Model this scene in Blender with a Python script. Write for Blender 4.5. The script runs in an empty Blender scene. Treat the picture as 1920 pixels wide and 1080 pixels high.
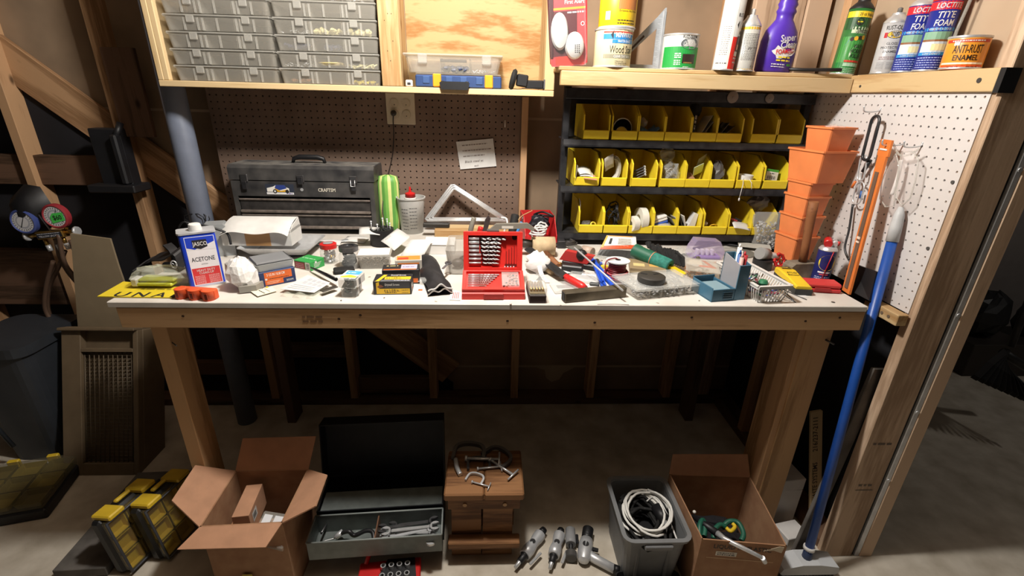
import bpy, math, random
from mathutils import Vector, Matrix
PI = math.pi
random.seed(7)
SC = bpy.context.scene
COL = SC.collection
# ---------------------------------------------------------------- camera
F_PX = 884.27
CAM = Vector((0, -1.285, 1.49))
AX = [Vector(a).normalized() for a in ((0.99838, -0.04006, 0.02489), (-0.00841, 0.37938, 0.92520), (0.04633, 0.92437, -0.37862))]
PITCH, YAW, ROLL = 0.38740, 0.05010, 0.02690
_f = Vector((math.sin(YAW)*math.cos(PITCH), math.cos(YAW)*math.cos(PITCH), -math.sin(PITCH)))
_r = Vector((math.cos(YAW), -math.sin(YAW), 0)); _u = _r.cross(_f)
AX = [math.cos(ROLL)*_r + math.sin(ROLL)*_u, -math.sin(ROLL)*_r + math.cos(ROLL)*_u, _f]
cd = bpy.data.cameras.new('camera'); cam = bpy.data.objects.new('camera', cd); COL.objects.link(cam)
cd.sensor_width = 36; cd.lens = 36*F_PX/1920; cd.clip_start = .02; cd.clip_end = 60
cam.matrix_world = Matrix(((AX[0].x, AX[1].x, -AX[2].x, CAM.x), (AX[0].y, AX[1].y, -AX[2].y, CAM.y), (AX[0].z, AX[1].z, -AX[2].z, CAM.z), (0, 0, 0, 1)))
SC.camera = cam
# ---------------------------------------------------------------- world, exposure
W = bpy.data.worlds.new('world'); SC.world = W; W.use_nodes = True
W.node_tree.nodes['Background'].inputs[0].default_value = (1.0, .90, .80, 1)
W.node_tree.nodes['Background'].inputs[1].default_value = .018
SC.view_settings.view_transform = 'Standard'; SC.view_settings.look = 'None'
SC.view_settings.exposure = 0.0; SC.view_settings.gamma = 1.0; SC.view_settings.use_curve_mapping = False
LAMP = Vector((-.06, -.172, 2.20))
al = bpy.data.lights.new('shop_light_bulb', 'POINT'); al.energy = 122; al.color = (1.0, .955, .89); al.shadow_soft_size = .075
ao = bpy.data.objects.new('shop_light_bulb', al); COL.objects.link(ao); ao.location = LAMP   # bare bulb over the bench; its holder is built with the bench
bl = bpy.data.lights.new('hall_bulb', 'POINT'); bl.energy = 13; bl.color = (1, .93, .85); bl.shadow_soft_size = .06
bo = bpy.data.objects.new('hall_bulb', bl); COL.objects.link(bo); bo.location = (3.1, .2, 2.35)   # ceiling bulb of the room beyond the doorway
def PX(px, py, x=None, y=None, z=None):
    """a point of the photograph on the plane x=, y= or z="""
    d = AX[0]*((px-960)/F_PX) + AX[1]*((540-py)/F_PX) + AX[2]
    if x is not None: t = (x-CAM.x)/d.x
    elif y is not None: t = (y-CAM.y)/d.y
    else: t = (z-CAM.z)/d.z
    return CAM + d*t
# ---------------------------------------------------------------- materials
def lin(h):
    if isinstance(h, str):
        h = h.lstrip('#'); c = [int(h[i:i+2], 16)/255 for i in (0, 2, 4)]
    else: c = h
    return tuple((x/12.92 if x <= .04045 else ((x+.055)/1.055)**2.4) for x in c)
MATS = {}
def newmat(name):
    m = bpy.data.materials.new(name); m.use_nodes = True
    nt = m.node_tree; return m, nt, nt.nodes['Principled BSDF'], nt.nodes.new, nt.links.new
def plain(name, col, rough=.55, metal=0.0, var=.06, scale=18, bump=.0, spec=.5, alpha=1.0, col2=None, detail=3, emit=0):
    m, nt, b, N, L = newmat(name)
    c = lin(col)
    b.inputs['Roughness'].default_value = rough; b.inputs['Metallic'].default_value = metal
    b.inputs['Specular IOR Level'].default_value = spec
    if emit:
        b.inputs['Emission Color'].default_value = (*c, 1); b.inputs['Emission Strength'].default_value = emit
    tc = N('ShaderNodeTexCoord'); nz = N('ShaderNodeTexNoise'); nz.inputs['Scale'].default_value = scale; nz.inputs['Detail'].default_value = detail
    L(tc.outputs['Object'], nz.inputs['Vector'])
    cr = N('ShaderNodeValToRGB'); e = cr.color_ramp.elements
    lo = lin(col2) if col2 else tuple(x*(1-var*2.2) for x in c)
    hi = c if col2 else tuple(min(1, x*(1+var)) for x in c)
    e[0].position = .32; e[0].color = (*lo, 1); e[1].position = .68; e[1].color = (*hi, 1)
    L(nz.outputs['Fac'], cr.inputs['Fac']); L(cr.outputs['Color'], b.inputs['Base Color'])
    if bump:
        bp = N('ShaderNodeBump'); bp.inputs['Strength'].default_value = bump; bp.inputs['Distance'].default_value = .004
        L(nz.outputs['Fac'], bp.inputs['Height']); L(bp.outputs['Normal'], b.inputs['Normal'])
    MATS[name] = m; return m
def wood(name, c1, c2, rough=.65, ring=26, stretch=.09, knots=True, rnd=.18, bump=.15):
    m, nt, b, N, L = newmat(name)
    b.inputs['Roughness'].default_value = rough; b.inputs['Specular IOR Level'].default_value = .25
    tc = N('ShaderNodeTexCoord'); mp = N('ShaderNodeMapping'); oi = N('ShaderNodeObjectInfo')
    mp.inputs['Scale'].default_value = (stretch, 1, 1); L(tc.outputs['Object'], mp.inputs['Vector'])
    ad = N('ShaderNodeVectorMath'); ad.operation = 'ADD'; L(mp.outputs['Vector'], ad.inputs[0])
    ml = N('ShaderNodeMath'); ml.operation = 'MULTIPLY'; ml.inputs[1].default_value = 37; L(oi.outputs['Random'], ml.inputs[0]); L(ml.outputs[0], ad.inputs[1])
    n1 = N('ShaderNodeTexNoise'); n1.inputs['Scale'].default_value = 9; n1.inputs['Detail'].default_value = 2; L(ad.outputs[0], n1.inputs['Vector'])
    mr = N('ShaderNodeMath'); mr.operation = 'MULTIPLY'; mr.inputs[1].default_value = ring; L(n1.outputs['Fac'], mr.inputs[0])
    sn = N('ShaderNodeMath'); sn.operation = 'SINE'; L(mr.outputs[0], sn.inputs[0])
    n2 = N('ShaderNodeTexNoise'); n2.inputs['Scale'].default_value = 120; n2.inputs['Detail'].default_value = 4; L(ad.outputs[0], n2.inputs['Vector'])
    mx = N('ShaderNodeMath'); mx.operation = 'MULTIPLY_ADD'; L(sn.outputs[0], mx.inputs[0]); mx.inputs[1].default_value = .30; L(n2.outputs['Fac'], mx.inputs[2])
    cr = N('ShaderNodeValToRGB'); e = cr.color_ramp.elements
    e[0].position = .18; e[0].color = (*lin(c2), 1); e[1].position = .62; e[1].color = (*lin(c1), 1); L(mx.outputs[0], cr.inputs['Fac'])
    hv = N('ShaderNodeHueSaturation'); L(cr.outputs['Color'], hv.inputs['Color'])
    mv = N('ShaderNodeMath'); mv.operation = 'MULTIPLY_ADD'; L(oi.outputs['Random'], mv.inputs[0]); mv.inputs[1].default_value = rnd; mv.inputs[2].default_value = 1-rnd/2; L(mv.outputs[0], hv.inputs['Value'])
    out = hv.outputs['Color']
    if knots:
        vo = N('ShaderNodeTexVoronoi'); vo.inputs['Scale'].default_value = 5.5
        mp2 = N('ShaderNodeMapping'); mp2.inputs['Scale'].default_value = (.55, 1, 1); L(tc.outputs['Object'], mp2.inputs['Vector'])
        ad2 = N('ShaderNodeVectorMath'); ad2.operation = 'ADD'; L(mp2.outputs['Vector'], ad2.inputs[0]); L(ml.outputs[0], ad2.inputs[1]); L(ad2.outputs[0], vo.inputs['Vector'])
        k = N('ShaderNodeValToRGB'); k.color_ramp.elements[0].position = .03; k.color_ramp.elements[0].color = (1, 1, 1, 1); k.color_ramp.elements[1].position = .075; k.color_ramp.elements[1].color = (0, 0, 0, 1)
        L(vo.outputs['Distance'], k.inputs['Fac'])
        mm = N('ShaderNodeMix'); mm.data_type = 'RGBA'; L(k.outputs['Color'], mm.inputs['Factor']); L(out, mm.inputs[6]); mm.inputs[7].default_value = (*(x*.4 for x in lin(c2)), 1); out = mm.outputs[2]
    L(out, b.inputs['Base Color'])
    bp = N('ShaderNodeBump'); bp.inputs['Strength'].default_value = bump; bp.inputs['Distance'].default_value = .002; L(mx.outputs[0], bp.inputs['Height']); L(bp.outputs['Normal'], b.inputs['Normal'])
    MATS[name] = m; return m
def clear(name, col='#ffffff', fac=.3, rough=.15, spec=.6):
    m, nt, b, N, L = newmat(name)
    b.inputs['Base Color'].default_value = (*lin(col), 1); b.inputs['Roughness'].default_value = rough; b.inputs['Specular IOR Level'].default_value = spec
    t = N('ShaderNodeBsdfTransparent'); mx = N('ShaderNodeMixShader')
    fr = N('ShaderNodeLayerWeight'); fr.inputs['Blend'].default_value = .25
    ma = N('ShaderNodeMath'); ma.operation = 'MULTIPLY_ADD'; ma.inputs[1].default_value = .24; ma.inputs[2].default_value = fac; ma.use_clamp = True
    L(fr.outputs['Facing'], ma.inputs[0]); L(ma.outputs[0], mx.inputs['Fac']); L(t.outputs[0], mx.inputs[1]); L(b.outputs[0], mx.inputs[2])
    L(mx.outputs[0], nt.nodes['Material Output'].inputs['Surface'])
    MATS[name] = m; return m
def M(n):
    if n in MATS: return MATS[n]
    if n.startswith('#'):
        return plain(n, n, .5, 0, .03)
    raise KeyError(n)
wood('pine', '#c0a67c', '#a68256', ring=20)
wood('pine_pale', '#cbb288', '#b7996a', ring=16, rnd=.1)
wood('lumber', '#bd9670', '#957150', ring=18)
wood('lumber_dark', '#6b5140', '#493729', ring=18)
wood('leg_wood', '#c49e74', '#a07c56', ring=16)
wood('grey_wood', '#cbb096', '#a2876e', ring=14)
wood('stool_wood', '#8c6442', '#5e3e26', ring=22, rough=.55)
plain('weathered', '#6a6560', .85, 0, .15, 14, col2='#4c4844', bump=.2)
wood('handle_wood', '#8a5a3a', '#55341f', ring=18, knots=False)
wood('ply', '#ab9166', '#93693c', ring=24, stretch=.22, knots=False, rnd=0)
plain('bench_white', '#d6d2cb', .45, 0, .05, 9, col2='#c4beb5')
plain('sheath', '#937c64', .9, 0, .12, 5, bump=.1)
plain('sheath_light', '#b39d84', .9, 0, .08, 4)
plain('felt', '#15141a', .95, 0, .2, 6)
plain('concrete', '#cfc7b9', .85, 0, .1, 9, bump=.15, col2='#ada393', detail=8)
plain('peg_brown', '#7d685a', .8, 0, .1, 6, col2='#685447')
plain('peg_white', '#cfcac8', .45, 0, .02, 6)
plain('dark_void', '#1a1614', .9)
plain('black', '#17171a', .5, 0, .15)
plain('black_gloss', '#121214', .22, 0, .1)
plain('black_metal', '#232326', .38, .3, .15, 30, col2='#3a3a3c')
plain('rubber', '#141414', .8, 0, .2, 40, bump=.1)
plain('steel', '#d2d4d6', .32, .55, .06, 40)
plain('steel_dark', '#6e6e70', .4, .9, .15, 30)
plain('alu', '#cfd1d4', .4, .45, .06, 30)
plain('brass', '#b58f4a', .35, .9, .1, 30)
plain('yellow_bin', '#f0d93c', .42, 0, .05, 14, col2='#e6c92a')
plain('orange_bin', '#e6864f', .45, 0, .05, 12)
plain('white', '#d9d8d5', .5, 0, .02)
plain('paper', '#d3d2cf', .8, 0, .03, 30)
plain('card', '#a47e5e', .85, 0, .06, 20, col2='#92694c')
plain('card_in', '#b5886a', .85, 0, .05, 20)
plain('grey_plastic', '#8c8d8e', .45, 0, .05)
plain('red', '#c52322', .38, 0, .05)
plain('blue', '#1f55b0', .35, 0, .05)
plain('ink', '#1b1b1d', .7, 0, .0)
clear('clear', '#d5d8d6', .24)
clear('clear_box', '#c9c4b8', .18, .25)
clear('clear_frost', '#c4c2ba', .32, .3)
plain('square_metal', '#9a9ea2', .45, .25, .06, 40)
clear('blister', '#ffffff', .03, .1, .5)
clear('glass', '#f2f6f4', .14, .05, .8)
# ---------------------------------------------------------------- geometry helpers
def V(*a): return Vector(a)
def rotm(rx=0, ry=0, rz=0): return (Matrix.Rotation(rz, 4, 'Z') @ Matrix.Rotation(ry, 4, 'Y') @ Matrix.Rotation(rx, 4, 'X'))
def tr(x=0, y=0, z=0): return Matrix.Translation((x, y, z))
_txt = {}
def text2d(s, bold=0.0):
    k = (s, bold)
    if k not in _txt:
        c = bpy.data.curves.new('lettering', 'FONT'); c.body = s; c.size = 1; c.offset = bold; c.resolution_u = 2; c.align_x = 'CENTER'
        o = bpy.data.objects.new('lettering', c); me = o.to_mesh()
        vs = [(v.co.x, v.co.y) for v in me.vertices]; fs = [tuple(p.vertices) for p in me.polygons]
        o.to_mesh_clear(); bpy.data.objects.remove(o); bpy.data.curves.remove(c)
        if vs:
            x0 = min(v[0] for v in vs); x1 = max(v[0] for v in vs); y0 = min(v[1] for v in vs); y1 = max(v[1] for v in vs)
        else: x0 = x1 = y0 = y1 = 0
        _txt[k] = (vs, fs, x0, x1, y0, y1)
    return _txt[k]
class MB:
    def __init__(s, mat='white'):
        s.v = []; s.f = []; s.m = []; s.sm = []; s.mat = mat; s.X = Matrix.Identity(4); s.smooth = False
    def at(s, X): s.X = X; return s
    def use(s, mat): s.mat = mat; return s
    def add(s, vs, fs, smooth=None):
        b = len(s.v); X = s.X
        s.v += [X @ Vector(q) for q in vs]
        sm = s.smooth if smooth is None else smooth
        for f in fs: s.f.append([i+b for i in f]); s.m.append(s.mat); s.sm.append(sm)
        return s
    def box(s, x0, x1, y0, y1, z0, z1, b=0.0):
        if b <= 0:
            return s.add([(x, y, z) for x in (x0, x1) for y in (y0, y1) for z in (z0, z1)],
                         [(0, 1, 3, 2), (4, 6, 7, 5), (0, 4, 5, 1), (2, 3, 7, 6), (0, 2, 6, 4), (1, 5, 7, 3)], False)
        b = min(b, (x1-x0)*.49, (y1-y0)*.49, (z1-z0)*.49)
        lo = (x0, y0, z0); hi = (x1, y1, z1); vs = []; ix = {}
        for sx in (0, 1):
            for sy in (0, 1):
                for sz in (0, 1):
                    sg = (sx, sy, sz)
                    for a in range(3):
                        p = []
                        for k in range(3):
                            e = hi[k] if sg[k] else lo[k]
                            if k != a: e += -b if sg[k] else b
                            p.append(e)
                        ix[(sg, a)] = len(vs); vs.append(tuple(p))
        fs = []
        def q(*ks): fs.append([ix[k] for k in ks])
        for a in range(3):
            u, w = (a+1) % 3, (a+2) % 3
            for sg in (0, 1):
                def S(i, j):
                    t = [0, 0, 0]; t[a] = sg; t[u] = i; t[w] = j; return tuple(t)
                r = [(S(0, 0), a), (S(1, 0), a), (S(1, 1), a), (S(0, 1), a)]
                q(*(r if sg else r[::-1]))
        for a in range(3):
            u, w = (a+1) % 3, (a+2) % 3
            for i in (0, 1):
                for j in (0, 1):
                    def S(e):
                        t = [0, 0, 0]; t[a] = e; t[u] = i; t[w] = j; return tuple(t)
                    r = [(S(0), u), (S(1), u), (S(1), w), (S(0), w)]
                    q(*(r if (i == j) else r[::-1]))
        for sx in (0, 1):
            for sy in (0, 1):
                for sz in (0, 1):
                    sg = (sx, sy, sz); r = [(sg, 0), (sg, 1), (sg, 2)]
                    q(*(r if (sx+sy+sz) % 2 else r[::-1]))
        return s.add(vs, fs, False)
    def cbox(s, c, d, b=0.0): return s.box(c[0]-d[0]/2, c[0]+d[0]/2, c[1]-d[1]/2, c[1]+d[1]/2, c[2]-d[2]/2, c[2]+d[2]/2, b)
    def prism(s, poly, z0, z1, axis='z', smooth=False, b=0.0):
        """polygon extruded along an axis; poly given in the other two, in order"""
        n = len(poly)
        def P(a, b_, c): return {'z': (a, b_, c), 'y': (a, c, b_), 'x': (c, a, b_)}[axis]
        vs = [P(p[0], p[1], z0) for p in poly]+[P(p[0], p[1], z1) for p in poly]
        fs = [tuple(range(n))[::-1], tuple(range(n, 2*n))]+[(i, (i+1) % n, n+(i+1) % n, n+i) for i in range(n)]
        if axis == 'y': fs = [f[::-1] for f in fs]
        b0 = len(s.f); s.add(vs, fs, False)
        if smooth:
            for k in range(b0+2, len(s.f)): s.sm[k] = True
        return s
    def frustum(s, z0, z1, a0, a1, r=0.0, n=4, wall=0.0, hole=False, cx=0, cy=0):
        """tapered tub/box: a0,a1 half sizes (x,y) at bottom/top, rounded corners r; wall>0 makes it open at the top"""
        def ring(a, z, r):
            pts = []
            if r <= 0: return [(cx-a[0], cy-a[1], z), (cx+a[0], cy-a[1], z), (cx+a[0], cy+a[1], z), (cx-a[0], cy+a[1], z)]
            for (sx, sy, t0) in ((-1, -1, PI), (1, -1, 1.5*PI), (1, 1, 0), (-1, 1, .5*PI)):
                for k in range(n+1):
                    t = t0+k/n*PI/2; pts.append((cx+sx*(a[0]-r)+r*math.cos(t), cy+sy*(a[1]-r)+r*math.sin(t), z))
            return pts
        rings = [ring(a0, z0, r), ring(a1, z1, r)]
        if wall > 0:
            w = wall
            rings += [ring((a1[0]-w, a1[1]-w), z1, max(r-w, 0) if r > 0 else 0), ring((a0[0]-w, a0[1]-w), z0+w, max(r-w, 0) if r > 0 else 0)]
        if hole: return s.loft([rings[0], rings[1], rings[2], ring((a0[0]-wall, a0[1]-wall), z0, max(r-wall, 0) if r > 0 else 0), rings[0]], False, False, smooth=False)
        return s.loft(rings, True, True, smooth=False)
    def loft(s, rings, cap0=True, cap1=True, smooth=True, closed=True):
        n = len(rings[0]); vs = [p for r in rings for p in r]; fs = []
        for k in range(len(rings)-1):
            for i in range(n if closed else n-1):
                j = (i+1) % n; fs.append((k*n+i, k*n+j, (k+1)*n+j, (k+1)*n+i))
        b0 = len(s.f); s.add(vs, fs, smooth)
        b = len(s.v)-len(vs)
        if cap0: s.f.append([b+i for i in range(n)][::-1]); s.m.append(s.mat); s.sm.append(False)
        if cap1: s.f.append([b+(len(rings)-1)*n+i for i in range(n)]); s.m.append(s.mat); s.sm.append(False)
        return s
    def lathe(s, prof, n=24, cx=0, cy=0, cap0=True, cap1=True, smooth=True):
        rings = [[(cx+r*math.cos(2*PI*i/n), cy+r*math.sin(2*PI*i/n), z) for i in range(n)] for r, z in prof]
        # sharp profile corners: split rings where direction turns strongly
        out = []
        b0 = len(s.f)
        segs = [[rings[0]]]
        for k in range(1, len(rings)):
            segs[-1].append(rings[k])
            if k < len(rings)-1:
                d1 = Vector((prof[k][0]-prof[k-1][0], prof[k][1]-prof[k-1][1])); d2 = Vector((prof[k+1][0]-prof[k][0], prof[k+1][1]-prof[k][1]))
                if d1.length > 1e-9 and d2.length > 1e-9 and d1.angle(d2) > .6: segs.append([rings[k]])
        for i, sg in enumerate(segs): s.loft(sg, cap0 and i == 0, cap1 and i == len(segs)-1, smooth)
        return s
    def cyl(s, p0, p1, r0, r1=None, n=16, caps=True, smooth=True):
        r1 = r0 if r1 is None else r1
        return s.tube([p0, p1], [r0, r1], n, caps, smooth)
    def tube(s, path, r, n=8, caps=True, smooth=True, closed=False):
        P = [Vector(p) for p in path]; m = len(P)
        R = r if isinstance(r, (list, tuple)) else [r]*m
        T = []
        for i in range(m):
            if closed: t = P[(i+1) % m]-P[i-1]
            else: t = P[min(i+1, m-1)]-P[max(i-1, 0)]
            T.append(t.normalized() if t.length > 1e-9 else Vector((0, 0, 1)))
        up = Vector((0, 0, 1)) if abs(T[0].z) < .9 else Vector((1, 0, 0))
        a = T[0].cross(up).normalized(); rings = []
        for i in range(m):
            a = (a-T[i]*a.dot(T[i]))
            a = a.normalized() if a.length > 1e-6 else T[i].orthogonal().normalized()
            c = T[i].cross(a)
            rings.append([P[i]+a*(R[i]*math.cos(2*PI*k/n))+c*(R[i]*math.sin(2*PI*k/n)) for k in range(n)])
        if closed:
            rings.append(rings[0]); return s.loft(rings, False, False, smooth)
        return s.loft(rings, caps, caps, smooth)
    def ribbon(s, path, w, t, side):
        """flat strip of width w (along side) and thickness t following a path"""
        P = [Vector(p) for p in path]; sd = Vector(side).normalized(); rings = []
        for i in range(len(P)):
            tg = (P[min(i+1, len(P)-1)]-P[max(i-1, 0)]).normalized(); nn = tg.cross(sd).normalized()
            rings.append([P[i]+sd*w/2+nn*t/2, P[i]-sd*w/2+nn*t/2, P[i]-sd*w/2-nn*t/2, P[i]+sd*w/2-nn*t/2])
        return s.loft(rings, True, True, False)
    def sphere(s, c, r, n=12, m=8, sc=(1, 1, 1)):
        rings = []
        for k in range(m+1):
            t = -PI/2+PI*k/m; rr = max(math.cos(t), .02)*r
            rings.append([(c[0]+rr*math.cos(2*PI*i/n)*sc[0], c[1]+rr*math.sin(2*PI*i/n)*sc[1], c[2]+r*math.sin(t)*sc[2]) for i in range(n)])
        return s.loft(rings, True, True, True)
    def grid(s, fn, nu, nv, smooth=True, thick=0.0):
        vs = [fn(i/nu, j/nv) for j in range(nv+1) for i in range(nu+1)]
        fs = [(j*(nu+1)+i, j*(nu+1)+i+1, (j+1)*(nu+1)+i+1, (j+1)*(nu+1)+i) for j in range(nv) for i in range(nu)]
        return s.add(vs, fs, smooth)
    # ---- flat print laid on a surface: surf(u, v, h) -> point
    def text(s, t, u, v, h, surf, mat='ink', bold=0.0, w=None, lay=.0004, shear=0.0, align='c', ang=0.0):
        """t printed with cap height h, centred on (u, v); w squeezes it to a width"""
        vs, fs, x0, x1, y0, y1 = text2d(t, round(bold*.5, 4))
        if not vs: return s
        k = h/.69; kx = k if w is None else w/(x1-x0)
        cx = {'c': (x0+x1)/2, 'l': x0, 'r': x1}[align]; ca, sa = math.cos(ang), math.sin(ang); o = s.mat; s.mat = mat; P = []
        for a, b in vs:
            xx = (a-cx)*kx+shear*b*k; yy = b*k-h/2; P.append(surf(u+xx*ca-yy*sa, v+xx*sa+yy*ca, lay))
        s.add(P, fs, False); s.mat = o; return s
    def rect(s, u0, u1, v0, v1, surf, mat, lay=.0002, n=1):
        o = s.mat; s.mat = mat
        vs = []; fs = []
        for i in range(n+1):
            u = u0+(u1-u0)*i/n; vs += [surf(u, v0, lay), surf(u, v1, lay)]
        fs = [(2*i, 2*i+2, 2*i+3, 2*i+1) for i in range(n)]
        s.add(vs, fs, False); s.mat = o; return s
    def poly(s, pts, surf, mat, lay=.0003):
        o = s.mat; s.mat = mat; s.add([surf(u, v, lay) for u, v in pts], [tuple(range(len(pts)))], False); s.mat = o; return s
    def oval(s, u, v, a, b, surf, mat, lay=.0003, n=20):
        return s.poly([(u+a*math.cos(2*PI*i/n), v+b*math.sin(2*PI*i/n)) for i in range(n)], surf, mat, lay)
    def scribble(s, u0, u1, v, h, surf, mat='ink', lay=.0004, seed=1):
        """a line of print too small to read"""
        R = random.Random(seed); u = u0
        while u < u1:
            w = R.uniform(.6, 2.2)*h; s.rect(u, min(u+w, u1), v-h*.32, v+h*.32, surf, mat, lay); u += w+h*.45
        return s
    def mesh(s, name):
        me = bpy.data.meshes.new(name); me.from_pydata([tuple(v) for v in s.v], [], s.f)
        slots = []
        for n in s.m:
            if n not in slots: slots.append(n)
        for n in slots: me.materials.append(M(n))
        ix = {n: i for i, n in enumerate(slots)}
        me.polygons.foreach_set('material_index', [ix[n] for n in s.m]); me.polygons.foreach_set('use_smooth', s.sm)
        me.update(); return me
    def build(s, name, parent=None, label=None, kind=None):
        o = bpy.data.objects.new(name, s.mesh(name)); COL.objects.link(o)
        if parent is not None: o.parent = parent
        if label: o['label'] = label
        if kind: o['kind'] = kind
        return o
    def thing(s, name, label, cat, loc=(0, 0, 0), rz=0, group=None, rot=None):
        o = s.build(name); return tag(o, label, cat, loc, rz, group, rot)
def tag(o, label, cat, loc=(0, 0, 0), rz=0, group=None, rot=None):
    o.location = loc; o.rotation_euler = rot if rot is not None else (0, 0, rz)
    o['label'] = label; o['category'] = cat
    if group: o['group'] = group
    return o
def thing(name, label, cat, loc=(0, 0, 0), rz=0, group=None, rot=None):
    o = bpy.data.objects.new(name, None); o.empty_display_size = .02; COL.objects.link(o); return tag(o, label, cat, loc, rz, group, rot)
def put(me, name, parent=None, loc=(0, 0, 0), rz=0, rot=None, label=None, kind=None):
    o = bpy.data.objects.new(name, me); COL.objects.link(o); o.parent = parent; o.location = loc; o.rotation_euler = rot if rot is not None else (0, 0, rz)
    if label: o['label'] = label
    if kind: o['kind'] = kind
    return o
def copy_tree(o, parent=None):
    c = o.copy(); COL.objects.link(c); c.parent = parent
    for ch in list(o.children): copy_tree(ch, c)
    return c
def plank(name, p0, p1, w, t, mat, parent=None, side=None, kind=None, b=.002):
    """a board from p0 to p1 (centre line), w wide along side, t thick; grain runs along it"""
    p0, p1 = Vector(p0), Vector(p1); d = p1-p0; L = d.length; x = d.normalized()
    sd = Vector(side) if side else (Vector((1, 0, 0)) if abs(x.z) > .7 else Vector((0, 0, 1)))
    y = (sd-x*sd.dot(x)).normalized(); z = x.cross(y)
    o = MB(mat).box(0, L, -w/2, w/2, -t/2, t/2, b).build(name, parent, kind=kind)
    o.matrix_basis = Matrix(((x.x, y.x, z.x, p0.x), (x.y, y.y, z.y, p0.y), (x.z, y.z, z.z, p0.z), (0, 0, 0, 1)))
    return o
def flat(o, u=(1, 0, 0), v=(0, 0, 1)):
    """print surface on a plane through o with axes u, v (both unit); outward is u x v"""
    o, u, v = Vector(o), Vector(u), Vector(v); n = u.cross(v)
    return lambda a, b, h=0: o+u*a+v*b+n*h
def round_(R, cx=0, cy=0, z=0, a0=-PI/2, R1=None, H=1):
    """print surface around an upright can; u runs along the girth from the front (angle a0), v up"""
    def f(u, v, h=0):
        r = R if R1 is None else R+(R1-R)*v/H
        t = a0+u/R; return Vector((cx+(r+h)*math.cos(t), cy+(r+h)*math.sin(t), z+v))
    return f
# ================================================================ the setting
def structure(o): o['kind'] = 'structure'; return o
BT = .950                     # bench top
YF = -.085                    # bench front
floor = structure(MB('concrete').box(-4.2, 4.2, -2.6, 4.6, -.06, 0).build('floor'))
wb = structure(MB('sheath').box(-3.2, 1.30, .84, .856, 0, 2.5).build('wall_back'))
# tar paper below the let-in brace
def brace_z(x): return .995-(x+1.20)*.845
x0, x1 = -2.7, -.19
MB('felt').prism([(x0, 0), (x1, 0), (x1, max(.02, brace_z(x1)-.06)), (x0, brace_z(x0)-.06)], .834, .8395, 'y').build('tar_or_shade_sheet', wb)
MB('sheath_light').box(-1.9, 1.28, .8385, .8399, .175, .187).box(-3.1, 1.28, .8385, .8399, 1.395, 1.405).build('paper_seam', wb)
for x in (-2.30, -1.895, -1.485, -1.08, -.685, -.285, .128, .525, .93):
    plank('stud', (x, .8035, .038), (x, .8035, 2.5), .038, .089, 'lumber', wb, side=(1, 0, 0))
plank('bottom_plate', (-3.2, .8035, .019), (1.28, .8035, .019), .038, .089, 'lumber_dark', wb)
plank('brace', (-2.75, .826, brace_z(-2.75)), (-.2, .826, brace_z(-.2)), .14, .02, 'lumber', wb, side=(.65, 0, .76))
plank('blocking', (-2.28, .8035, 1.155), (-1.505, .8035, 1.155), .12, .038, 'lumber_dark', wb)
plank('blocking', (-3.1, .79, .68), (-1.915, .79, .68), .26, .038, 'lumber_dark', wb)
plank('blocking', (-1.06, .80, .30), (-.705, .80, .30), .07, .036, 'lumber_dark', wb)
plank('blocking', (-.665, .80, .10), (-.305, .80, .10), .09, .036, 'lumber_dark', wb)
plank('blocking', (-1.465, .80, .20), (-1.10, .80, .20), .07, .036, 'lumber_dark', wb)
plank('blocking', (-1.40, .745, 1.3), (-1.40, .745, 1.62), .12, .02, 'lumber_dark', wb, side=(1, 0, 0))
# pale patch where the paper is torn
MB('sheath_light').prism([(.24, .176), (.29, .16), (.30, .11), (.33, .085), (.37, .10), (.39, .14), (.45, .176)], .8375, .8399, 'y').build('torn_patch', wb)
# right wall, seen from the bench side: studs, sheathing, door post
wr = structure(MB('sheath_light').box(1.282, 1.298, -.10, .856, 0, 2.5).build('wall_right'))
for y in (.50,): plank('stud', (1.237, y, .04), (1.237, y, 2.5), .038, .089, 'lumber', wr, side=(0, 1, 0))
plank('stud', (1.13, .80, .04), (1.13, .80, 2.5), .075, .035, 'grey_wood', wr, side=(1, 0, 0))
plank('stud', (1.215, .70, 1.3), (1.215, .70, 2.5), .088, .03, 'grey_wood', wr, side=(1, 0, 0))
plank('stud', (1.118, .71, 1.59), (1.118, .71, 2.5), .10, .03, 'grey_wood', wr, side=(1, 0, 0))
plank('stud', (1.022, .71, 1.59), (1.022, .71, 2.5), .088, .03, 'grey_wood', wr, side=(1, 0, 0))
plank('bottom_plate', (1.237, -.10, .019), (1.237, .75, .019), .038, .089, 'lumber_dark', wr)
plank('door_post', (1.242, -.121, 0), (1.242, -.121, 2.5), .102, .038, 'grey_wood', wr, side=(1, 0, 0))
MB('black').box(1.293, 1.305, -.132, -.09, 0, 2.5).build('gasket', wr)
MB('alu').box(1.305, 1.322, -.14, -.09, 0, 2.5, .002).build('metal_strip', wr)
plank('door_jamb', (1.345, -.112, 0), (1.345, -.112, 2.5), .045, .06, 'grey_wood', wr, side=(1, 0, 0))
MB('sheath_light').box(1.298, 1.368, -.08, .9, 0, 2.5).build('panel', wr)
for z in (.35, .62, .95, 1.35): MB('steel').cyl((1.3135, -.1425, z), (1.3135, -.139, z), .006, n=8).build('screw', wr)
S = flat((1.242, -.1405, 0), (1, 0, 0), (0, 0, 1)); b = MB()
b.scribble(-.03, .03, .50, .012, S, '#5b4a3c').scribble(-.025, .02, .33, .012, S, '#5b4a3c', seed=4).rect(-.03, .03, .308, .311, S, '#5b4a3c', .0004); b.build('grade_stamp', wr)
MB('felt').box(1.2785, 1.2815, -.09, .84, .04, .93).build('tar_or_shade_sheet', wr)  # near-black sheet, paints in the shade of the recess below the pegboard
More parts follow.
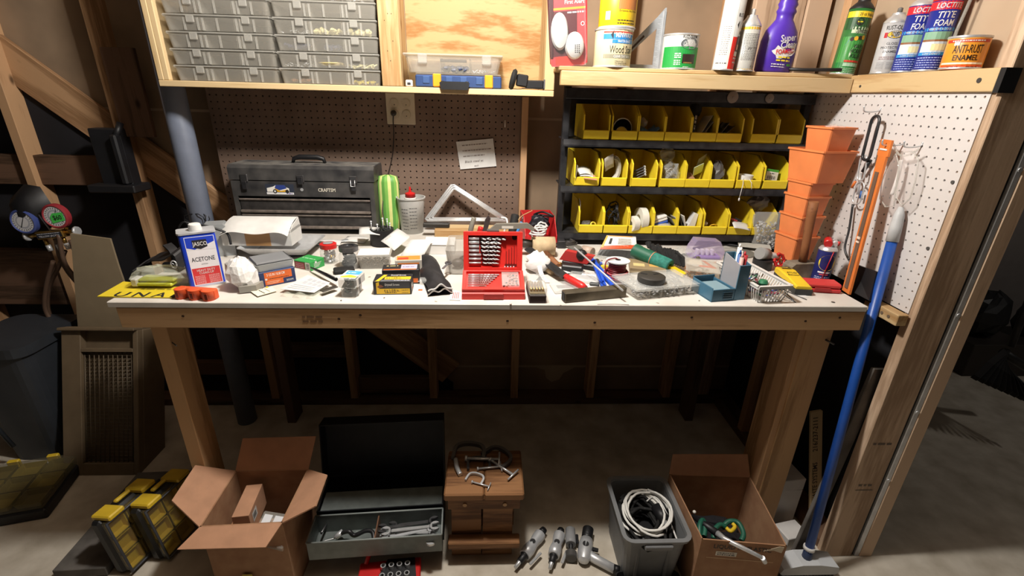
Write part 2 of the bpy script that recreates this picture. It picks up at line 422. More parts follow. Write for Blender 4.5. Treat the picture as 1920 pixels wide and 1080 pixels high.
# far room through the doorway
structure(MB('#8d8683').box(1.5, 4.0, 1.55, 1.60, 0, 2.5).build('wall_far'))
# ================================================================ bench, shelves, cabinet, pegboards
def pegboard(name, nx, nz, thick, mat, ox, oz, W, H, r=.0033, pitch=.0254):
    """real holes; local x across, z up, front face at y=0, holes start at (ox, oz)"""
    b = MB(mat); K = 8
    x1, z1 = ox+(nx-.5)*pitch, oz+(nz-.5)*pitch; xa, za = ox-.5*pitch, oz-.5*pitch
    for i in range(nx):
        for j in range(nz):
            cx, cz = ox+i*pitch, oz+j*pitch; h = pitch/2
            outer = []; inner = []; back = []
            for k in range(K):
                t = 2*PI*k/K; c, s_ = math.cos(t), math.sin(t); m = max(abs(c), abs(s_))
                outer.append((cx+c/m*h, 0, cz+s_/m*h)); inner.append((cx+c*r, 0, cz+s_*r)); back.append((cx+c*r, thick, cz+s_*r))
            n = len(b.v); b.v += [Vector(p) for p in outer+inner+back]
            for k in range(K):
                l = (k+1) % K
                b.f.append([n+k, n+l, n+K+l, n+K+k]); b.f.append([n+K+k, n+K+l, n+2*K+l, n+2*K+k]); b.m += [mat]*2; b.sm += [False]*2
    for (a, c, d, e) in ((0, xa, 0, H), (x1, W, 0, H), (xa, x1, 0, za), (xa, x1, z1, H)):
        if c-a > 1e-4 and e-d > 1e-4: b.add([(a, 0, d), (c, 0, d), (c, 0, e), (a, 0, e)], [(0, 1, 2, 3)])
    b.add([(0, 0, 0), (0, thick, 0), (0, thick, H), (0, 0, H)], [(0, 3, 2, 1)]); b.add([(W, 0, 0), (W, thick, 0), (W, thick, H), (W, 0, H)], [(0, 1, 2, 3)])
    b.add([(0, 0, H), (W, 0, H), (W, thick, H), (0, thick, H)], [(0, 1, 2, 3)]); b.add([(0, 0, 0), (W, 0, 0), (W, thick, 0), (0, thick, 0)], [(0, 3, 2, 1)])
    return b
# side pegboard: local x runs towards the camera (world -y)
sp = pegboard('pegboard', 32, 23, .005, 'peg_white', .0254*.62+.02, .0125, .0254*32.1+.02, .584)
spo = sp.build('pegboard'); tag(spo, 'white pegboard with tools hanging from it on the right wall', 'pegboard', (1.188, -.105+.0254*31+.0254*.62+.02, .9438), -PI/2)
for i in (8, 15):
    MB('#4c4a48').cyl((0, -.003, 0), (0, .002, 0), .0045, n=10).build('bolt', spo).location = (.0254*.62+.02+.0254*31, 0, .0125+.0254*(22-i))
b = MB('dark_void').box(0, .83, .006, .008, .01, .58); b.build('shade_backing', spo)  # dark sheet painted as the shade of the stud bay behind the holes
# back pegboard
bp = pegboard('pegboard', 48, 25, .005, 'peg_brown', .013, .0184, 1.233, .64)
bpo = bp.build('pegboard'); tag(bpo, 'brown pegboard on the back wall behind the black toolbox', 'pegboard', (-1.113, .7495, .912))
MB('dark_void').box(0, 1.233, .006, .008, 0, .63).build('shade_backing', bpo)  # same painted shade behind the brown board's holes
st = plank('batten', (.1345, .738, BT+.001), (.1345, .738, 1.487), .026, .03, 'lumber', None, side=(1, 0, 0)); tag(st, 'narrow bare wood batten at the right edge of the brown pegboard', 'batten', st.location, rot=st.rotation_euler)
st.matrix_basis = Matrix(((0, 1, 0, .1345), (0, 0, 1, .733), (1, 0, 0, BT+.001), (0, 0, 0, 1)))
# workbench
wbn = thing('workbench', 'long wooden workbench with a white top and timber legs', 'workbench', (0, 0, 0))
MB('bench_white').box(-1.030, 1.094, YF, .745, BT-.017, BT, .002).build('top', wbn)
ZA = BT-.048
plank('apron', (-1.012, YF+.02, ZA), (1.094, YF+.02, ZA), .061, .036, 'leg_wood', wbn)
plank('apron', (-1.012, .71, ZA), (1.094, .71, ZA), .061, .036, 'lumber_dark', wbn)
plank('side_rail', (-.994, YF+.039, ZA), (-.994, .69, ZA), .061, .036, 'leg_wood', wbn)
plank('side_rail', (1.066, YF+.039, ZA), (1.066, .69, ZA), .061, .036, 'leg_wood', wbn)
plank('leg', (-.944, YF+.084, 0), (-.944, YF+.084, ZA-.031), .044, .089, 'leg_wood', wbn, side=(1, 0, 0))
plank('leg', (1.005, YF+.060, 0), (1.005, YF+.060, ZA-.031), .084, .040, 'leg_wood', wbn, side=(1, 0, 0))
plank('leg', (.963, YF+.10, 0), (.963, YF+.10, ZA-.031), .036, .11, 'lumber', wbn, side=(1, 0, 0))
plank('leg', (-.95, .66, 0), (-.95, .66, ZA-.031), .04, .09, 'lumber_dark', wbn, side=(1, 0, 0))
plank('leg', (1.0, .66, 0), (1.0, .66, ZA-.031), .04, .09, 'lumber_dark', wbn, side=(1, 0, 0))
S = flat((0, YF+.0018, ZA))
for q, (x, z) in enumerate(((-.42, .0), (-.36, .012), (.30, -.008), (.58, .01), (.92, .0), (1.02, .012), (-.84, .006), (.05, -.004))): MB().oval(x, z, .0042, .0034, S, '#3d2415', .0004, 10).build('knot', wbn)
MB().scribble(-.52, -.465, .006, .010, S, '#7a5a3e').scribble(-.52, -.465, -.008, .010, S, '#7a5a3e', seed=5).build('grade_stamp', wbn)
MB('steel_dark').cyl((1.03, YF+.041, .82), (1.045, YF+.02, .815), .003, n=6).build('nail', wbn); MB('steel_dark').cyl((-.925, YF+.05, .80), (-.90, YF+.03, .80), .002, n=6).build('nail', wbn)
# upper left cabinet
cab = thing('wall_cabinet', 'open pine wall cabinet with plywood back above the left of the bench', 'cabinet', (0, 0, 0))
CX0, CX1, CY, CZ = -1.128, .203, .505, 1.489
plank('bottom_board', (CX0, CY+.121, CZ+.010), (CX1+.016, CY+.121, CZ+.010), .020, 0.242, 'pine_pale', cab)
plank('side_board', (CX0+.010, CY+.121, CZ+.020), (CX0+.010, CY+.121, 2.08), .019, 0.242, 'pine_pale', cab, side=(1, 0, 0))
plank('side_board', (CX1, CY+.123, CZ+.021), (CX1, CY+.123, 2.08), .036, .210, 'pine', cab, side=(1, 0, 0))
dvx = PX(733, 140, y=CY).x
plank('divider', (dvx+.002, CY+.019, CZ+.020), (dvx+.002, CY+.019, 2.08), .067, .038, 'pine', cab, side=(1, 0, 0))
plank('divider', (dvx+.012, CY+.134, CZ+.020), (dvx+.012, CY+.12, 2.08), .018, .19, 'pine', cab, side=(1, 0, 0))
plank('cleat', (CX0+.028, CY+.012, CZ+.020), (CX0+.028, CY+.012, 2.05), .018, .02, 'pine_pale', cab, side=(1, 0, 0))
MB('ply').box(dvx+.022, CX1-.018, CY+.23, CY+.241, CZ+.021, 2.08).build('back_panel', cab)
MB('sheath').box(CX0+.02, dvx+.021, CY+.23, CY+.241, CZ+.021, 2.08).build('back_panel', cab)
b = MB('ink'); S = flat((dvx+.002, CY-.0003, CZ))
for (u, v) in ((0, .1), (.012, .16), (-.012, .22), (.0, .24), (.012, .24), (-.008, .13)): MB().oval(u, v, .0016, .0016, S, '#4a3522', .0004, 8).build('nail_head', cab)
# right shelf in an L along the back wall and the right wall
SY = .345; SZ0, SZ1 = 1.522, 1.578; SLX = PX(1052, 150, y=SY).x
sh = thing('wall_shelf', 'rough timber shelf running around the right corner, holding cans', 'shelf', (0, 0, 0))
plank('front_rail', (SLX, SY+.018, (SZ0+SZ1)/2-.004), (1.176, SY+.018, (SZ0+SZ1)/2-.004), SZ1-SZ0-.012, .036, 'pine_pale', sh)
plank('shelf_board', (SLX-.005, SY+.21, SZ1-.003), (1.18, SY+.21, SZ1-.003), .39, .012, 'pine', sh, side=(0, 1, 0))
plank('side_rail', (1.196, SY+.034, (SZ0+SZ1)/2+.002), (1.196, -.128, (SZ0+SZ1)/2+.002), SZ1-SZ0-.004, .036, 'pine', sh)
plank('side_board', (1.232, SY+.0, SZ1-.005), (1.232, -.125, SZ1-.005), .10, .012, 'pine', sh, side=(1, 0, 0))
MB('black').box(1.177, 1.216, -.142, -.1285, SZ0+.002, SZ1).build('end_cap', sh)
MB('#3c3836').cyl((1.1765, -.085, 1.552), (1.180, -.085, 1.552), .006, n=10).build('screw', sh); MB('#3c3836').cyl((1.1765, .31, 1.545), (1.180, .31, 1.545), .004, n=10).build('screw', sh)
pz = plank('cleat', (1.168, -.128, .926), (1.168, .0, .926), .034, .032, 'pine'); tag(pz, 'short pine block with two screws below the white pegboard', 'block', pz.location, rot=pz.matrix_basis.to_euler())
for xx in (.03, .055): MB('#6b5a48').cyl((xx, .0, -.0175), (xx, 0, -.0155), .005, n=8).build('screw', pz)
# lamp over the bench (above the frame): a bulb holder hanging from the ceiling
lp = thing('shop_light', 'white bulb holder hanging above the bench, out of the picture', 'lamp', tuple(LAMP))
MB('white').lathe([(.03, .10), (.045, .105), (.045, .15), (.02, .17)], 18).build('holder', lp); MB('black').cyl((0, 0, .17), (0, 0, .338), .004, n=6).build('flex', lp)
structure(MB('#8a7a68').box(-3.2, 1.37, -2.6, .86, 2.5, 2.53).build('ceiling'))
# ================================================================ rack of yellow bins
def blob(b, c, r, seed=1, amp=.25, n=10, m=7, sc=(1, 1, 1), smooth=False, zmin=None):
    """crumpled lump"""
    R = random.Random(seed); rings = []
    for k in range(m+1):
        t = -PI/2+PI*k/m; ring = []
        for i in range(n):
            q = 1+R.uniform(-amp, amp); rr = max(math.cos(t), .03)*r*q
            z = c[2]+r*math.sin(t)*sc[2]*q
            if zmin is not None: z = max(z, zmin)
            ring.append((c[0]+rr*math.cos(2*PI*i/n)*sc[0], c[1]+rr*math.sin(2*PI*i/n)*sc[1], z))
        rings.append(ring)
    return b.loft(rings, True, True, smooth)
def sheet(b, o, u, v, t=.0006, n=6, bend=0.0, curl=0.0):
    """a thin sheet from corner o spanned by u, v, bowed by bend along its normal"""
    o, u, v = Vector(o), Vector(u), Vector(v); nn = u.cross(v).normalized()
    def f(a, c, h): return o+u*a+v*c+nn*(bend*math.sin(PI*a)+curl*c*c+h)
    top = [[f(i/n, j/3, t/2) for i in range(n+1)] for j in range(4)]; bot = [[f(i/n, j/3, -t/2) for i in range(n+1)] for j in range(4)]
    vs = [p for r in top for p in r]+[p for r in bot for p in r]; w = n+1; k = 4*w; fs = []
    for j in range(3):
        for i in range(n):
            a = j*w+i; fs += [(a, a+1, a+w+1, a+w), (k+a, k+a+w, k+a+w+1, k+a+1)]
    edge = [j for j in range(w)]+[j*w+n for j in range(1, 4)]+[3*w+i for i in range(n-1, -1, -1)]+[j*w for j in (2, 1)]
    for i in range(len(edge)):
        a, c = edge[i], edge[(i+1) % len(edge)]; fs.append((c, a, k+a, k+c))
    return b.add(vs, fs, True if bend or curl else False)
def loop_path(c, rx, ry, turns, n=16, dz=.002, seed=0, jit=.1, axis='z', tilt=0.0):
    R = random.Random(seed); P = []
    for i in range(int(turns*n)+1):
        t = 2*PI*i/n; a = 1+R.uniform(-jit, jit)*.5; x, y, z = rx*a*math.cos(t), ry*a*math.sin(t), dz*i/n+R.uniform(-1, 1)*dz*.5+tilt*math.cos(t)
        P.append({'z': (c[0]+x, c[1]+y, c[2]+z), 'y': (c[0]+x, c[1]+z, c[2]+y), 'x': (c[0]+z, c[1]+x, c[2]+y)}[axis])
    return P
RY = .5
rack = thing('bin_rack', 'black steel rack with three tilted shelves of yellow bins', 'rack', (0, RY, BT))
for x in (.272, 1.16): MB('black_metal').box(x-.012, x+.012, .02, .05, 0, .60, .002).build('upright', rack)
for x in (.272, 1.16): MB('black_metal').box(x-.016, x+.016, -.06, .18, 0, .03, .003).build('foot', rack)
MB('black_metal').box(.285, 1.15, .205, .225, 0, .575).build('back_plate', rack); MB('black_metal').box(.262, 1.170, .0, .014, .535, .570, .002).build('header', rack)
RZ = (1.352, 1.184, 1.001); BL = .20
for z in RZ:
    s_ = MB('black_metal').prism([(-.012, -.022), (-.006, -.004), (.13, -.004), (.13, -.008), (.0, -.008), (-.006, -.028), (-.012, -.028)], .262, 1.165, 'x'); s_.build('shelf', rack).location = (0, 0, z-BT)
for (px, py, r) in ((1374, 180, .020), (1443, 182, .0155)):
    p = PX(px, py, y=RY-.002); d_ = MB('#8a8178').lathe([(r, 0), (r, .004), (r*.5, .006), (.003, .006)], 16).lathe([(.003, .0061), (.003, .008), (.0005, .008)], 8)
    o = d_.build('knob', rack); o.location = (p.x, -.001, p.z-BT-.004); o.rotation_euler = (PI/2, 0, 0)
def bin_mesh(w):
    b = MB('yellow_bin'); L, H, t = BL, .118, .0026
    side = [(.004, 0), (L, 0), (L, H), (.062, H), (.004, .084), (0, .031)]
    for x in (-w/2, w/2-t): b.prism(side, x, x+t, 'x')
    b.box(-w/2+t, w/2-t, .003, L, 0, t); b.box(-w/2+t, w/2-t, L-t, L, t, H)
    b.prism([(.005, 0), (-.001, .004), (-.003, .031), (.001, .033), (.006, .033), (.006, 0)], -w/2, w/2, 'x')
    for x in (-w/2-.0022, w/2): b.prism([(.0, .031), (.004, .084), (.062, H), (.062, H-.006), (.010, .081), (.006, .031)], x, x+.0022, 'x')
    return b.mesh('bin')
_bm = bin_mesh(.093)
kx = 480/1672
rows = [[(148, 320), (330, 505), (508, 675), (678, 845), (848, 1015), (1015, 1180), (1240, 1400), (1405, 1575)],
        [(92, 250), (270, 430), (462, 625), (650, 810), (812, 970), (975, 1130), (1142, 1310), (1322, 1475)],
        [(120, 275), (280, 437), (443, 600), (605, 757), (762, 912), (930, 1080), (1095, 1240), (1245, 1400)]]
held = [['nothing', 'a brown cup', 'a blue cloth', 'nothing at all', 'a black tool', 'two black films', 'no load', 'nothing'],
        ['white slips of paper', 'a coil of white tape', 'grey metal clips', 'a crumpled clear bag', 'a pale green card', 'a grey plastic bag', 'a white ring with string', 'a green and white carton'],
        ['a dark scrap', 'black cables', 'two white rolls', 'a blue and white pack', 'grey flat packets', 'a yellow ring', 'a white card tag', 'a bag of small fittings']]
ordw = ['leftmost', 'second', 'third', 'fourth', 'fifth', 'sixth', 'seventh', 'rightmost']; rown = ['top', 'middle', 'bottom']
BIN = {}
for r, row in enumerate(rows):
    for i, (a, c) in enumerate(row):
        py = 150+(378, 682, 988)[r]*kx+((a+c)/2-150)*kx*(.02, .012, .008)[r]
        x = PX(1050+(a+c)/2*kx, py, y=RY-.005).x
        h = held[r][i]; pos = ordw[i]+(' bin' if i in (0, 7) else ' bin from the left')+' in the '+rown[r]+' row'
        lb = 'yellow '+pos+', '+('empty' if h in ('nothing', 'nothing at all', 'no load') else 'holding '+h)
        o = put(_bm, 'storage_bin', None, (x, RY-.006, RZ[r]-.003)); o['label'] = lb; o['category'] = 'bin'; o['group'] = 'yellow bins on the black rack'
        BIN[(r, i)] = Vector((x, RY-.006, RZ[r]))
def inbin(r, i, dx=0, dy=.03, dz=.003): return BIN[(r, i)]+Vector((dx, dy, dz))
# top row
plain('cup_brown', '#3a2420', .5); plain('cloth_blue', '#5d86c8', .9, 0, .1, 60); plain('film_dark', '#1d1b1c', .25)
b = MB('cup_brown'); b.lathe([(.026, .0), (.034, .06), (.033, .06), (.025, .003)], 18).use('white').lathe([(.0343, .056), (.0365, .058), (.0365, .061), (.033, .061)], 18, cap0=False, cap1=False)
b.thing('paper_cup', 'brown cup lying on its side in a yellow bin', 'cup', inbin(0, 1, 0, .10, .036), rot=(PI/2, 0, 0))
b = MB('#e0c63c').lathe([(.020, 0), (.020, .005), (.0005, .005)], 16); b.use('white').lathe([(.0205, -.001), (.0225, .003), (.0205, .006)], 16, cap0=False, cap1=False)
b.thing('jar_lid', 'round yellow lid with white rim before the brown cup', 'lid', inbin(0, 1, -.006, .022, .021), rot=(1.25, 0, 0))
b = MB('cloth_blue'); b.grid(lambda u, v: (-.036+.072*u, .02+.07*v, .010+.022*math.sin(u*7+v*3)*math.sin(v*4+1)*.5+.012*v+.01*(u > .7)), 14, 10).grid(lambda u, v: (-.036+.072*u, .02+.07*v, .002), 2, 2)
b.thing('cleaning_cloth', 'crumpled light blue cloth in a yellow bin', 'cloth', inbin(0, 2, 0, 0, .012))
blob(MB('clear'), (0, 0, 0), .018, 3, .3, 8, 5).thing('clear_scrap', 'small clear plastic scrap beside the blue cloth', 'scrap', inbin(0, 2, -.022, .05, .055))
t = thing('sanding_tool', 'black hand tool with white lettering standing in a bin', 'tool', inbin(0, 4, -.026, .045, .004), rot=(-.35, .18, .1))
MB('black').box(-.009, .009, -.012, .012, 0, .10, .003).build('body', t); MB('rubber').lathe([(.018, .09), (.023, .105), (.021, .125), (.01, .132)], 14).build('knob', t)
S = flat((.0, -.0125, .01), (0, 0, 1), (-1, 0, 0)); MB().scribble(.045, .078, 0, .010, S, 'white', seed=3).scribble(.022, .036, 0, .008, S, 'white', seed=8).rect(-.004, .010, -.006, .006, S, 'white').rect(0, .006, -.003, .003, S, 'ink', .0004).build('lettering', t)
for k, (dx, tl) in enumerate(((.004, .55), (.016, .62))):
    b = MB('film_dark' if k == 0 else 'black'); sheet(b, (-.002, 0, 0), (.0, .07, .0), (.0, -.0, .098), .0012); 
    b.use('paper'); sheet(b, (-.0032, 0, 0), (.0, .07, .0), (.0, -.0, .098), .0008)
    b.thing('dark_card', ('wide' if k == 0 else 'outer')+' black card with pale edge leaning in the fifth top bin', 'card', inbin(0, 4, -.012+dx, .025, .004), rot=(-.1, tl, .05))
for k in range(2):
    b = MB('film_dark'); sheet(b, (0, 0, 0), (.0, .05, 0), (0, .0, .075), .0012, bend=.004).use('#8a8178'); sheet(b, (.0013, -.0005, 0), (.0, .004, 0), (0, .0, .075), .0012)
    b.thing('black_film', ('upper' if k == 0 else 'lower')+' black film leaning in the sixth top bin', 'film', inbin(0, 5, -.036+k*.012, .028, .004), rot=(0, .62+.2*k, .1))
# middle row
plain('tape_white', '#cdc9be', .55); plain('bag_dark', '#5b5856', .3)
b = MB('paper'); sheet(b, (-.03, .0, .024), (.055, .01, -.004), (.0, .06, .02), .001, bend=.008); sheet(b, (-.025, -.004, .02), (.058, .0, -.006), (0, .06, .012), .001, bend=.004)
b.thing('paper_slip', 'white paper slips curling over the bin edge', 'paper', inbin(1, 0, 0, .012, .012))
b = MB('#c58a72'); sheet(b, (-.02, -.016, .018), (.048, -.006, -.004), (.0, .05, .01), .001); b.thing('brown_slip', 'small reddish slip below the white paper slips', 'paper', inbin(1, 0, .008, .004, .008))
sheet(MB('#8f8a7e'), (0, 0, 0), (.0, .03, 0), (.004, -.012, .055), .001).thing('grey_slip', 'grey slip hanging at the left of the leftmost middle bin', 'paper', inbin(1, 0, -.043, -.004, .018))
b = MB('tape_white')
for k in range(3): b.ribbon([(.030*math.cos(a)*(1-.1*k), 0, .055+.050*math.sin(a)*(1-.1*k)) for a in [(-2.2+3.9*i/14) for i in range(15)]], .03, .0012, (0, 1, 0))
b.thing('tape_coil', 'loose coil of white tape standing in a yellow bin', 'tape', inbin(1, 1, .0, .05, .0), rz=.25)
sheet(MB('#b5afa2'), (0, 0, 0), (.032, .0, .02), (.012, .02, -.05), .001, bend=.003).thing('tape_end', 'grey folded tape end beside the white coil', 'tape', inbin(1, 1, -.040, .02, .095))
for k in range(4):
    b = MB('steel_dark').box(0, .05, -.005, .005, 0, .004, .001).use('alu').box(.05, .056, -.006, .006, -.002, .006, .001)
    b.thing('metal_clip', ('lowest', 'second lowest', 'second highest', 'highest')[k]+' of four grey metal clips in a bin', 'clip', inbin(1, 2, -.036, .03+.004*k, .016+.009*k), rot=(0, -.42, .04*k), group='grey metal clips')
t = blob(MB('clear'), (0, 0, .045), .036, 11, .22, 12, 8, (1, .9, 1.25)); blob(t, (-.012, .03, .115), .026, 12, .35, 10, 7, (1.2, .8, 1.1)); t.thing('clear_bag', 'crumpled clear bag rising from the fourth middle bin', 'bag', inbin(1, 3, 0, .045, .0))
for k in range(9):
    R = random.Random(k); b = MB('white' if k % 3 else 'ink'); b.ribbon(loop_path((R.uniform(-.02, .02), R.uniform(.03, .05), R.uniform(.025, .06)), .012, .010, .8, 8, .002, k, .1, 'y'), .006, .001, (0, 1, 0))
    b.thing('white_strap', ('dark' if k % 3 == 0 else 'white')+' loop of strap inside the crumpled clear bag', 'strap', inbin(1, 3, 0, .0, .0), group='straps in the clear bag')
b = MB('#cfe0bf'); sheet(b, (0, 0, 0), (.042, .01, .016), (.016, .03, -.036), .0016).use('#5fa37c'); sheet(b, (.0025, .006, -.0065), (.042, .01, .016), (.001, .002, -.0025), .002)
b.thing('green_card', 'pale green card leaning out of a yellow bin', 'card', inbin(1, 4, -.012, .02, .070), rz=.1)
sheet(MB('clear_frost'), (0, 0, 0), (.035, .01, .020), (.012, .03, -.030), .0016).thing('clear_sleeve', 'clear plastic sleeve above the pale green card', 'sleeve', inbin(1, 4, .004, .03, .100), rz=.1)
b = MB('card'); sheet(b, (-.04, 0, .0), (.034, 0, .0), (0, .05, .016), .001).thing('brown_leaf', 'brown leaflet lying flat in the fifth middle bin', 'paper', inbin(1, 4, 0, .01, .03))
b = MB('bag_dark'); blob(b, (0, 0, .045), .030, 21, .25, 12, 8, (1, .8, 1.5)).thing('grey_bag', 'grey plastic bag of strips in a yellow bin', 'bag', inbin(1, 5, -.008, .04, .0))
b = MB('white').lathe([(.0285, 0), (.030, .001), (.030, .017), (.0285, .018), (.024, .018), (.024, 0)], 24, cap0=False, cap1=False); t = b.thing('plastic_ring', 'white plastic ring with a hanging string in a bin', 'ring', inbin(1, 6, -.002, .032, .028))
MB('white').tube([(-.018, -.024, .008), (-.026, -.046, -.01), (-.030, -.050, -.04), (-.032, -.051, -.062)], .0012, 5).build('string', t); MB('white').tube([(.002, -.0285, .008), (.006, -.046, -.006), (.010, -.047, -.03)], .0012, 5).build('string', t); MB('white').lathe([(.002, 0), (.0035, .006), (.002, .012)], 8).build('tassel', t).location = (-.032, -.051, -.074)
t = thing('small_carton', 'green and white carton with a barcode in the rightmost middle bin', 'carton', inbin(1, 7, -.002, .03, .026), rot=(-.12, .12, .1))
MB('#3f9a37').box(-.026, .026, 0, .05, 0, .042, .0006).build('body', t); S = flat((0, -.0003, 0)); b = MB().rect(-.0255, .0255, .001, .033, S, 'white').scribble(-.01, .01, .026, .005, S)
for k in range(12): b.rect(-.018+k*.003, -.018+k*.003+(.001 if k % 3 else .002), .005, .017, S, 'ink', .0004)
b.build('label', t)
# bottom row
blob(MB('#4d4a44'), (0, 0, .02), .024, 31, .2, 8, 5, (1, 1, .8)).thing('dark_scrap', 'dark folded scrap in the leftmost bottom bin', 'scrap', inbin(2, 0, -.012, .03, .0))
MB('#d8c043').lathe([(.010, 0), (.012, .003), (.012, .009), (.007, .012), (.006, .006)], 14, cap1=False).thing('plastic_plug', 'small yellow plug lying in the leftmost bottom bin', 'plug', inbin(2, 0, .01, .012, .026), rot=(.9, 0, 0))
sheet(MB('paper'), (0, 0, 0), (0, .035, .008), (0, -.004, .06), .0008).thing('white_tag', 'white paper tag at the left wall of the bottom row', 'paper', inbin(2, 0, -.042, .03, .055))
for k in range(6):
    b = MB('rubber' if k % 2 else 'black'); R = random.Random(40+k)
    P = loop_path((R.uniform(-.012, .012), R.uniform(.02, .05), .035+.012*k), R.uniform(.016, .030), R.uniform(.016, .03), 1.6, 10, .006, k, .3, 'y' if k % 2 else 'x'); b.tube(P, .0028, 6)
    b.thing('black_cable', ('lowest', 'second lowest', 'third lowest', 'third highest', 'second highest', 'highest')[k]+' black cable loop tangled in the second bottom bin', 'cable', inbin(2, 1, 0, .0, .0), group='black cables in a bin')
for k, (dx, r, dy) in enumerate(((-.026, .030, .015), (.010, .045, .035))):
    t = thing('tape_roll', ('small white roll' if k == 0 else 'large white roll')+' standing on edge in the third bottom bin', 'roll', inbin(2, 2, dx, dy, r+.004), rot=(0, PI/2, .35-.2*k))
    MB('#e2dfd2').lathe([(r*.4, -.013), (r, -.013), (r, .013), (r*.4, .013), (r*.4, -.013)], 22, cap0=False, cap1=False).build('roll', t)
t = thing('blue_pack', 'blue and white folded pack in the fourth bottom bin', 'pack', inbin(2, 3, -.005, .03, .012), rot=(0, -.3, .1))
for k in range(4): MB(('#e8e6e2', '#e8e6e2', '#3b62c4', '#3b62c4')[k]).box(-.032, .034, 0, .05, .038-.011*k, .047-.011*k, .002).build('layer', t)
sheet(MB('#b7ae96'), (-.03, 0, 0), (.062, 0, .004), (0, .05, .01), .0012, bend=.004).thing('tan_leaf', 'thin tan strip below the blue and white pack', 'strip', inbin(2, 3, 0, .004, .020))
for k in range(4):
    b = MB(('#6d6a63', '#a09c92', '#504d47', '#d5d2ca')[k]).box(-.002, .002, 0, .055, 0, .062, .001).use('ink').box(-.0024, .0024, .01, .045, .012, .03)
    b.thing('flat_packet', ('dark grey', 'light grey', 'charcoal', 'off white')[k]+' flat packet leaning in the fifth bottom bin', 'packet', inbin(2, 4, -.036+k*.012, .02, .008), rot=(0, -.62+.1*k, .1), group='flat packets in a bin')
b = MB('white').prism([(-.014, 0), (.018, .0), (.024, .05), (.010, .055), (-.004, .012)], 0, .035, 'y'); b.thing('white_bracket', 'white angled bracket standing among grey packets', 'bracket', inbin(2, 4, .018, .03, .022))
MB('#d8a826').tube(loop_path((0, 0, 0), .015, .012, 1, 18, .0, 1, 0, 'y'), .0022, 6).thing('wire_ring', 'yellow wire ring lying in the sixth bottom bin', 'ring', inbin(2, 5, .0, .016, .026), rot=(.5, 0, 0))
blob(MB('#b8b4ac'), (0, 0, .0), .008, 51, .3, 8, 5).thing('small_fitting', 'small pale fitting at the left of the sixth bottom bin', 'fitting', inbin(2, 5, -.032, .02, .038))
b = MB('white'); sheet(b, (-.034, -.02, .032), (.07, .004, -.012), (.008, .045, .016), .0016, bend=.002); b.use('ink'); sheet(b, (-.008, -.006, .0285), (.026, .001, -.004), (.0015, .006, .002), .0024)
b.thing('card_tag', 'white hang tag sticking out of the seventh bottom bin', 'tag', inbin(2, 6, 0, .0, .0)); b = MB('#a23a3c').box(-.03, 0, 0, .03, 0, .006, .001).use('ink').box(0, .02, .005, .03, .004, .012, .001)
b.thing('red_clip', 'red and black clip behind the white hang tag', 'clip', inbin(2, 6, -.004, .022, .045), rot=(0, .3, 0))
def fbag(u, v, h):
    x = -.055+.11*u+.008*math.sin(v*6); return (x, -.012-.02*math.sin(PI*u)*math.sin(PI*v)+h*.022*math.sin(PI*u)*math.sin(PI*v)+.02*v, -.028+.12*v-.028*u*(1-v))
b = MB('clear'); b.grid(lambda u, v: fbag(u, v, 0), 10, 10).grid(lambda u, v: fbag(u, v, 2), 10, 10)
t = b.thing('fittings_bag', 'clear bag full of small metal fittings spilling from a yellow bin', 'bag', inbin(2, 7, .008, -.006, .0))
R = random.Random(5); b = MB('steel')
for k in range(110):
    u, v = R.uniform(.12, .88), R.uniform(.06, .72); p = fbag(u, v, R.uniform(.3, 1.5)); b.use(('steel', 'alu', 'white', '#8e7a5c')[k % 4]); blob(b, p, R.uniform(.003, .006), k, .2, 6, 4)
b.build('fittings', t, kind='stuff')
blob(MB('#7d7468'), (0, 0, 0), .040, 61, .2, 12, 8, (1.1, .6, .75)).thing('brown_bag', 'crumpled brown plastic bag behind the bag of fittings', 'bag', inbin(2, 7, -.012, .06, .115))
# ================================================================ cans and bottles on the upper shelf
def can(name, label, cat, px, py, y, R, H, body, lay, rz=0, rim='steel', z=None, top='paint'):
    """metal can standing at the photo's pixel (px) on the shelf; lay(b, S) prints on it"""
    zz = SZ1+.003 if z is None else z; x = PX(px, py, y=y).x
    t = thing(name, label, cat, (x, y, zz), rz)
    MB(body).lathe([(R*.97, .0), (R, .004), (R, H-.004), (R*.97, H)], 28).build('body', t)
    MB(rim).lathe([(R*.985, 0), (R*1.03, .001), (R*1.03, .004), (R, .006)], 28, cap1=False).build('rim', t); MB(rim).lathe([(R, H-.006), (R*1.035, H-.004), (R*1.035, H), (R*.93, H), (R*.9, H-.004), (.004, H-.004)], 28, cap0=False).build('rim', t)
    b = MB(); lay(b, round_(R)); b.build('label', t); return t
def lay_yellow(b, S):
    b.rect(-.012, .055, .050, .095, S, '#b0713c', n=10).rect(-.012, .055, .083, .095, S, '#b3202a', .0004, 8).text('SPECIAL PACK', .028, .089, .005, S, 'white', .01, lay=.0007).text('Enhances the Beauty', .024, .046, .0055, S, 'ink', .0, lay=.0006)
    for v in (.02, .012): b.scribble(-.012, .05, v, .004, S, seed=int(v*1e3))
    b.rect(-.052, -.036, .022, .045, S, 'white', n=3)
    for k in range(6): b.rect(-.050+k*.0024, -.049+k*.0024, .024, .043, S, 'ink', .0005)
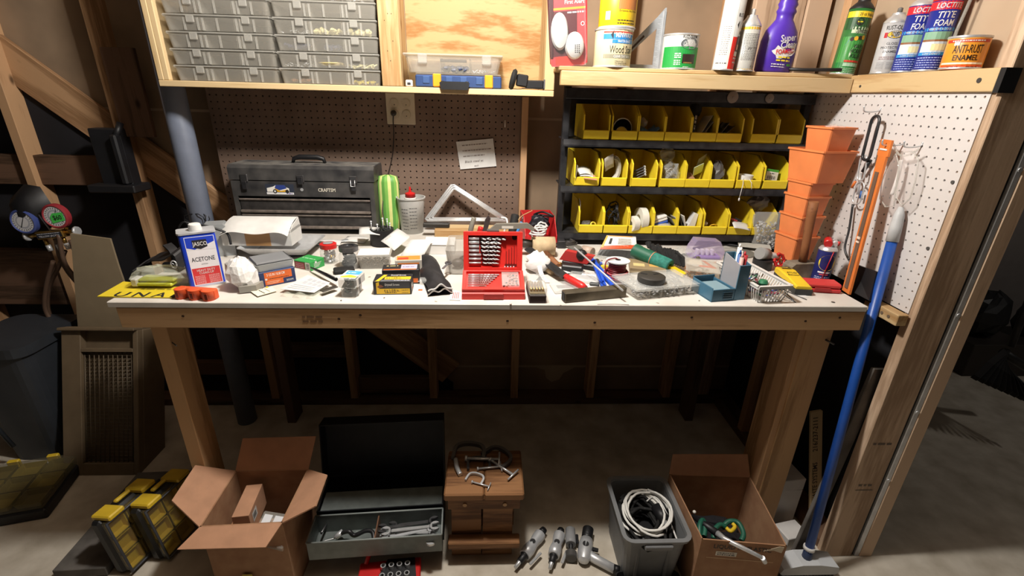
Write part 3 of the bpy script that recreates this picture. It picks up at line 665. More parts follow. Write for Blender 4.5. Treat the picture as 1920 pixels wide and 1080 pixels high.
def lay_stain(b, S):
    b.rect(-.05, .06, .098, .102, S, '#c7372e', n=12).rect(-.05, .06, .080, .095, S, '#2a7fc4', n=12)
    b.poly([(.0-.026, .092), (-.018, .104), (.055, .104), (.063, .092), (.055, .080), (-.018, .080)], S, '#1d1d22', .0006).text('MINWAX', .018, .092, .014, S, 'white', .02, lay=.0009, w=.056).text('WATER BASED', .022, .0745, .0065, S, '#e8f0f8', .01, w=.05, lay=.0008)
    b.rect(-.02, .06, .069, .079, S, '#2a7fc4', .0005, n=8)
    b.text('Wood Stain', .016, .052, .021, S, '#1a1a1a', .0, w=.085)
    b.rect(-.045, .06, .026, .038, S, '#8a8672', n=10).text('CLEAR TINT BASE', .018, .032, .0072, S, 'white', .02, w=.06)
    for k, (s_, w) in enumerate((('• Easy to use', .030), ('• Fast drying & low odor', .045), ('• Soap & water cleanup', .042))): b.text(s_, -.008, .0185-.0055*k, .0038, S, 'ink', align='l', w=w)
def lay_chalk(b, S):
    def W(v, a): return v
    b.rect(-.075, .075, .0, .066, S, '#1f8f3e', n=20).poly([(-.075, .066), (-.075, .088), (-.03, .078), (.0, .068), (.03, .066)], S, '#8fcf9e', .0003)
    b.text('RUST-OLEUM', .014, .094, .0078, S, 'ink', .015, w=.05).oval(.016, .074, .031, .017, S, '#3b3f42', .0006).oval(.016, .074, .028, .0145, S, '#6d7376', .0008).text('ChalkBoard', .016, .074, .012, S, 'white', .01, w=.048, shear=.2, lay=.0011)
    b.rect(-.005, .040, .018, .045, S, '#2b211a', .0006, n=5).rect(.0, .03, .018, .022, S, '#8a6a3a', .0008, n=3)
    for k in range(3): b.scribble(-.03, -.010, .046-.0055*k, .0045, S, 'white', seed=k).scribble(-.03, -.010, .026-.0055*k, .0045, S, 'white', seed=k+9)
    b.scribble(.0, .02, .008, .003, S, 'white', seed=4)
def lay_rust(b, S0):
    S = lambda u, v, h=0: S0(u, v*1.38, h)
    b.rect(-.05, .05, .045, .050, S, '#c23b28', .0004, 10).text('ANTI-RUST', .004, .034, .0135, S, '#2c1c12', .02, w=.062).text('ENAMEL', .004, .0195, .009, S, '#2c1c12', .03, w=.052).rect(-.05, .05, .0085, .0115, S, '#f3e6cf', .0004, 10).rect(-.05, .05, .0, .0075, S, '#d9531e', .0004, 10)
    b.scribble(-.034, .034, .0475, .003, S, 'white', .0007, 3).scribble(-.03, -.005, .0035, .004, S, '#7a2a10', .0007, 5).scribble(.01, .036, .0035, .004, S, '#7a2a10', .0007, 6).rect(-.028, -.016, .040, .046, S, 'white', .0008)
plain('can_cream', '#cfc49f', .4); plain('can_yellow', '#d9b71c', .4); plain('can_white', '#bdbdba', .4); plain('can_orange', '#e59a33', .35)
YS = SY+.07
xw = PX(1145, 122, y=YS)
can('paint_can', 'cream wood stain can under a smaller yellow can', 'can', 1146, 122, YS, .060, .112, 'can_cream', lay_stain, rz=.05)
can('paint_can', 'yellow can stacked on the cream wood stain can', 'can', 1149, 122, YS, .058, .105, 'can_yellow', lay_yellow, rz=.0, z=SZ1+.1155)
can('paint_can', 'green and white chalkboard paint can beside the metal square', 'can', 1270, 125, YS, .0555, .104, 'can_white', lay_chalk, rz=-.05)
# speed square: leaning right triangle with cutouts
S_ = .1; p = PX(1237, 124, y=SY+.137) - V(.172, 0, 0)
def tri(b, pts, hole, t, axis='y'):
    pass
t = thing('speed_square', 'grey metal rafter square leaning against the shelf cans', 'square', (p.x, SY+.137, SZ1+.003), rot=(-.03, .0, 0))
w_, h_ = .172, .190; k = .022
b = MB('square_metal')
b.prism([(.0, .0), (w_, 0), (w_, .018), (.028, .018)], -.0025, .0025, 'y'); b.prism([(w_-.026, .018), (w_, .018), (w_, h_), (w_-.004, h_), (w_-.026, h_-.026)], -.0025, .0025, 'y')
b.prism([(.0, .0), (.028, .018), (w_-.026, .018+.110), (w_-.026, h_-.026), (.0, .016)], -.0025, .0025, 'y')
b.build('blade', t); MB('square_metal').box(w_-.012, w_, -.011, .011, .0, h_-.01, .002).build('fence', t)
S = flat((0, -.0026, 0)); b = MB()
for i in range(28): b.rect(w_-.012-.009*(i % 3 == 0)-.004, w_-.012, .01+i*.0055, .0108+i*.0055, S, '#c5c8ca')
for i in range(22):
    u = .012+i*.0060; v = .026+i*.00615; b.poly([(u, v), (u+.0009, v-.0009), (u+.007+.004*(i % 3 == 0), v-.007-.004*(i % 3 == 0)), (u+.006+.004*(i % 3 == 0), v-.006-.004*(i % 3 == 0))], S, '#c5c8ca')
b.build('scale_marks', t); MB('#3a2b20').prism([(.05, .052), (.056, .049), (.108, .103), (.104, .108)], -.0028, .0028, 'y').build('slot', t)
p = PX(1095, 120, y=YS)
# clam pack with two smoke alarms
p = PX(1066, 118, y=SY+.03)
t = thing('smoke_alarm_pack', 'red and white blister pack of smoke alarms at the shelf end', 'pack', (p.x, SY+.035, SZ1+.003), rot=(.10, -.10, .0))
MB('#b5242a').prism([(-.056, .012), (-.050, .002), (.048, .0), (.062, .008), (.060, .30), (-.060, .30)], .0, .018, 'y').build('card', t)
b = MB('#3d1418').prism([(-.058, .03), (-.048, .03), (-.040, .29), (-.062, .29)], -.004, .0, 'y'); b.build('edge', t)
bb = MB('blister'); bb.prism([(-.054, .004), (.052, .002), (.055, .03), (.050, .18), (-.056, .19), (-.057, .02)], -.03, -.0005, 'y'); bb.build('blister', t)
b = MB('#b9b8b6').at(tr(.020, -.0008, .058) @ rotm(PI/2, 0, 0) @ Matrix.Scale(.78, 4, (1, 0, 0))); b.lathe([(.037, 0), (.039, .006), (.034, .018), (.024, .023), (.001, .023)], 26).at(Matrix.Identity(4)); al = b.build('alarm', t)
b = MB('ink')
for i in range(5):
    for j in range(3): b.cbox((.026+j*.006-.006, -.0238, .040+i*.005), (.0035, .0012, .0022))
b.build('grille', al)
b = MB('#b9b8b6').at(tr(-.026, -.0005, .100) @ rotm(PI/2, 0, 0) @ Matrix.Scale(.52, 4, (1, 0, 0))); b.lathe([(.050, 0), (.052, .006), (.045, .014), (.025, .018), (.001, .018)], 24); b.build('alarm', t)
S = flat((0, -.0003, 0)); b = MB().rect(-.056, .056, .158, .164, S, '#e08a2c', .0003).rect(-.05, .03, .03, .155, S, '#5a1a20', .0002).text('First Alert', .022, .178, .010, S, 'white', .01).scribble(.0, .05, .150, .006, S, 'white', .0005, 2).oval(.047, .118, .006, .006, S, 'white').oval(.047, .118, .004, .004, S, '#b5242a', .0006); b.rect(-.04, .05, .004, .03, S, '#d2352a', .0003); b.build('print', t)
# aerosol cans
def spray(name, label, px, y, R, H, body, lay, rz=0, top='steel', cap=None, lean=0.0, neck=.022, z=None, x=None, a0=-PI/2, py=130):
    t = thing(name, label, 'spray can', (PX(px, py, y=y).x if x is None else x, y, SZ1+.003 if z is None else z), rot=(0, lean, rz))
    MB(body).lathe([(R*.96, .0), (R, .003), (R, H)], 26).build('body', t)
    MB('steel').lathe([(R*1.02, 0), (R*1.03, .002), (R*1.0, .005)], 26, cap1=False).build('rim', t)
    if cap is None:
        MB(top).lathe([(R*1.02, H), (R*1.0, H+.004), (R*.78, H+neck*.6), (R*.52, H+neck), (R*.5, H+neck+.005), (.004, H+neck+.006)], 24, cap0=False).build('shoulder', t)
    else: cap(t, R, H)
    b = MB(); lay(b, round_(R, a0=a0)); b.build('label', t); return t
def nozzle(mat):
    def f(t, R, H):
        MB('steel').lathe([(R*1.02, H), (R*1.0, H+.004), (R*.75, H+.014), (R*.5, H+.018), (.004, H+.019)], 24, cap0=False).build('shoulder', t); MB(mat).lathe([(.007, H+.018), (.0065, H+.034), (.004, H+.036)], 12).build('nozzle', t)
    return f
def lay_truck(b, S):
    b.rect(.0, .05, .0, .095, S, '#d2281f', n=8).rect(-.05, .0, .0, .30, S, '#dad7d2', n=8).text('RUST-OLEUM', .03, .155, .010, S, 'ink', .015, w=.05).poly([(.006, .128), (.012, .140), (.06, .140), (.06, .118), (.012, .118)], S, '#26282c', .0006).text('TRUCK', .034, .129, .013, S, 'white', .02, w=.042, lay=.0009).text('BED', .032, .108, .008, S, 'ink', .02)
    b.rect(.016, .05, .055, .098, S, '#57413a', .0006, 6).rect(.02, .04, .06, .075, S, '#c49a78', .0008, 4).rect(.014, .05, .042, .055, S, '#d9d4c8', .0007, 6).scribble(.014, .045, .036, .007, S, 'white', .0006, 3).scribble(.014, .045, .024, .006, S, 'white', .0006, 5).scribble(-.04, -.006, .02, .006, S, '#6b6b6b', .0006, 6)
    for k in range(14): b.scribble(-.034, -.01, .045+k*.006, .0035, S, '#8d8a86', .0006, k)
def lay_grey(b, S):
    b.rect(-.07, .07, .118, .125, S, '#e3b02c', n=16).rect(-.07, .07, .0, .006, S, '#d0a536', n=16)
    for k in range(17): b.scribble(-.025, .028, .105-k*.0045, .003, S, '#7c7b78', .0005, k)
    b.text('20° 4 h', .006, .066, .008, S, '#5a5652').text('B  6', .015, .014, .006, S, '#5a5652')
plain('can_grey', '#b3b2ac', .4); plain('can_blue', '#1c2a86', .35); plain('can_silver', '#b7b7b8', .35, .0); plain('purple', '#4f30a6', .35); plain('nozzle_blue', '#2e8fcf', .4)
spray('spray_can', 'tall white and red truck bed coating spray can', 1354, SY+.022, .032, .21, 'can_white', lay_truck, lean=.03)
spray('spray_can', 'grey spray can with yellow band beside the truck coating can', 1392, SY+.026, .031, .128, 'can_grey', lay_grey, neck=.026, cap=None)
o = bpy.data.objects['spray_can.001']; MB('white').lathe([(.007, .154), (.007, .176), (.003, .178)], 10).build('nozzle', o)
# cleaner bottle: waisted flat bottle
t = thing('cleaner_bottle', 'purple spray bottle of foaming cleaner', 'bottle', (PX(1447, 132, y=SY+.06).x, SY+.06, SZ1+.003), rot=(0, .045, .05))
prof = [(.046, 0), (.052, .004), (.0535, .04), (.052, .075), (.045, .100), (.030, .118), (.023, .128), (.0235, .142), (.027, .150), (.0225, .160), (.0265, .170), (.0225, .180), (.0255, .190), (.020, .21)]
prof = [(r*1.15, z*1.22 if z <= .128 else z+.028) for r, z in prof]
rings = [[(r*math.cos(2*PI*i/28)*(1.0), r*math.sin(2*PI*i/28)*(.62 if z < .13 else .85), z) for i in range(28)] for r, z in prof]
MB('purple').loft(rings, True, True).build('body', t); MB('white').lathe([(.017, .2375), (.017, .25), (.010, .265)], 16).build('trigger_head', t)
def Sb(u, v, h=0):
    th = u/.052; return Vector((.0615*math.sin(th), -.0615*.62*math.cos(th)-h-.0012, v*1.18))
b = MB().text('Super', .006, .086, .016, Sb, 'white', .03, w=.046, ang=.16, lay=.0012).text('Clean', .010, .070, .015, Sb, 'white', .03, w=.046, ang=.14, lay=.0012)
b.poly([(-.028, .046), (-.034, .052), (-.026, .056), (-.02, .066), (-.008, .060), (.010, .070), (.022, .066), (.040, .076), (.038, .060), (.044, .054), (.03, .044), (.012, .040), (-.004, .034), (-.016, .034), (-.02, .042)], Sb, 'white', .0009).text('FOAMING', .006, .053, .011, Sb, '#d3262b', .03, w=.054, ang=.12, lay=.0014)
b.scribble(-.012, .024, .038, .006, Sb, '#e9d22e', .0014, 5).scribble(-.016, .026, .030, .006, Sb, '#e9d22e', .0014, 6).scribble(-.026, .012, .020, .004, Sb, 'white', .001, 1).scribble(-.026, .012, .014, .003, Sb, 'white', .001, 2).oval(.026, .020, .009, .003, Sb, '#3f8c3a', .001)
b.build('label', t)
# rod lying on the shelf
MB('black').tube([PX(1464, 129, y=SY+.05)*1, PX(1505, 131, y=SY+.02), PX(1578, 131, y=SY-.01)], .0055, 8).thing('steel_rod', 'dark rod lying on the shelf past the purple bottle', 'rod').location = (0, 0, .0)
def lay_wasp(b, S):
    b.rect(-.05, .05, .0, .035, S, '#1f7a34', n=12).rect(-.05, .05, .035, .11, S, '#3d8f3c', n=12).rect(-.055, .055, .13, .165, S, '#27512a', n=12).rect(-.06, .06, .165, .182, S, '#e7c62a', .0005, 14).text('20 oz Value Size', .006, .1735, .008, S, '#2a2410', .01, w=.055, lay=.0008).oval(-.014, .152, .011, .011, S, '#1b1f18', .0006).scribble(-.021, -.007, .152, .005, S, '#d5c22a', .0009)
    b.text('Spectracide', .010, .128, .013, S, 'ink', .02, w=.055, shear=.25).rect(-.03, .045, .120, .138, S, '#b9c7a8', .0002, 8).poly([(-.036, .085), (-.03, .10), (.0, .112), (.03, .114), (.044, .108), (.03, .098), (.0, .092)], S, '#6ea6cf', .0005)
    for k in range(4): b.oval(-.022+k*.011, .103+k*.002, .006, .0065, S, ('#2a2417', '#d9a82b')[k % 2], .0007+.0001*k, 12)
    b.oval(.018, .06, .036, .032, S, '#cfe3c6', .0004).text('WASP &', .006, .083, .011, S, 'ink', .02, w=.036, lay=.0009).text('HORNET', .006, .069, .0125, S, 'ink', .02, w=.044, lay=.0009).text('KILLER', .006, .055, .0115, S, 'ink', .02, w=.036, lay=.0009)
    b.rect(-.026, .028, .036, .042, S, '#c63a2c', .0006, 6).rect(-.026, .032, .024, .034, S, '#9fc3a4', .0006, 6)
    for k in range(4): b.scribble(-.028, .03, .018-k*.005, .0028, S, '#bcd8bc', .0006, k)
plain('can_green', '#2f6b34', .35)
spray('spray_can', 'green wasp and hornet killer can with yellow band', 1580, SY+.055, .0345, .190, 'can_green', lay_wasp, lean=.06, top='black')
def lay_enam(b, S):
    b.text('RUST-OLEUM', .006, .126, .011, S, 'ink', .02, w=.062).oval(.002, .107, .020, .0105, S, '#26282a', .0005).oval(.002, .107, .0185, .0092, S, '#e3b92c', .0007).text('STOPS', .002, .111, .006, S, 'ink', .02, lay=.001, w=.022).text('RUST', .002, .104, .006, S, 'ink', .02, lay=.001, w=.018).rect(-.026, -.017, .099, .113, S, '#b3232b', .0004, 2).rect(.021, .036, .099, .113, S, '#b3232b', .0004, 3)
    for k, s_ in enumerate(('GLOSS', 'PROTECTIVE', 'ENAMEL')): b.text(s_, .0, .083-.011*k, .0065, S, '#4a4a4c', .01)
    b.scribble(-.024, .024, .046, .003, S, '#8a6a6a', .0005, 1).scribble(-.024, .024, .041, .003, S, '#8a6a6a', .0005, 2)
    for k in range(5): b.scribble(-.026, -.006, .03-.004*k, .002, S, '#87888a', .0005, k).scribble(.0, .024, .03-.004*k, .002, S, '#87888a', .0005, k+7)
def lay_foam(b, S):
    b.rect(-.06, .06, .150, .170, S, '#d8232f', n=14).text('LOCTITE', .006, .160, .012, S, 'white', .03, w=.058, shear=.15).text('TITE', .004, .138, .015, S, 'white', .03, w=.040, shear=.1).text('FOAM', .004, .119, .015, S, 'white', .03, w=.042, shear=.1).rect(-.04, .045, .1, .108, S, '#2f8fd0', n=8).text('WINDOW & DOOR', .0, .104, .005, S, 'white', .01, w=.052, lay=.0008)
    b.rect(-.034, .036, .078, .098, S, '#7fa98d', .0004, 7).rect(-.034, .036, .074, .079, S, '#8a5a34', .0006, 7).rect(-.034, .036, .048, .074, S, '#c9d3da', .0004, 7).rect(-.008, .024, .052, .068, S, '#e6d9a8', .0007, 4).rect(-.036, .038, .040, .048, S, '#2f8fd0', .0004, 7).text('LOW DENSITY', -.002, .044, .005, S, 'white', .01, w=.04, lay=.0008)
    for k in range(5): b.scribble(-.034, .034, .034-.006*k, .0035, S, '#aab4e6', .0005, k)
YL = SY-.30
def sx(px, py, x): q = PX(px, py, x=x); return q
def wall_can(fn, *a, **k): pass
q = PX(1655, 138, x=1.225); spray('spray_can', 'silver gloss protective enamel spray can', 0, q.y, .0325, .140, 'can_silver', lay_enam, x=1.222, rz=-.55)
o = bpy.data.objects['spray_can.003'] ; MB('#6d6a66').lathe([(.007, .165), (.0065, .180), (.003, .182)], 10).build('nozzle', o)
q = PX(1694, 137, x=1.225); t = spray('spray_can', 'blue foam sealant can nearer the silver enamel can', 0, q.y, .0325, .172, 'can_blue', lay_foam, x=1.224, rz=-.6, cap=nozzle('nozzle_blue'))
def redcap(t, R, H):
    MB('red').lathe([(R*1.0, H), (R*1.02, H+.003), (R*.98, H+.05), (R*.9, H+.055), (.004, H+.055)], 24).build('cap', t)
q = PX(1735, 134, x=1.225); t2 = spray('spray_can', 'blue foam sealant can with red cap and blue trigger', 0, q.y, .0325, .172, 'can_blue', lay_foam, x=1.226, rz=-.65, cap=redcap)
b = MB('nozzle_blue').tube([(.03, -.02, .185), (.05, -.025, .20), (.055, -.028, .225), (.05, -.03, .24)], [.005, .006, .006, .004], 8); b.tube([(.05, -.025, .20), (.075, -.03, .192), (.092, -.033, .182)], [.006, .005, .004], 8).build('trigger', t2)
MB('clear_frost').tube([(.044, -.024, .185), (.036, -.024, .10), (.035, -.023, .03)], .004, 8).build('straw', t2)
q = PX(1793, 131, x=1.218); can('paint_can', 'small orange anti-rust enamel can at the shelf end', 'can', 0, 0, q.y, .043, .078, 'can_orange', lay_rust, rz=-.75).location.x = 1.226
# ================================================================ organiser boxes in the cabinet
plain('navy', '#27406f', .5); plain('amber', '#e09a1f', .45); plain('bead', '#d8cf9a', .5)
def organiser(w, d, h, latches, wallmat='clear_box'):
    """clear compartment box: tray with ribs and a lid with overhanging rim; returns part meshes"""
    tray = MB(wallmat); t = .002
    tray.frustum(0, h*.80, (w/2-.008, d/2-.006), (w/2-.003, d/2-.002), .012, 3, wall=t)
    lid = MB('clear_frost'); lid.box(-w/2, w/2, -d/2, d/2, h*.80, h*.97, .004)
    rib = MB('clear_frost')
    return tray.mesh('tray'), lid.mesh('lid')
def org_rib(h):
    return MB('clear_frost').prism([(-.003, .002), (.003, .002), (.003, h*.78), (-.003, h*.78)], -.0035, .0, 'y').mesh('rib')
def org_latch(h): return MB('clear_frost').box(-.013, .013, -.005, 0, h*.48, h*.90, .002).mesh('latch')
def org_wall(d, h): return MB('clear_box').box(-.001, .001, -d/2+.006, d/2-.006, .002, h*.76).mesh('divider')
W1, D1, H1 = .346, .21, .0502
_tr, _ld = organiser(W1, D1, H1, 2); _rb = org_rib(H1); _la = org_latch(H1); _dv = org_wall(D1, H1)
zb = CZ+.0205
fill = {(0, 0): None}
tint = ['#6e5a44', '#77684f', '#8b8578', '#9a958a', '#8f8a80']
names_l = ['bottom', 'second', 'third', 'fourth', 'fifth', 'sixth']
def make_org(c, r, x, z, rz=0):
    t = thing('organiser_box', ('left' if c == 0 else 'right')+' stack clear organiser box, '+(names_l[r]+' from the bottom' if r else 'lowest in the cabinet'), 'box', (x, CY+D1/2+.012, z), rz, 'clear organiser boxes in the cabinet')
    put(_tr, 'tray', t); put(_ld, 'lid', t)
    for u in (-.105, -.062, -.046, .0, .062, .075, .118): put(_rb, 'rib', t, (u, -D1/2+.006, 0))
    for u in (-.082, .095): put(_la, 'latch', t, (u, -D1/2+.001, 0))
    for u in (-.054, .054): put(_dv, 'divider', t, (u, 0, 0))
    return t
def contents(t, kind, u0, u1, seed):
    R = random.Random(seed); b = MB('steel')
    for k in range(26):
        x, y = R.uniform(u0+.008, u1-.008), R.uniform(-D1/2+.016, -D1/2+.07); z = .003+R.uniform(0, .009); a = R.uniform(0, PI)
        if kind == 'screw': b.use('alu').cyl((x, y, z), (x+.012*math.cos(a), y+.008*math.sin(a), z+.004), .0017, n=5)
        elif kind == 'anchor': b.use('#e6dda6').cyl((x, y, z), (x+.02*math.cos(a), y+.01*math.sin(a), z+.006), .0032, .002, n=6)
        elif kind == 'yellow': b.use('#dcc93a').cyl((x, y, z), (x+.016*math.cos(a), y+.01*math.sin(a), z+.005), .003, .002, n=6)
        elif kind == 'bead': blob(b.use('bead'), (x, y, z+.006), .009, k, .2, 6, 4, (1, 1, .8))
        elif kind == 'dark': blob(b.use('#2c3550'), (x, y, z+.006), .010, k, .25, 6, 4, (1.2, 1, .8))
        elif kind == 'brown': blob(b.use('#8a5a34'), (x, y, z+.002), .007, k, .2, 6, 4, (1.2, 1, .6))
        elif kind == 'wire': b.use('#c9b77a').tube(loop_path((u0+(u1-u0)/2, y, z+.006), (u1-u0)*.36, .018, 1, 8, .002, k, .3), .001, 4); 
    b.build(kind+'_contents', t, kind='stuff')
for r in range(6):
    z = zb+r*(H1+.0006)
    XR = dvx-.034-W1/2-.003; XL = XR-W1-.004
    make_org(0, r, XL, z)
    t = make_org(1, r, XR, z)
    sp_ = {0: (('brown', -.15, -.06), ('yellow', .06, .15)), 1: (('screw', -.155, -.06), ('wire', -.05, .05), ('anchor', .06, .155)), 2: (('dark', -.15, -.06), ('dark', -.02, .04)), 3: (('screw', -.155, -.06), ('bead', -.05, .05), ('bead', .06, .15)), 4: (), 5: (('screw', .0, .15),)}[r]
    for k, (kd, u0, u1) in enumerate(sp_): contents(t, kd, u0, u1, r*5+k)
# blue organiser with a clear one on top, in the right bay
cx = PX(853, 160, y=CY+.01).x
t = thing('organiser_case', 'navy case with amber latches under a clear box', 'case', (cx, CY+.115, zb))
w = .335; MB('navy').box(-w/2+.03, w/2-.005, -.10, .085, 0, .040, .004).build('body', t); MB('clear_box').box(-w/2+.032, w/2-.007, -.098, .083, .0405, .046, .002).build('lid', t)
for u in (-.062, .118):
    MB('amber').box(u-.0145, u+.0145, -.106, -.098, .002, .044, .003).build('latch', t)
b = MB('black').prism([(-.046, -.006), (.046, -.006), (.052, .016), (.044, .020), (-.044, .020), (-.052, .016)], -.128, -.112, 'y'); b.build('handle', t)
for u in (-.042, .042): MB('black').box(u-.006, u+.006, -.115, -.098, .008, .022, .002).build('handle_bracket', t)
for u in (-.10, -.02, .03, .085): MB('#35507f').box(u-.012, u+.012, -.1025, -.099, .012, .036, .002).build('rib', t)
t = thing('organiser_box', 'clear box with cut corners on top of the navy case', 'box', (cx-.005, CY+.115, zb+.047), group='clear organiser boxes in the cabinet')
MB('clear_box').frustum(0, .052, (w/2-.012, .092), (w/2, .10), .02, 3, wall=.002).build('tray', t); MB('clear_frost').box(-w/2-.004, w/2+.004, -.104, .104, .052, .060, .003).build('lid', t)
for u in (-.105, .115): MB('clear_frost').box(u-.016, u+.016, -.108, -.098, .028, .058, .003).build('latch', t)
for u in (-.045, .055): MB('clear_box').box(u-.001, u+.001, -.085, .085, .003, .05).build('divider', t)
for k, (u0, u1, kd) in enumerate(((-.04, .05, 'dark'), (.06, .15, 'screw'))): contents(t, kd, u0, u1, 70+k)
MB('#3a3230').box(-.045, .045, -.093, -.06, .036, .044, .001).build('dark_insert', t)
p = PX(767, 158, y=CY+.015); t = thing('white_clip', 'small white plastic clip at the left of the navy case', 'clip', (p.x, CY+.02, zb)); MB('white').box(-.012, .012, -.006, .006, 0, .022, .003).build('body', t); MB('steel_dark').box(-.006, .006, -.008, -.006, .006, .014, .001).build('window', t)
# black strap tool (welding light on a strap) at the right end
p = PX(978, 150, y=CY+.03); t = thing('head_lamp', 'black head lamp with a webbing strap on the cabinet floor', 'lamp', (p.x, CY+.03, zb))
MB('rubber').lathe([(.018, -.006), (.030, -.004), (.036, .004), (.030, .012), (.018, .014)], 18).at(Matrix.Identity(4)).build('lens_ring', t).matrix_basis = tr(-.034, 0, .034) @ rotm(0, PI/2+.25, 0)
MB('black').box(-.022, .018, -.018, .018, .010, .050, .004).build('body', t).rotation_euler = (0, .12, 0)
MB('black').box(.014, .078, -.014, .014, .004, .032, .004).build('battery_pack', t)
MB('#0e0e0f').ribbon([(.0, -.02, .0045), (.03, -.021, .006), (.06, -.02, .004), (.08, -.018, .006)], .004, .003, (0, 1, 0)).build('strap', t); MB('#0e0e0f').ribbon([(-.03, -.01, .003), (-.015, -.012, .001+.001), (.0, -.014, .003)], .012, .002, (0, 1, 0)).build('strap', t)
MB('#55565a').box(.078, .084, -.013, .013, .003, .036, .002).build('end_cap', t)
# outlet with cord
p = PX(751, 204, y=.742); t = thing('wall_outlet', 'beige four socket outlet plate below the wall cabinet', 'outlet', (p.x, .7475, p.z))
pw, ph = .114, .118
MB('#cfc3aa').box(-pw/2, pw/2, -.006, 0, -ph/2, ph/2, .0025).build('plate', t)
for sx in (-1, 1):
    for sz in (-1, 1):
        o = MB('#c6b99f').lathe([(.0165, 0), (.0165, .003), (.0005, .003)], 18); o = o.build('socket', t); o.location = (sx*.023, -.006, sz*.021); o.rotation_euler = (PI/2, 0, 0)
        if (sx, sz) != (-1, -1):
            for u in (-.006, .006): MB('ink').box(u-.001, u+.001, .0031, .0034, -.004+.003, .004+.003).build('slot', o).rotation_euler = (-PI/2, 0, 0)
            o2 = MB('ink').lathe([(.002, 0), (.002, .0004)], 8).build('slot', o); o2.location = (0, -.006, .003)
# round plug and lamp cord down the pegboard
a = PX(738, 212, y=.735); pts = [a+V(0, -.005, -.006), a+V(-.003, -.004, -.03), a+V(-.006, .002, -.09), PX(736, 290, y=.742), PX(728, 325, y=.735), PX(721, 345, y=.70), PX(718, 400, y=.62), PX(729, 432, y=.60)]
t = thing('power_cord', 'thin dark cord plugged into the outlet and hanging down the pegboard', 'cord', (0, 0, 0))
def spline(P, n=6):
    P = [Vector(p) for p in P]; out = []
    for i in range(len(P)-1):
        p0, p1, p2, p3 = P[max(i-1, 0)], P[i], P[i+1], P[min(i+2, len(P)-1)]
        for k in range(n):
            s_ = k/n; out.append(.5*((2*p1)+(p2-p0)*s_+(2*p0-5*p1+4*p2-p3)*s_*s_+(3*p1-p0-3*p2+p3)*s_**3))
    return out+[P[-1]]
MB('#241d18').tube(spline(pts), .0022, 6).build('cable', t); MB('#2a211b').lathe([(.011, 0), (.011, .012), (.007, .02), (.003, .022)], 14).build('plug', t).matrix_basis = tr(a.x, .738, a.z) @ rotm(PI/2, 0, 0)
# note and nail on the pegboard
p = PX(863, 318, y=.738); q = PX(931, 312, y=.738); u = (q-p).normalized(); v = Vector((-u.z*.0, -.0, 1)); w = (q-p).length
t = thing('paper_note', 'white handwritten note pinned to the brown pegboard', 'note', (p.x, .7465, p.z), rot=(0, -math.atan2(u.z, u.x), 0))
sheet(MB('paper'), (0, -.002, 0), (w, 0, 0), (-.004, 0, .112), .0008).build('sheet', t)
S = flat((0, -.0028, 0)); b = MB()
for k in range(4): b.scribble(w*.12, w*(.8, .9, .7, .8)[k], .095-.022*k, .006, S, '#8d827c', seed=k) if k < 3 else b.text('Black steel at', w*.4, .095-.022*k, .009, S, '#6a5f5a', w=w*.5, shear=.2)
b.text('each', w*.45, .010, .007, S, '#5a5050', shear=.2); b.build('handwriting', t)
p = PX(947, 232, y=.74); MB('#cfc7ba').cyl((0, 0, -.014), (0, 0, .014), .0022, n=6).thing('peg_pin', 'short bright metal pin on the brown pegboard', 'pin', (p.x, .742, p.z))
# ================================================================ on the bench, left half
def on(px, py, z=None): return PX(px, py, z=BT if z is None else z)
def frame(A, B, T=None, z0=None):
    """front bottom edge A-B in the photo, top point T: location, turn, width, height"""
    z = BT if z0 is None else z0; a, b = PX(*A, z=z), PX(*B, z=z); d = b-a
    return a, math.atan2(d.y, d.x), d.length, (PX(*T, y=a.y).z-z if T else 0)
def carton(name, label, A, B, T, d, mats, prints=None, z0=None, cat='box', b=.0008, group=None, h=None, rot=None):
    a, rz, w, hh = frame(A, B, T, z0); h = hh if h is None else h
    t = thing(name, label, cat, a, rz, group)
    MB(mats[0]).box(0, w, 0, d, 0, h, b).build('body', t)
    if prints:
        q = MB(); prints(q, flat((0, 0, 0)), flat((0, 0, h), (1, 0, 0), (0, 1, 0)), flat((w, 0, 0), (0, 1, 0), (0, 0, 1)), w, d, h); q.build('print', t)
    return t, w, h
# ---- black toolbox
plain('box_black', '#2a2a2c', .5, .1, .2, 14, col2='#514f4d'); plain('drawer_trim', '#8b817a', .35, .5, .15, 50); plain('drawer', '#4a4745', .4, .3, .15, 30, col2='#302e2e'); plain('dust_top', '#7d7972', .8, 0, .2, 20, col2='#39383a')
TY = .595; a = PX(440, 445, y=TY); x0 = PX(428, 320, y=TY).x; x1 = PX(699, 330, y=TY).x; tw = x1-x0; zl = PX(560, 339, y=TY).z-BT; zt = PX(560, 311, y=TY).z-BT
t = thing('toolbox', 'black steel toolbox with drawers at the back of the bench', 'toolbox', (x0, TY, BT))
MB('box_black').box(0, .018, 0, .145, 0, zl-.004).box(tw-.018, tw, 0, .145, 0, zl-.004).box(.018, tw-.018, .05, .145, 0, zl-.004).box(.018, tw-.018, 0, .05, zl-.062, zl-.004).build('body', t)
lid = MB('box_black').prism([(0, zl), (.146, zl), (.146, zt-.01), (.136, zt), (.012, zt), (0, zt-.012)], -.004, tw+.004, 'x').build('lid', t)
MB('dust_top')  .box(0, tw, .014, .135, zt, zt+.0012).build('dust', lid)
b = MB('black').tube([(tw*.40, .075, zt+.002), (tw*.41, .075, zt+.018), (tw*.45, .075, zt+.024), (tw*.58, .075, zt+.024), (tw*.62, .075, zt+.018), (tw*.63, .075, zt+.002)], [.006, .008, .010, .010, .008, .006], 10); b.build('handle', lid)
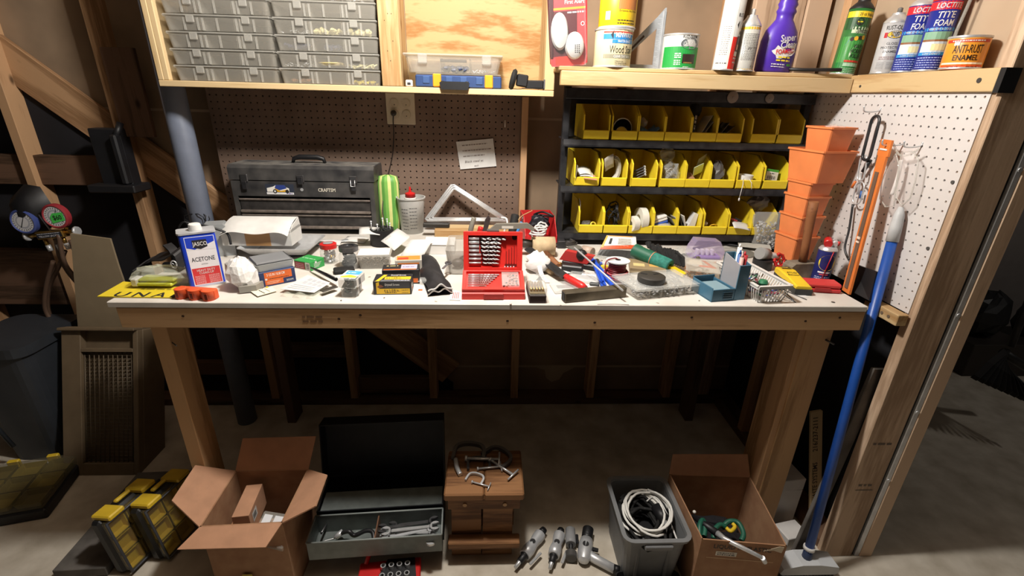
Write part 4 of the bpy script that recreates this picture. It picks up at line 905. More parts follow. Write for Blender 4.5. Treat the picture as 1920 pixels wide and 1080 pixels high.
for u in (.10, .49, .86):
    la = MB('steel_dark').box(tw*u-.014, tw*u+.014, -.006, 0, zl-.006, zl+.022, .002).build('latch', t)
    MB('black_metal').box(tw*u-.010, tw*u+.010, -.012, -.006, zl-.035 if u != .49 else zl-.012, zl-.004 if u != .49 else zl+.016, .002).build('latch_tab', la)
    if u == .86: MB('steel').tube([(tw*u-.008, -.012, zl+.008), (tw*u-.008, -.015, zl-.016), (tw*u+.008, -.015, zl-.016), (tw*u+.008, -.012, zl+.008)], .0015, 6).build('wire_loop', la)
dz = [zl-.068-.062*k for k in range(4)]
for k in range(4):
    if dz[k] < .03: break
    z1 = dz[k]; z0 = max(z1-.059, .006); d_ = MB('drawer').box(.022, tw-.020, .002, .05, z0, z1-.006, .001).build('drawer', t)
    MB('drawer_trim').box(.020, tw-.019, -.008, .004, z0, z0+.011, .003).build('pull', d_); MB('drawer_trim').box(.020, tw-.019, -.004, .004, z1-.010, z1-.003, .002).build('rail', d_)
S = flat((0, -.0003, 0)); b = MB().text('CRAFTSM', tw*.665, zl-.034, .013, S, '#d8d2c2', .03, w=.066); b.build('name_plate', t)
b = MB().rect(tw*.235, tw*.435, zl-.054, zl-.014, S, '#2d3442', .0002).rect(tw*.24, tw*.43, zl-.054, zl-.046, S, '#e3e3e3', .0004).poly([(tw*.245, zl-.044), (tw*.245, zl-.030), (tw*.29, zl-.024), (tw*.31, zl-.018), (tw*.37, zl-.018), (tw*.38, zl-.026), (tw*.40, zl-.030), (tw*.40, zl-.044)], S, '#e6e4dd', .0005).poly([(tw*.31, zl-.018), (tw*.37, zl-.018), (tw*.385, zl-.030), (tw*.33, zl-.038), (tw*.30, zl-.030)], S, '#2b3f86', .0007).poly([(tw*.30, zl-.030), (tw*.34, zl-.040), (tw*.39, zl-.034), (tw*.40, zl-.044), (tw*.31, zl-.044)], S, '#d8a52c', .0008).oval(tw*.30, zl-.042, .008, .008, S, 'ink', .0009).oval(tw*.30, zl-.042, .004, .004, S, 'white', .001).oval(tw*.385, zl-.042, .007, .007, S, 'ink', .0009).scribble(tw*.38, tw*.42, zl-.050, .005, S, '#5c4fa0', .0009)
b.build('sticker', t); MB('steel').lathe([(.006, 0), (.006, .002)], 10).build('lock', t).matrix_basis = tr(tw*.49, -.0005, zl-.034) @ rotm(PI/2, 0, 0)
# ---- striped bolster and cup with glue bottle
plain('stripe_g', '#7ab552', .6); plain('stripe_y', '#d7d98a', .6)
p = on(738, 437); t = thing('striped_cushion', 'green and yellow striped cushion standing beside the toolbox', 'cushion', (PX(731, 400, y=.67).x, .67, BT), rot=(-.05, 0, 0))
H = PX(730, 328, y=.67).z-BT; seg = 24
for k in range(21):
    m_ = ('stripe_g', 'stripe_y', '#5d9a44')[k % 3]; q = MB(m_); a0, a1 = 2*PI*k/21, 2*PI*(k+1)/21; rings = []
    for (r, z) in ((.020, 0), (.040, .008), (.046, .05), (.047, H*.5), (.046, H-.03), (.038, H-.006), (.012, H)):
        rings.append([(r*.95*math.cos(a0+(a1-a0)*i/3), r*.62*math.sin(a0+(a1-a0)*i/3), z) for i in range(4)])
    q.loft(rings, False, False, True, closed=False).build('stripe', t)
p = on(773, 433); t = thing('mixing_cup', 'white measuring cup printed with scales beside the striped cushion', 'cup', (PX(773, 420, y=.655).x, .655, BT)); cr = .056; ch = PX(773, 369, y=.655).z-BT
MB('can_white').lathe([(cr*.80, 0), (cr, ch-.004), (cr*1.06, ch-.004), (cr*1.06, ch), (cr*.97, ch), (cr*.78, .003), (.001, .003)], 28).build('body', t); S = round_(cr*.8, R1=cr, H=ch); b = MB()
for k in range(7): b.scribble(-.030, -.006, .02+.014*k, .004, S, '#4a4a4c', .0006, k).scribble(.0, .026, .025+.014*k, .004, S, '#4a4a4c', .0006, k+20)
b.build('scale_print', t)
t = thing('glue_bottle', 'white glue bottle with a red tip standing in the cup', 'bottle', (PX(773, 420, y=.655).x-.002, .657, BT+.004)); MB('white').lathe([(.020, 0), (.022, .004), (.025, ch-.018), (.024, ch-.008), (.017, ch-.004)], 20).build('body', t); MB('red').lathe([(.021, ch-.006), (.021, ch+.010), (.014, ch+.013), (.006, ch+.016), (.0035, ch+.036), (.001, ch+.037)], 16).build('cap', t)
b = MB(); b.rect(-.025, .025, ch-.026, ch-.016, round_(.0252), '#34414f', n=6); b.build('band', t)
# ---- round black caddy with screws
p = PX(717, 447, y=.47); t = thing('bit_caddy', 'round black slotted caddy with screws standing in it', 'caddy', (p.x, .47, BT))
ch2 = PX(717, 428, y=.47).z-BT; MB('black').lathe([(.040, 0), (.046, .004), (.044, ch2), (.038, ch2), (.037, ch2-.008), (.010, ch2-.008), (.010, ch2), (.004, ch2)], 28).build('body', t)
for k in range(14):
    a_ = 2*PI*k/14; MB('#3a3a3c').at(rotm(0, 0, a_)).box(.012, .040, -.0012, .0012, ch2-.008, ch2-.0005).build('slot_wall', t)
for k, (x, y, h) in enumerate(((-.035, -.01, .026), (-.008, -.03, .02), (.006, .0, .036), (.020, .012, .03), (.034, -.01, .02))):
    s_ = MB('steel').cyl((x, y, ch2-.01), (x, y, ch2+h), .002, n=8).lathe([(.002, ch2+h), (.0045, ch2+h+.002), (.003, ch2+h+.005)], 8, x, y); s_.thing('screw', ('leftmost', 'second', 'tall middle', 'second last', 'rightmost')[k]+' screw standing in the round black caddy', 'screw', (p.x, .47, BT), group='screws in the round caddy')
# ---- plank and dark bar lying behind the receipt
pl = plank('plank', PX(812, 447, y=.52)*1, PX(985, 447, y=.52)*1, .09, .038, 'pine'); pl.matrix_basis = Matrix.Identity(4); a = PX(800, 440, y=.56)
bpy.data.objects.remove(pl); pl = MB('pine').box(0, .30, 0, .089, 0, .038, .002).thing('plank', 'short pine offcut lying in front of the metal triangle', 'plank', (PX(815, 448, y=.55).x, .55, BT)); 
MB('#2b2926').box(0, .105, 0, .03, 0, .018, .003).thing('dark_bar', 'dark sanding bar lying on the pine offcut', 'bar', (PX(793, 430, y=.57).x, .575, BT+.0385))
# ---- triangle of bent metal channel
A, B, C_ = PX(797, 426, y=.665), PX(848, 345, y=.70), PX(955, 416, y=.665); t = thing('metal_triangle', 'bright bent metal triangle leaning on the brown pegboard', 'triangle', (0, 0, 0))
A.z = max(A.z, BT+.042); C_.z = max(C_.z, BT+.050); A.z += .004
G = (A+B+C_)/3
for k in range(3):
    b = MB('steel'); pth = []; A_, B_, D_ = [G.lerp(q_, 1-.085*k) for q_ in (A, B, C_)]
    for (p0, p1) in ((A_, B_), (B_, D_), (D_, A_)):
        for s_ in (.03, .5, .97): pth.append(p0.lerp(p1, s_))
    b.tube(pth, .0052, 8, closed=True).build('rail', t)
# ---- acetone can
plain('blue_can', '#1d3fbf', .32); clear('bag_clear', '#d9dccb', .26, .2)
a, rz, w, h = frame((357, 542), (424, 531), (336, 456)); h = .162; d = .06
t = thing('solvent_can', 'blue rectangular acetone can with a white cap', 'can', a, rz)
MB('blue_can').frustum(.003, h-.003, (w/2, d/2), (w/2, d/2), .008, 3, cx=w/2, cy=d/2).build('body', t)
for z in (0, h-.004): MB('alu').frustum(z, z+.005, (w/2+.002, d/2+.002), (w/2+.002, d/2+.002), .009, 3, cx=w/2, cy=d/2).build('rim', t)
MB('white').lathe([(.016, h), (.017, h+.004), (.015, h+.018), (.013, h+.020), (.001, h+.020)], 18, w*.5, d*.45).build('cap', t)
S = flat((0, 0, 0)); u0, u1 = w*.14, w*.94; b = MB().rect(u0, u1, .006, h*.93, S, '#e9e9ec', .0002).rect(u0+.0015, u1-.0015, h*.70, h*.92, S, '#1d3fbf', .0003).poly([(u0+.0015, h*.70), (u0+.0015, h*.74), (w*.36, h*.70), (u1-.0015, h*.82), (u1-.0015, h*.68)], S, '#e4e4e8', .0005)
b.poly([(w*.33, h*.74), (w*.33, h*.87), (w*.72, h*.87), (w*.72, h*.74), (w*.525, h*.70)], S, '#26252a', .0008).text('JASCO', w*.525, h*.80, .011, S, 'white', .03, w=.036, lay=.0011).text('ACETONE', w*.53, h*.52, .0125, S, '#2b2d33', .02, w=w*.64).text('ACETONA', w*.54, h*.425, .0035, S, '#3b3d43', w=.016)
b.rect(u0+.002, u1-.002, .009, h*.36, S, '#d43a3c', .0004).text('HEAVY DUTY', w*.54, h*.315, .0065, S, 'white', .02, w=w*.5, lay=.0007).text('CLEAN-UP', w*.54, h*.265, .0065, S, 'white', .02, w=w*.4, lay=.0007)
for k in range(7): b.scribble(u0+.006, w*.48, .034-.0037*k, .0022, S, '#f1c8c6', .0007, k).scribble(w*.58, u1-.005, .034-.0037*k, .0022, S, '#f1c8c6', .0007, k+9)
b.build('label', t)
# ---- yellow sign and bag at the left end
plain('sign_yellow', '#d9c22f', .5, 0, .05)
P = [on(183, 558), on(322, 560), on(345, 541), on(232, 530)]; t = thing('yellow_sign', 'flat yellow sign with black letters hanging over the left bench end', 'sign', (P[0].x, P[0].y, BT+.001))
q = [v-P[0] for v in P]; MB('sign_yellow').prism([(v.x, v.y) for v in q], 0, .003).build('board', t)
U = (q[1]-q[0]).normalized(); Vv = Vector((-U.y, U.x, 0)); S = flat((0, 0, .0031), U, Vv); b = MB()
for k, ch_ in enumerate('UNAP'): b.text(ch_, .055+.052*k, .016, .030, S, 'ink', .03, w=.036)
b.scribble(.08, .21, .055, .012, S, '#8a7c2c').scribble(.06, .11, .078, .012, S, 'ink', seed=3); b.build('lettering', t)
p = on(297, 540); t = thing('plastic_bag', 'clear crumpled bag with a yellow-green pack inside', 'bag', (p.x, p.y+.02, BT+.0045)); blob(MB('bag_clear'), (0, 0, .028), .075, 71, .16, 16, 8, (1.05, .62, .38), zmin=.0).build('film', t)
MB('#c3c845').box(-.05, .05, -.035, -.005, .006, .016, .003).build('pack', t); MB('#aeb53a').box(-.045, .055, -.03, .01, .018, .026, .003).build('pack', t); MB('white').box(-.062, -.044, -.036, -.004, .005, .028, .003).build('pack_end', t)
p = on(330, 520); t = thing('shoulder_strap', 'black webbing strap with buckles behind the acetone can', 'strap', (0, 0, 0))
zz = BT+.002; b = MB('black'); b.ribbon(spline([on(262, 505)+V(0, 0, .01), on(295, 493)+V(0, 0, .02), PX(315, 480, y=.18), PX(335, 470, y=.17), PX(345, 500, y=.16)]), .05, .004, (.2, 1, .3)).build('web', t); b = MB('black').ribbon(spline([PX(313, 458, y=.20), PX(325, 470, y=.19), PX(332, 490, y=.18), PX(326, 508, y=.17)]), .03, .004, (.3, 1, 0)); b.build('web', t); MB('black_gloss').box(-.018, .018, -.008, .008, -.014, .014, .004).build('buckle', t).location = PX(318, 500, y=.15)
MB('steel').tube(loop_path((0, 0, 0), .009, .012, 1, 14, 0, 1, 0, 'y'), .002, 6, closed=False).build('ring', t).location = PX(326, 496, y=.14)
# ---- orange bracket
a, rz, w, h = frame((327, 561), (398, 566), (329, 543)); plain('orange_tool', '#d8552a', .5); t = thing('orange_guide', 'small orange plastic guide block at the bench edge', 'guide', a, rz); d = .032
MB('orange_tool').box(0, w, .012, d, 0, h, .003).build('block', t)
for u in (0, .36, .72): MB('orange_tool').lathe([(.016, 0), (.016, h-.001), (.012, h+.001)], 16, w*u+w*.12, .014).build('boss', t)
for u in (.02, .40, .78): MB('#8f3216').cbox((w*u+w*.10, -.0022, h*.5), (.008, .002, h*.6)).build('slot', t)
# ---- grey fixture behind the can
p = PX(398, 440, y=.30); t = thing('metal_fixture', 'grey sheet metal fixture behind the acetone can', 'fixture', (p.x, .30, BT), rz=.35); plain('fix_grey', '#a4a8aa', .45, .3)
MB('fix_grey').prism([(-.07, .0), (.06, .0), (.06, .085), (.035, .112), (-.02, .112), (-.07, .07)], 0, .06, 'y').build('housing', t); MB('fix_grey').prism([(-.07, 0), (-.04, 0), (-.04, .06), (-.07, .05)], -.05, .0, 'y').build('flange', t)
MB('black').tube(spline([(-.05, -.02, .10), (-.02, -.03, .12), (.02, -.03, .105), (.05, -.03, .085), (.055, -.04, .05)]), .004, 6).build('cable', t); MB('black').tube(spline([(-.09, .0, .11), (-.07, -.01, .13), (-.04, -.01, .115)]), .003, 6).build('cable', t)
# ---- open white carton on steel pan
zt_ = BT+.045; py0 = .30; zc0 = PX(480, 461, y=.30).z
a = PX(455, 470, y=py0); t = thing('steel_pan', 'shallow steel sheet pan under the open white carton', 'pan', (PX(515, 480, y=.30).x+.01, .36, zc0-.0285)); MB('steel').frustum(0, .026, (.095, .07), (.118, .09), .014, 3, wall=.0016).build('pan', t)
MB('steel').frustum(.0258, .0275, (.122, .094), (.122, .094), .016, 3, wall=.004, hole=True).build('rim', t)
MB('black').box(-.08, .08, -.05, .06, BT-zc0+.029, -.001, .004).thing('black_case', 'flat black case beneath the steel pan', 'case', t.location)
t = thing('white_carton', 'white corrugated carton with open flap and brown tape', 'carton', (PX(418, 460, y=.30).x, .30, zc0), rz=.015); w = PX(547, 461, y=.30).x-PX(418, 460, y=.30).x; h = PX(480, 437, y=.30).z-zc0; d = .10
b = MB('paper').box(0, w, 0, .003, 0, h).box(0, w, d-.003, d, 0, h).box(0, w, .003, d-.003, 0, .003); b.build('body', t); MB('paper').box(0, .003, .003, d-.003, .003, h).build('end', t); MB('paper').box(w-.003, w, .003, d-.003, .003, h+.01).build('end', t)
b = MB('paper'); b.grid(lambda u, v: (w*(.015+.97*u), d-.002-(d+.004)*v**1.0-(.012*v*v), h+.034-.030*(v)+.004*math.sin(u*9)*v-.012*(abs(u-.5)*2)**6*v+.012*math.sin(PI*v)), 24, 8).build('flap', t)
b.build('flap_under', t); bpy.data.objects.remove(bpy.data.objects['flap_under'])
MB('#b98d5c').box(w*.34, w*.70, -.001, 0, 0, h*.98).build('tape', t); MB('paper').prism([(.003, h), (d-.003, h), (d-.01, h+.034), (.03, h+.02)], w-.003, w, 'x').build('side_flap', t)
# ---- bubble wrapped bulb with tag
plain('bubble', '#dcdad7', .25, 0, .06, 60, bump=.6); p = on(452, 548); t = thing('wrapped_bulb', 'bulb wrapped in white bubble film with a tag', 'bulb', (p.x, p.y+.035, BT))
b = MB('bubble'); R = random.Random(8); rings = []
for (r, z, dx) in ((.016, .0, .012), (.034, .012, .006), (.043, .032, -.002), (.042, .055, -.006), (.032, .075, -.010), (.02, .088, -.008), (.006, .094, -.006)): rings.append([(dx+r*math.cos(2*PI*i/20)*R.uniform(.84, 1.1), r*math.sin(2*PI*i/20)*R.uniform(.84, 1.1), z+R.uniform(-.004, .004)) for i in range(20)])
b.loft(rings, True, True, False).build('wrap', t); MB('clear_frost').lathe([(.020, .0), (.026, .02), (.018, .036)], 14, -.014, .05).build('wrap_tail', t)
MB('#8b8880').prism([(.004, -.05), (.045, -.035), (.05, .0), (.02, .01)], .003, .022).build('card', t)
a, rz, w, h = frame((470, 549), (493, 561)); t = thing('price_tag', 'cream paper tag with a yellow eyelet by the wrapped bulb', 'tag', (a.x, a.y, BT+.004), rz); MB('#e6e2cc').prism([(0, 0), (.05, -.004), (.052, .05), (.012, .056)], 0, .0012).build('card', t); MB('#dfb52c').lathe([(.004, .0012), (.004, .003)], 10, .008, .044).build('eyelet', t); S = flat((0, 0, .0013), (1, 0, 0), (0, 1, 0)); MB().scribble(.012, .046, .018, .0045, S, seed=6).scribble(.012, .044, .034, .003, S, '#6a6a62').build('print', t)
# ---- grey scale on a blue and orange box
def pr_blue(q, F, Tp, Sd, w, d, h):
    q.rect(w*.13, w*.90, h*.10, h*.95, F, '#d9682c').rect(w*.64, w*.99, h*.05, h*.42, F, '#24345e', .0005).text('3 1/2 IN / 8.38 CM', w*.45, h*.78, h*.17, F, '#f1ede6', .02, w=w*.5).scribble(w*.22, w*.8, h*.5, h*.06, F, 'ink').scribble(w*.18, w*.55, h*.30, h*.05, F, '#f0d8c0').scribble(w*.18, w*.5, h*.2, h*.05, F, '#f0d8c0', seed=3).oval(w*.17, h*.5, h*.07, h*.07, F, 'white', .0005).text('BLUE HAWK', w*.83, h*.23, h*.13, F, 'white', .02, w=w*.2, lay=.0008)
    q.rect(.004, w-.004, .004, d-.004, Tp, '#2e4374').scribble(.01, w-.02, .01, .006, Tp, '#b9c4de')
t, w, h = carton('screw_box', 'blue and orange deck screw box under the grey scale', (490, 540), (556, 527), (487, 513), .072, ['#24345e'], pr_blue); zsc = h
o = t.location; t = thing('pocket_scale', 'grey pocket scale with a dark lid on the blue box', 'scale', (o.x+.0, o.y+.012, BT+zsc+.001), t.rotation_euler.z+.04); w2 = .106
MB('fix_grey').frustum(0, .022, (w2/2-.004, .040), (w2/2, .045), .006, 2, cx=w2/2-.012, cy=.035).build('body', t); MB('#3c3d40').box(-.010, w2-.014, -.008, .078, .0222, .027, .002).build('lid', t); MB('#77797c').box(-.008, w2-.020, -.006, .074, .027, .0285, .001).build('plate', t)
# ---- green carton and jars
def pr_green(q, F, Tp, Sd, w, d, h):
    q.rect(w*.04, w*.66, h*.12, h*.86, F, '#9c2530').rect(0, w, 0, h*.1, F, '#e6e2d6').rect(w*.7, w*.98, h*.05, h*.95, F, '#e9e5d8')
    for k in range(3): q.scribble(w*.1, w*.6, h*(.68-.2*k), h*.08, F, '#e9d8d2', .0005, k)
    for k in range(5): q.rect(w*.74, w*.94, h*(.2+.12*k), h*(.26+.12*k), F, 'ink', .0005)
    for k in range(4): q.rect(d*.25, d*.6+.004*k, h*(.25+.14*k), h*(.30+.14*k), Sd, 'white', .0005)
    q.oval(d*.4, h*.82, .004, .004, Sd, 'white', .0005); q.scribble(w*.1, w*.9, d*.5, .008, Tp, '#a9d5b0', .0005)
carton('small_carton', 'green, white and red carton between the scale and the jars', (553, 503), (583, 509), (550, 487), .062, ['#2f9447'], pr_green)
def jar(label, px, py, R, H, lidmat, lz=.016):
    p = on(px, py); t = thing('glass_jar', label, 'jar', (p.x, p.y+R, BT)); MB('glass').lathe([(R*.85, 0), (R, .006), (R, H*.68), (R*.86, H*.80), (R*.82, H*.82), (R*.82, H)], 24, cap1=False).build('glass', t)
    MB(lidmat).lathe([(R*.9, H-lz*.5), (R*.93, H-lz*.5), (R*.93, H+lz*.4), (R*.84, H+lz*.5), (R*.55, H+lz*.5), (R*.52, H+lz*.3), (.001, H+lz*.3)], 24).build('lid', t); return t, p
t, p = jar('glass jar of small hardware with a red rimmed lid', 614, 496, .029, .058, 'red'); o = MB('steel').lathe([(.016, .067), (.016, .0675), (.001, .0675)], 16).build('lid_top', t)
R = random.Random(3); b = MB('steel')
for k in range(60): blob(b.use(('steel', 'alu', 'brass', '#8e8a80')[k % 4]), (R.uniform(-.017, .017), R.uniform(-.017, .017), R.uniform(.006, .036)), R.uniform(.003, .0055), k, .3, 6, 4)
b.build('hardware', t, kind='stuff')
t, p = jar('glass jar of black rubber rings with a grey metal lid', 652, 507, .033, .066, 'steel_dark'); 
for k in range(8):
    R = random.Random(90+k); MB('rubber').tube(loop_path((R.uniform(-.006, .006), R.uniform(-.008, .004), .010+.005*k), .017, .014, 1, 12, .004, k, .1, 'y' if k % 2 else 'z'), .003, 6).build('ring', t)
MB('rubber').box(-.03, .034, -.02, .02, 0, .014, .004).thing('rubber_block', 'black rubber pads lying in front of the jar of rings', 'pad', on(634, 514)+V(.012, .018, 0), .35)
# ---- marker
a = PX(668, 466, z=BT+.03); t = thing('marker', 'orange marker with a black band behind the clear tub', 'marker', (a.x, a.y, BT+.006), .55); MB('#e0702a').cyl((0, 0, 0), (.07, 0, 0), .006, n=12).build('barrel', t); MB('ink').cyl((.018, 0, 0), (.034, 0, 0), .0064, n=12).build('band', t); MB('#e0702a').cyl((.07, 0, 0), (.085, 0, 0), .0045, .002, n=10).build('tip', t)
# ---- clear tub with white paper on top
a, rz, w, h = frame((678, 501), (707, 508), (672, 468)); t = thing('plastic_tub', 'clear tub of screws with a sheet of paper on it', 'tub', (PX(703, 500, z=BT).x, on(700, 505).y+.035, BT), .10); hw = .053
MB('clear_frost').frustum(0, .044, (hw-.008, .030), (hw-.001, .038), .008, 3, wall=.0015).build('tub', t); MB('clear_frost').frustum(.044, .048, (hw+.002, .041), (hw+.002, .041), .009, 3).build('lid', t)
R = random.Random(4); b = MB('alu')
for k in range(70): x, y, z, an = R.uniform(-.036, .036), R.uniform(-.024, .024), R.uniform(.003, .026), R.uniform(0, 6); b.use(('alu', 'steel_dark')[k % 3 == 0]).cyl((x, y, z), (x+.012*math.cos(an), y+.008*math.sin(an), z+.006), .0016, n=5)
b.build('screws', t, kind='stuff'); zl_ = BT+.0485
q = MB('paper'); sheet(q, (-.05, -.034, .0487), (.10, .0, .0), (.0, .075, .0), .0006); q.thing('paper_sheet', 'blank white sheet lying on the clear tub lid', 'paper', t.location, .12)
q = MB('paper'); sheet(q, (0, 0, 0), (.075, .01, .0), (-.02, .06, .012), .0006, bend=.004); q.thing('paper_sheet', 'loose white sheet behind the clear tub', 'paper', on(682, 470)+V(-.02, .03, .05), -.1)
# ---- receipt: two folded wings
zr = BT+.062; A = PX(716, 468, y=.34); t = thing('receipt', 'folded store receipt propped above the screw boxes', 'receipt', (0, 0, 0))
c1, c2, c3, c4 = PX(714, 452, y=.36), PX(739, 470, y=.30), PX(786, 440, y=.38), PX(745, 428, y=.46)
q = MB('paper'); sheet(q, c1, c2-c1, c4-c1, .0006, bend=.002); q.build('upper_leaf', t)
U = (c2-c1).normalized(); Vd = (c4-c1); Vd = (Vd-U*Vd.dot(U)).normalized(); S = flat(c1, U, Vd); L1 = (c2-c1).length; L2 = (c4-c1).length
if True:
    uu, vv = Vd, -U; S = flat(c1+Vd*L2*.02, Vd, -U); S = flat(c2, (c4-c1).normalized(), (c1-c2).normalized()); b = MB()
    b.poly([(L2*.05, L1*.28), (L2*.10, L1*.45), (L2*.05, L1*.72), (L2*.25, L1*.80), (L2*.42, L1*.72), (L2*.46, L1*.5), (L2*.42, L1*.30), (L2*.25, L1*.22)], S, 'ink', .0012) if False else None
    for k in range(6): b.scribble(L2*(.15+.03*k), L2*(.5+.05*k), L1*(.86-.06*k), .004, S, '#8a8a8c', .0016, k)
    b.text("LOWE'S", L2*.40, L1*.38, .013, S, 'ink', .03, w=.045, lay=.0016)
    for (u0, u1, v0, v1) in ((.12, .70, .20, .215), (.12, .70, .55, .565), (.12, .135, .20, .565), (.685, .70, .20, .565)): b.rect(L2*u0, L2*u1, L1*v0, L1*v1, S, 'ink', .0015)
    b.build('print', t)
d1, d2, d3 = PX(749, 483, y=.30), PX(792, 483, y=.30), PX(790, 441, y=.38); q = MB('paper'); sheet(q, d1, d2-d1, (PX(750, 462, y=.33)-d1)+(c3-PX(770, 450, y=.36))*1.2, .0006, bend=.003); q.build('lower_leaf', t)
# ---- printed leaflet, pen, hardware packs
P = [on(524, 556), on(592, 562), on(625, 545), on(560, 527)]; t = thing('plastic_pouch', 'clear plastic pouch lying at the bench edge', 'pouch', (P[0].x, P[0].y, BT)); q = [v-P[0] for v in P]
b = MB('bag_clear'); b.grid(lambda u, v: (q[0]*(1-u)*(1-v)+q[1]*u*(1-v)+q[2]*u*v+q[3]*(1-u)*v)+V(0, 0, .008*math.sin(PI*u)*math.sin(PI*v)+.004*math.sin(u*17)*(1-v)+.001), 20, 6).build('film', t)
P = [on(527, 549), on(590, 556), on(620, 537), on(578, 522)]; t = thing('leaflet', 'printed white leaflet with small pictures lying on the pouch', 'leaflet', (P[0].x, P[0].y, BT+.011)); q = [v-P[0] for v in P]
MB('paper').prism([(v.x, v.y) for v in q], 0, .001).build('sheet', t); S = lambda u, v, h=0: q[0]*(1-u)*(1-v)+q[1]*u*(1-v)+q[2]*u*v+q[3]*(1-u)*v+V(0, 0, .001+h); b = MB()
for i in range(4):
    for j in range(2): b.rect(.25+.18*i, .38+.18*i, .50+.22*j, .66+.22*j, S, '#b9bcc2', .0003)
for k in range(3): b.rect(.1, .85, .12+.11*k, .15+.11*k, S, '#a3a5aa', .0003)
b.build('print', t)
p0, p1 = on(584, 510)+V(0, 0, .016), on(632, 537)+V(0, 0, .022); t = thing('pen', 'black pen lying across the printed leaflet', 'pen', (0, 0, 0)); MB('black_gloss').tube([p0, p0.lerp(p1, .15), p0.lerp(p1, .6), p1], [.002, .004, .0055, .006], 8).build('barrel', t); d_ = (p1-p0).normalized(); MB('steel').tube([p0.lerp(p1, .7)+V(0, 0, .006), p1+V(0, 0, .0065)], .0015, 6).build('clip', t)
MB('#3b3730').box(0, .05, 0, .018, 0, .003, .001).thing('zip_strip', 'dark strip lying on the plastic pouch', 'strip', on(607, 556)+V(0, 0, .012), .9)
def hwpack(label, A, B, T, d, z0, top):
    a, rz, w, h = frame(A, B, T, z0); t = thing('hardware_pack', label, 'pack', a, rz, 'clear hardware packs'); MB('clear').box(0, w, 0, d, 0, h, .004).build('shell', t); R = random.Random(int(A[0])); b = MB('steel')
    for k in range(30): x, y, z, an = R.uniform(.01, w-.02), R.uniform(.008, d-.012), R.uniform(.002, h*.6), R.uniform(0, 6); b.use(('alu', 'steel_dark', '#4a6a62')[k % 3]).cyl((x, y, z), (x+.010*math.cos(an), y+.008*math.sin(an), z+.005), .002, n=5)
    b.build('hardware', t, kind='stuff'); q = MB().rect(.002, w-.002, .004, d-.004, flat((0, 0, h), (1, 0, 0), (0, 1, 0)), top[0], .0004); S = flat((0, 0, h), (1, 0, 0), (0, 1, 0))
    if len(top) > 1: q.rect(w*.15, w*.95, d*.5, d*.9, S, top[1], .0007).poly([(w*.08, d*.25), (w*.5, d*.45), (w*.95, d*.3), (w*.9, d*.16), (w*.1, d*.12)], S, top[2], .0007).scribble(w*.25, w*.75, d*.68, .007, S, '#e8f2f8', .001)
    q.rect(.006, d-.006, h*.15, h*.85, flat((w, 0, 0), (0, 1, 0), (0, 0, 1)), 'paper', .0004); q.rect(.02, .035, h*.2, h*.8, flat((w, 0, 0), (0, 1, 0), (0, 0, 1)), '#6b6b6b', .0007); q.build('card', t); return t, h
t, h = hwpack('lower clear hardware pack under the blue and yellow one', (640, 558), (672, 557), (637, 541), .075, None, ('#c9cdc9',))
hwpack('clear hardware pack with a blue and yellow card on top', (634, 541), (668, 543), (632, 522), .07, BT+h+.001, ('#d7dad6', '#4a9fd0', '#e2d53a'))
# ---- drywall screw boxes
def pr_screw(col):
    def f(q, F, Tp, Sd, w, d, h):
        q.rect(w*.10, w*.96, h*.07, h*.46, F, col).rect(w*.30, w*.96, h*.5, h*.92, F, '#3a3b40').poly([(w*.08, h*.08), (w*.08, h*.9), (w*.16, h*.97), (w*.16, h*.08)], F, col, .0005).poly([(w*.10, h*.60), (w*.20, h*.78), (w*.28, h*.6), (w*.16, h*.5)], F, '#7a4a34', .0006)
        q.text('Drywall Screws', w*.50, h*.76, h*.15, F, '#e4e2dc', .01, w=w*.38).text('6 x 1-5/8 in.', w*.48, h*.32, h*.17, F, '#2a2415', .02, w=w*.40).scribble(w*.30, w*.6, h*.17, h*.08, F, 'ink').scribble(w*.74, w*.92, h*.34, h*.06, F, 'ink').scribble(w*.74, w*.92, h*.15, h*.05, F, '#5a4a20')
        q.rect(w*.28, w*.97, d*.25, d*.60, Tp, col).text('6 x 1-5/8 in.', w*.52, d*.42, d*.14, Tp, 'ink', .02, w=w*.4, lay=.0006).poly([(w*.06, d*.02), (w*.16, d*.02), (w*.32, d*.85), (w*.22, d*.85)], Tp, col, .0004).text('Drywall Screws', w*.62, d*.80, d*.14, Tp, '#e6e4de', .02, w=w*.4).rect(w*.2, w*.97, d*.03, d*.2, Tp, '#6a6b70', .0004).scribble(w*.55, w*.95, d*.11, d*.08, Tp, '#d8d8d8', .0007)
        q.rect(d*.15, d*.5, h*.2, h*.7, Sd, '#e8e4dc').rect(d*.2, d*.45, h*.25, h*.4, Sd, '#c95a2a', .0005)
    return f
carton('screw_box', 'black and yellow drywall screw box at the front', (701, 553), (772, 552), (700, 528), .062, ['#242428'], pr_screw('#e0b52a'), b=.001)
def pr_or(q, F, Tp, Sd, w, d, h):
    q.rect(w*.04, w*.96, h*.1, h*.4, F, '#d96a28').rect(w*.5, w*.94, d*.15, d*.9, Tp, '#b9b4c8').rect(w*.04, w*.92, d*.02, d*.16, Tp, '#d9662a', .0005).scribble(w*.1, w*.42, d*.7, d*.16, Tp, '#d9c08a', .0006).scribble(w*.55, w*.9, d*.5, d*.12, Tp, '#6a6a9a', .0005).rect(d*.3, d*.7, h*.3, h*.6, Sd, '#e8e4dc').rect(d*.35, d*.6, h*.1, h*.25, Sd, '#c93a2a', .0005)
carton('screw_box', 'black and orange screw box behind the yellow one', (718, 534), (787, 532), (717, 507), .052, ['#242428'], pr_or, b=.001)
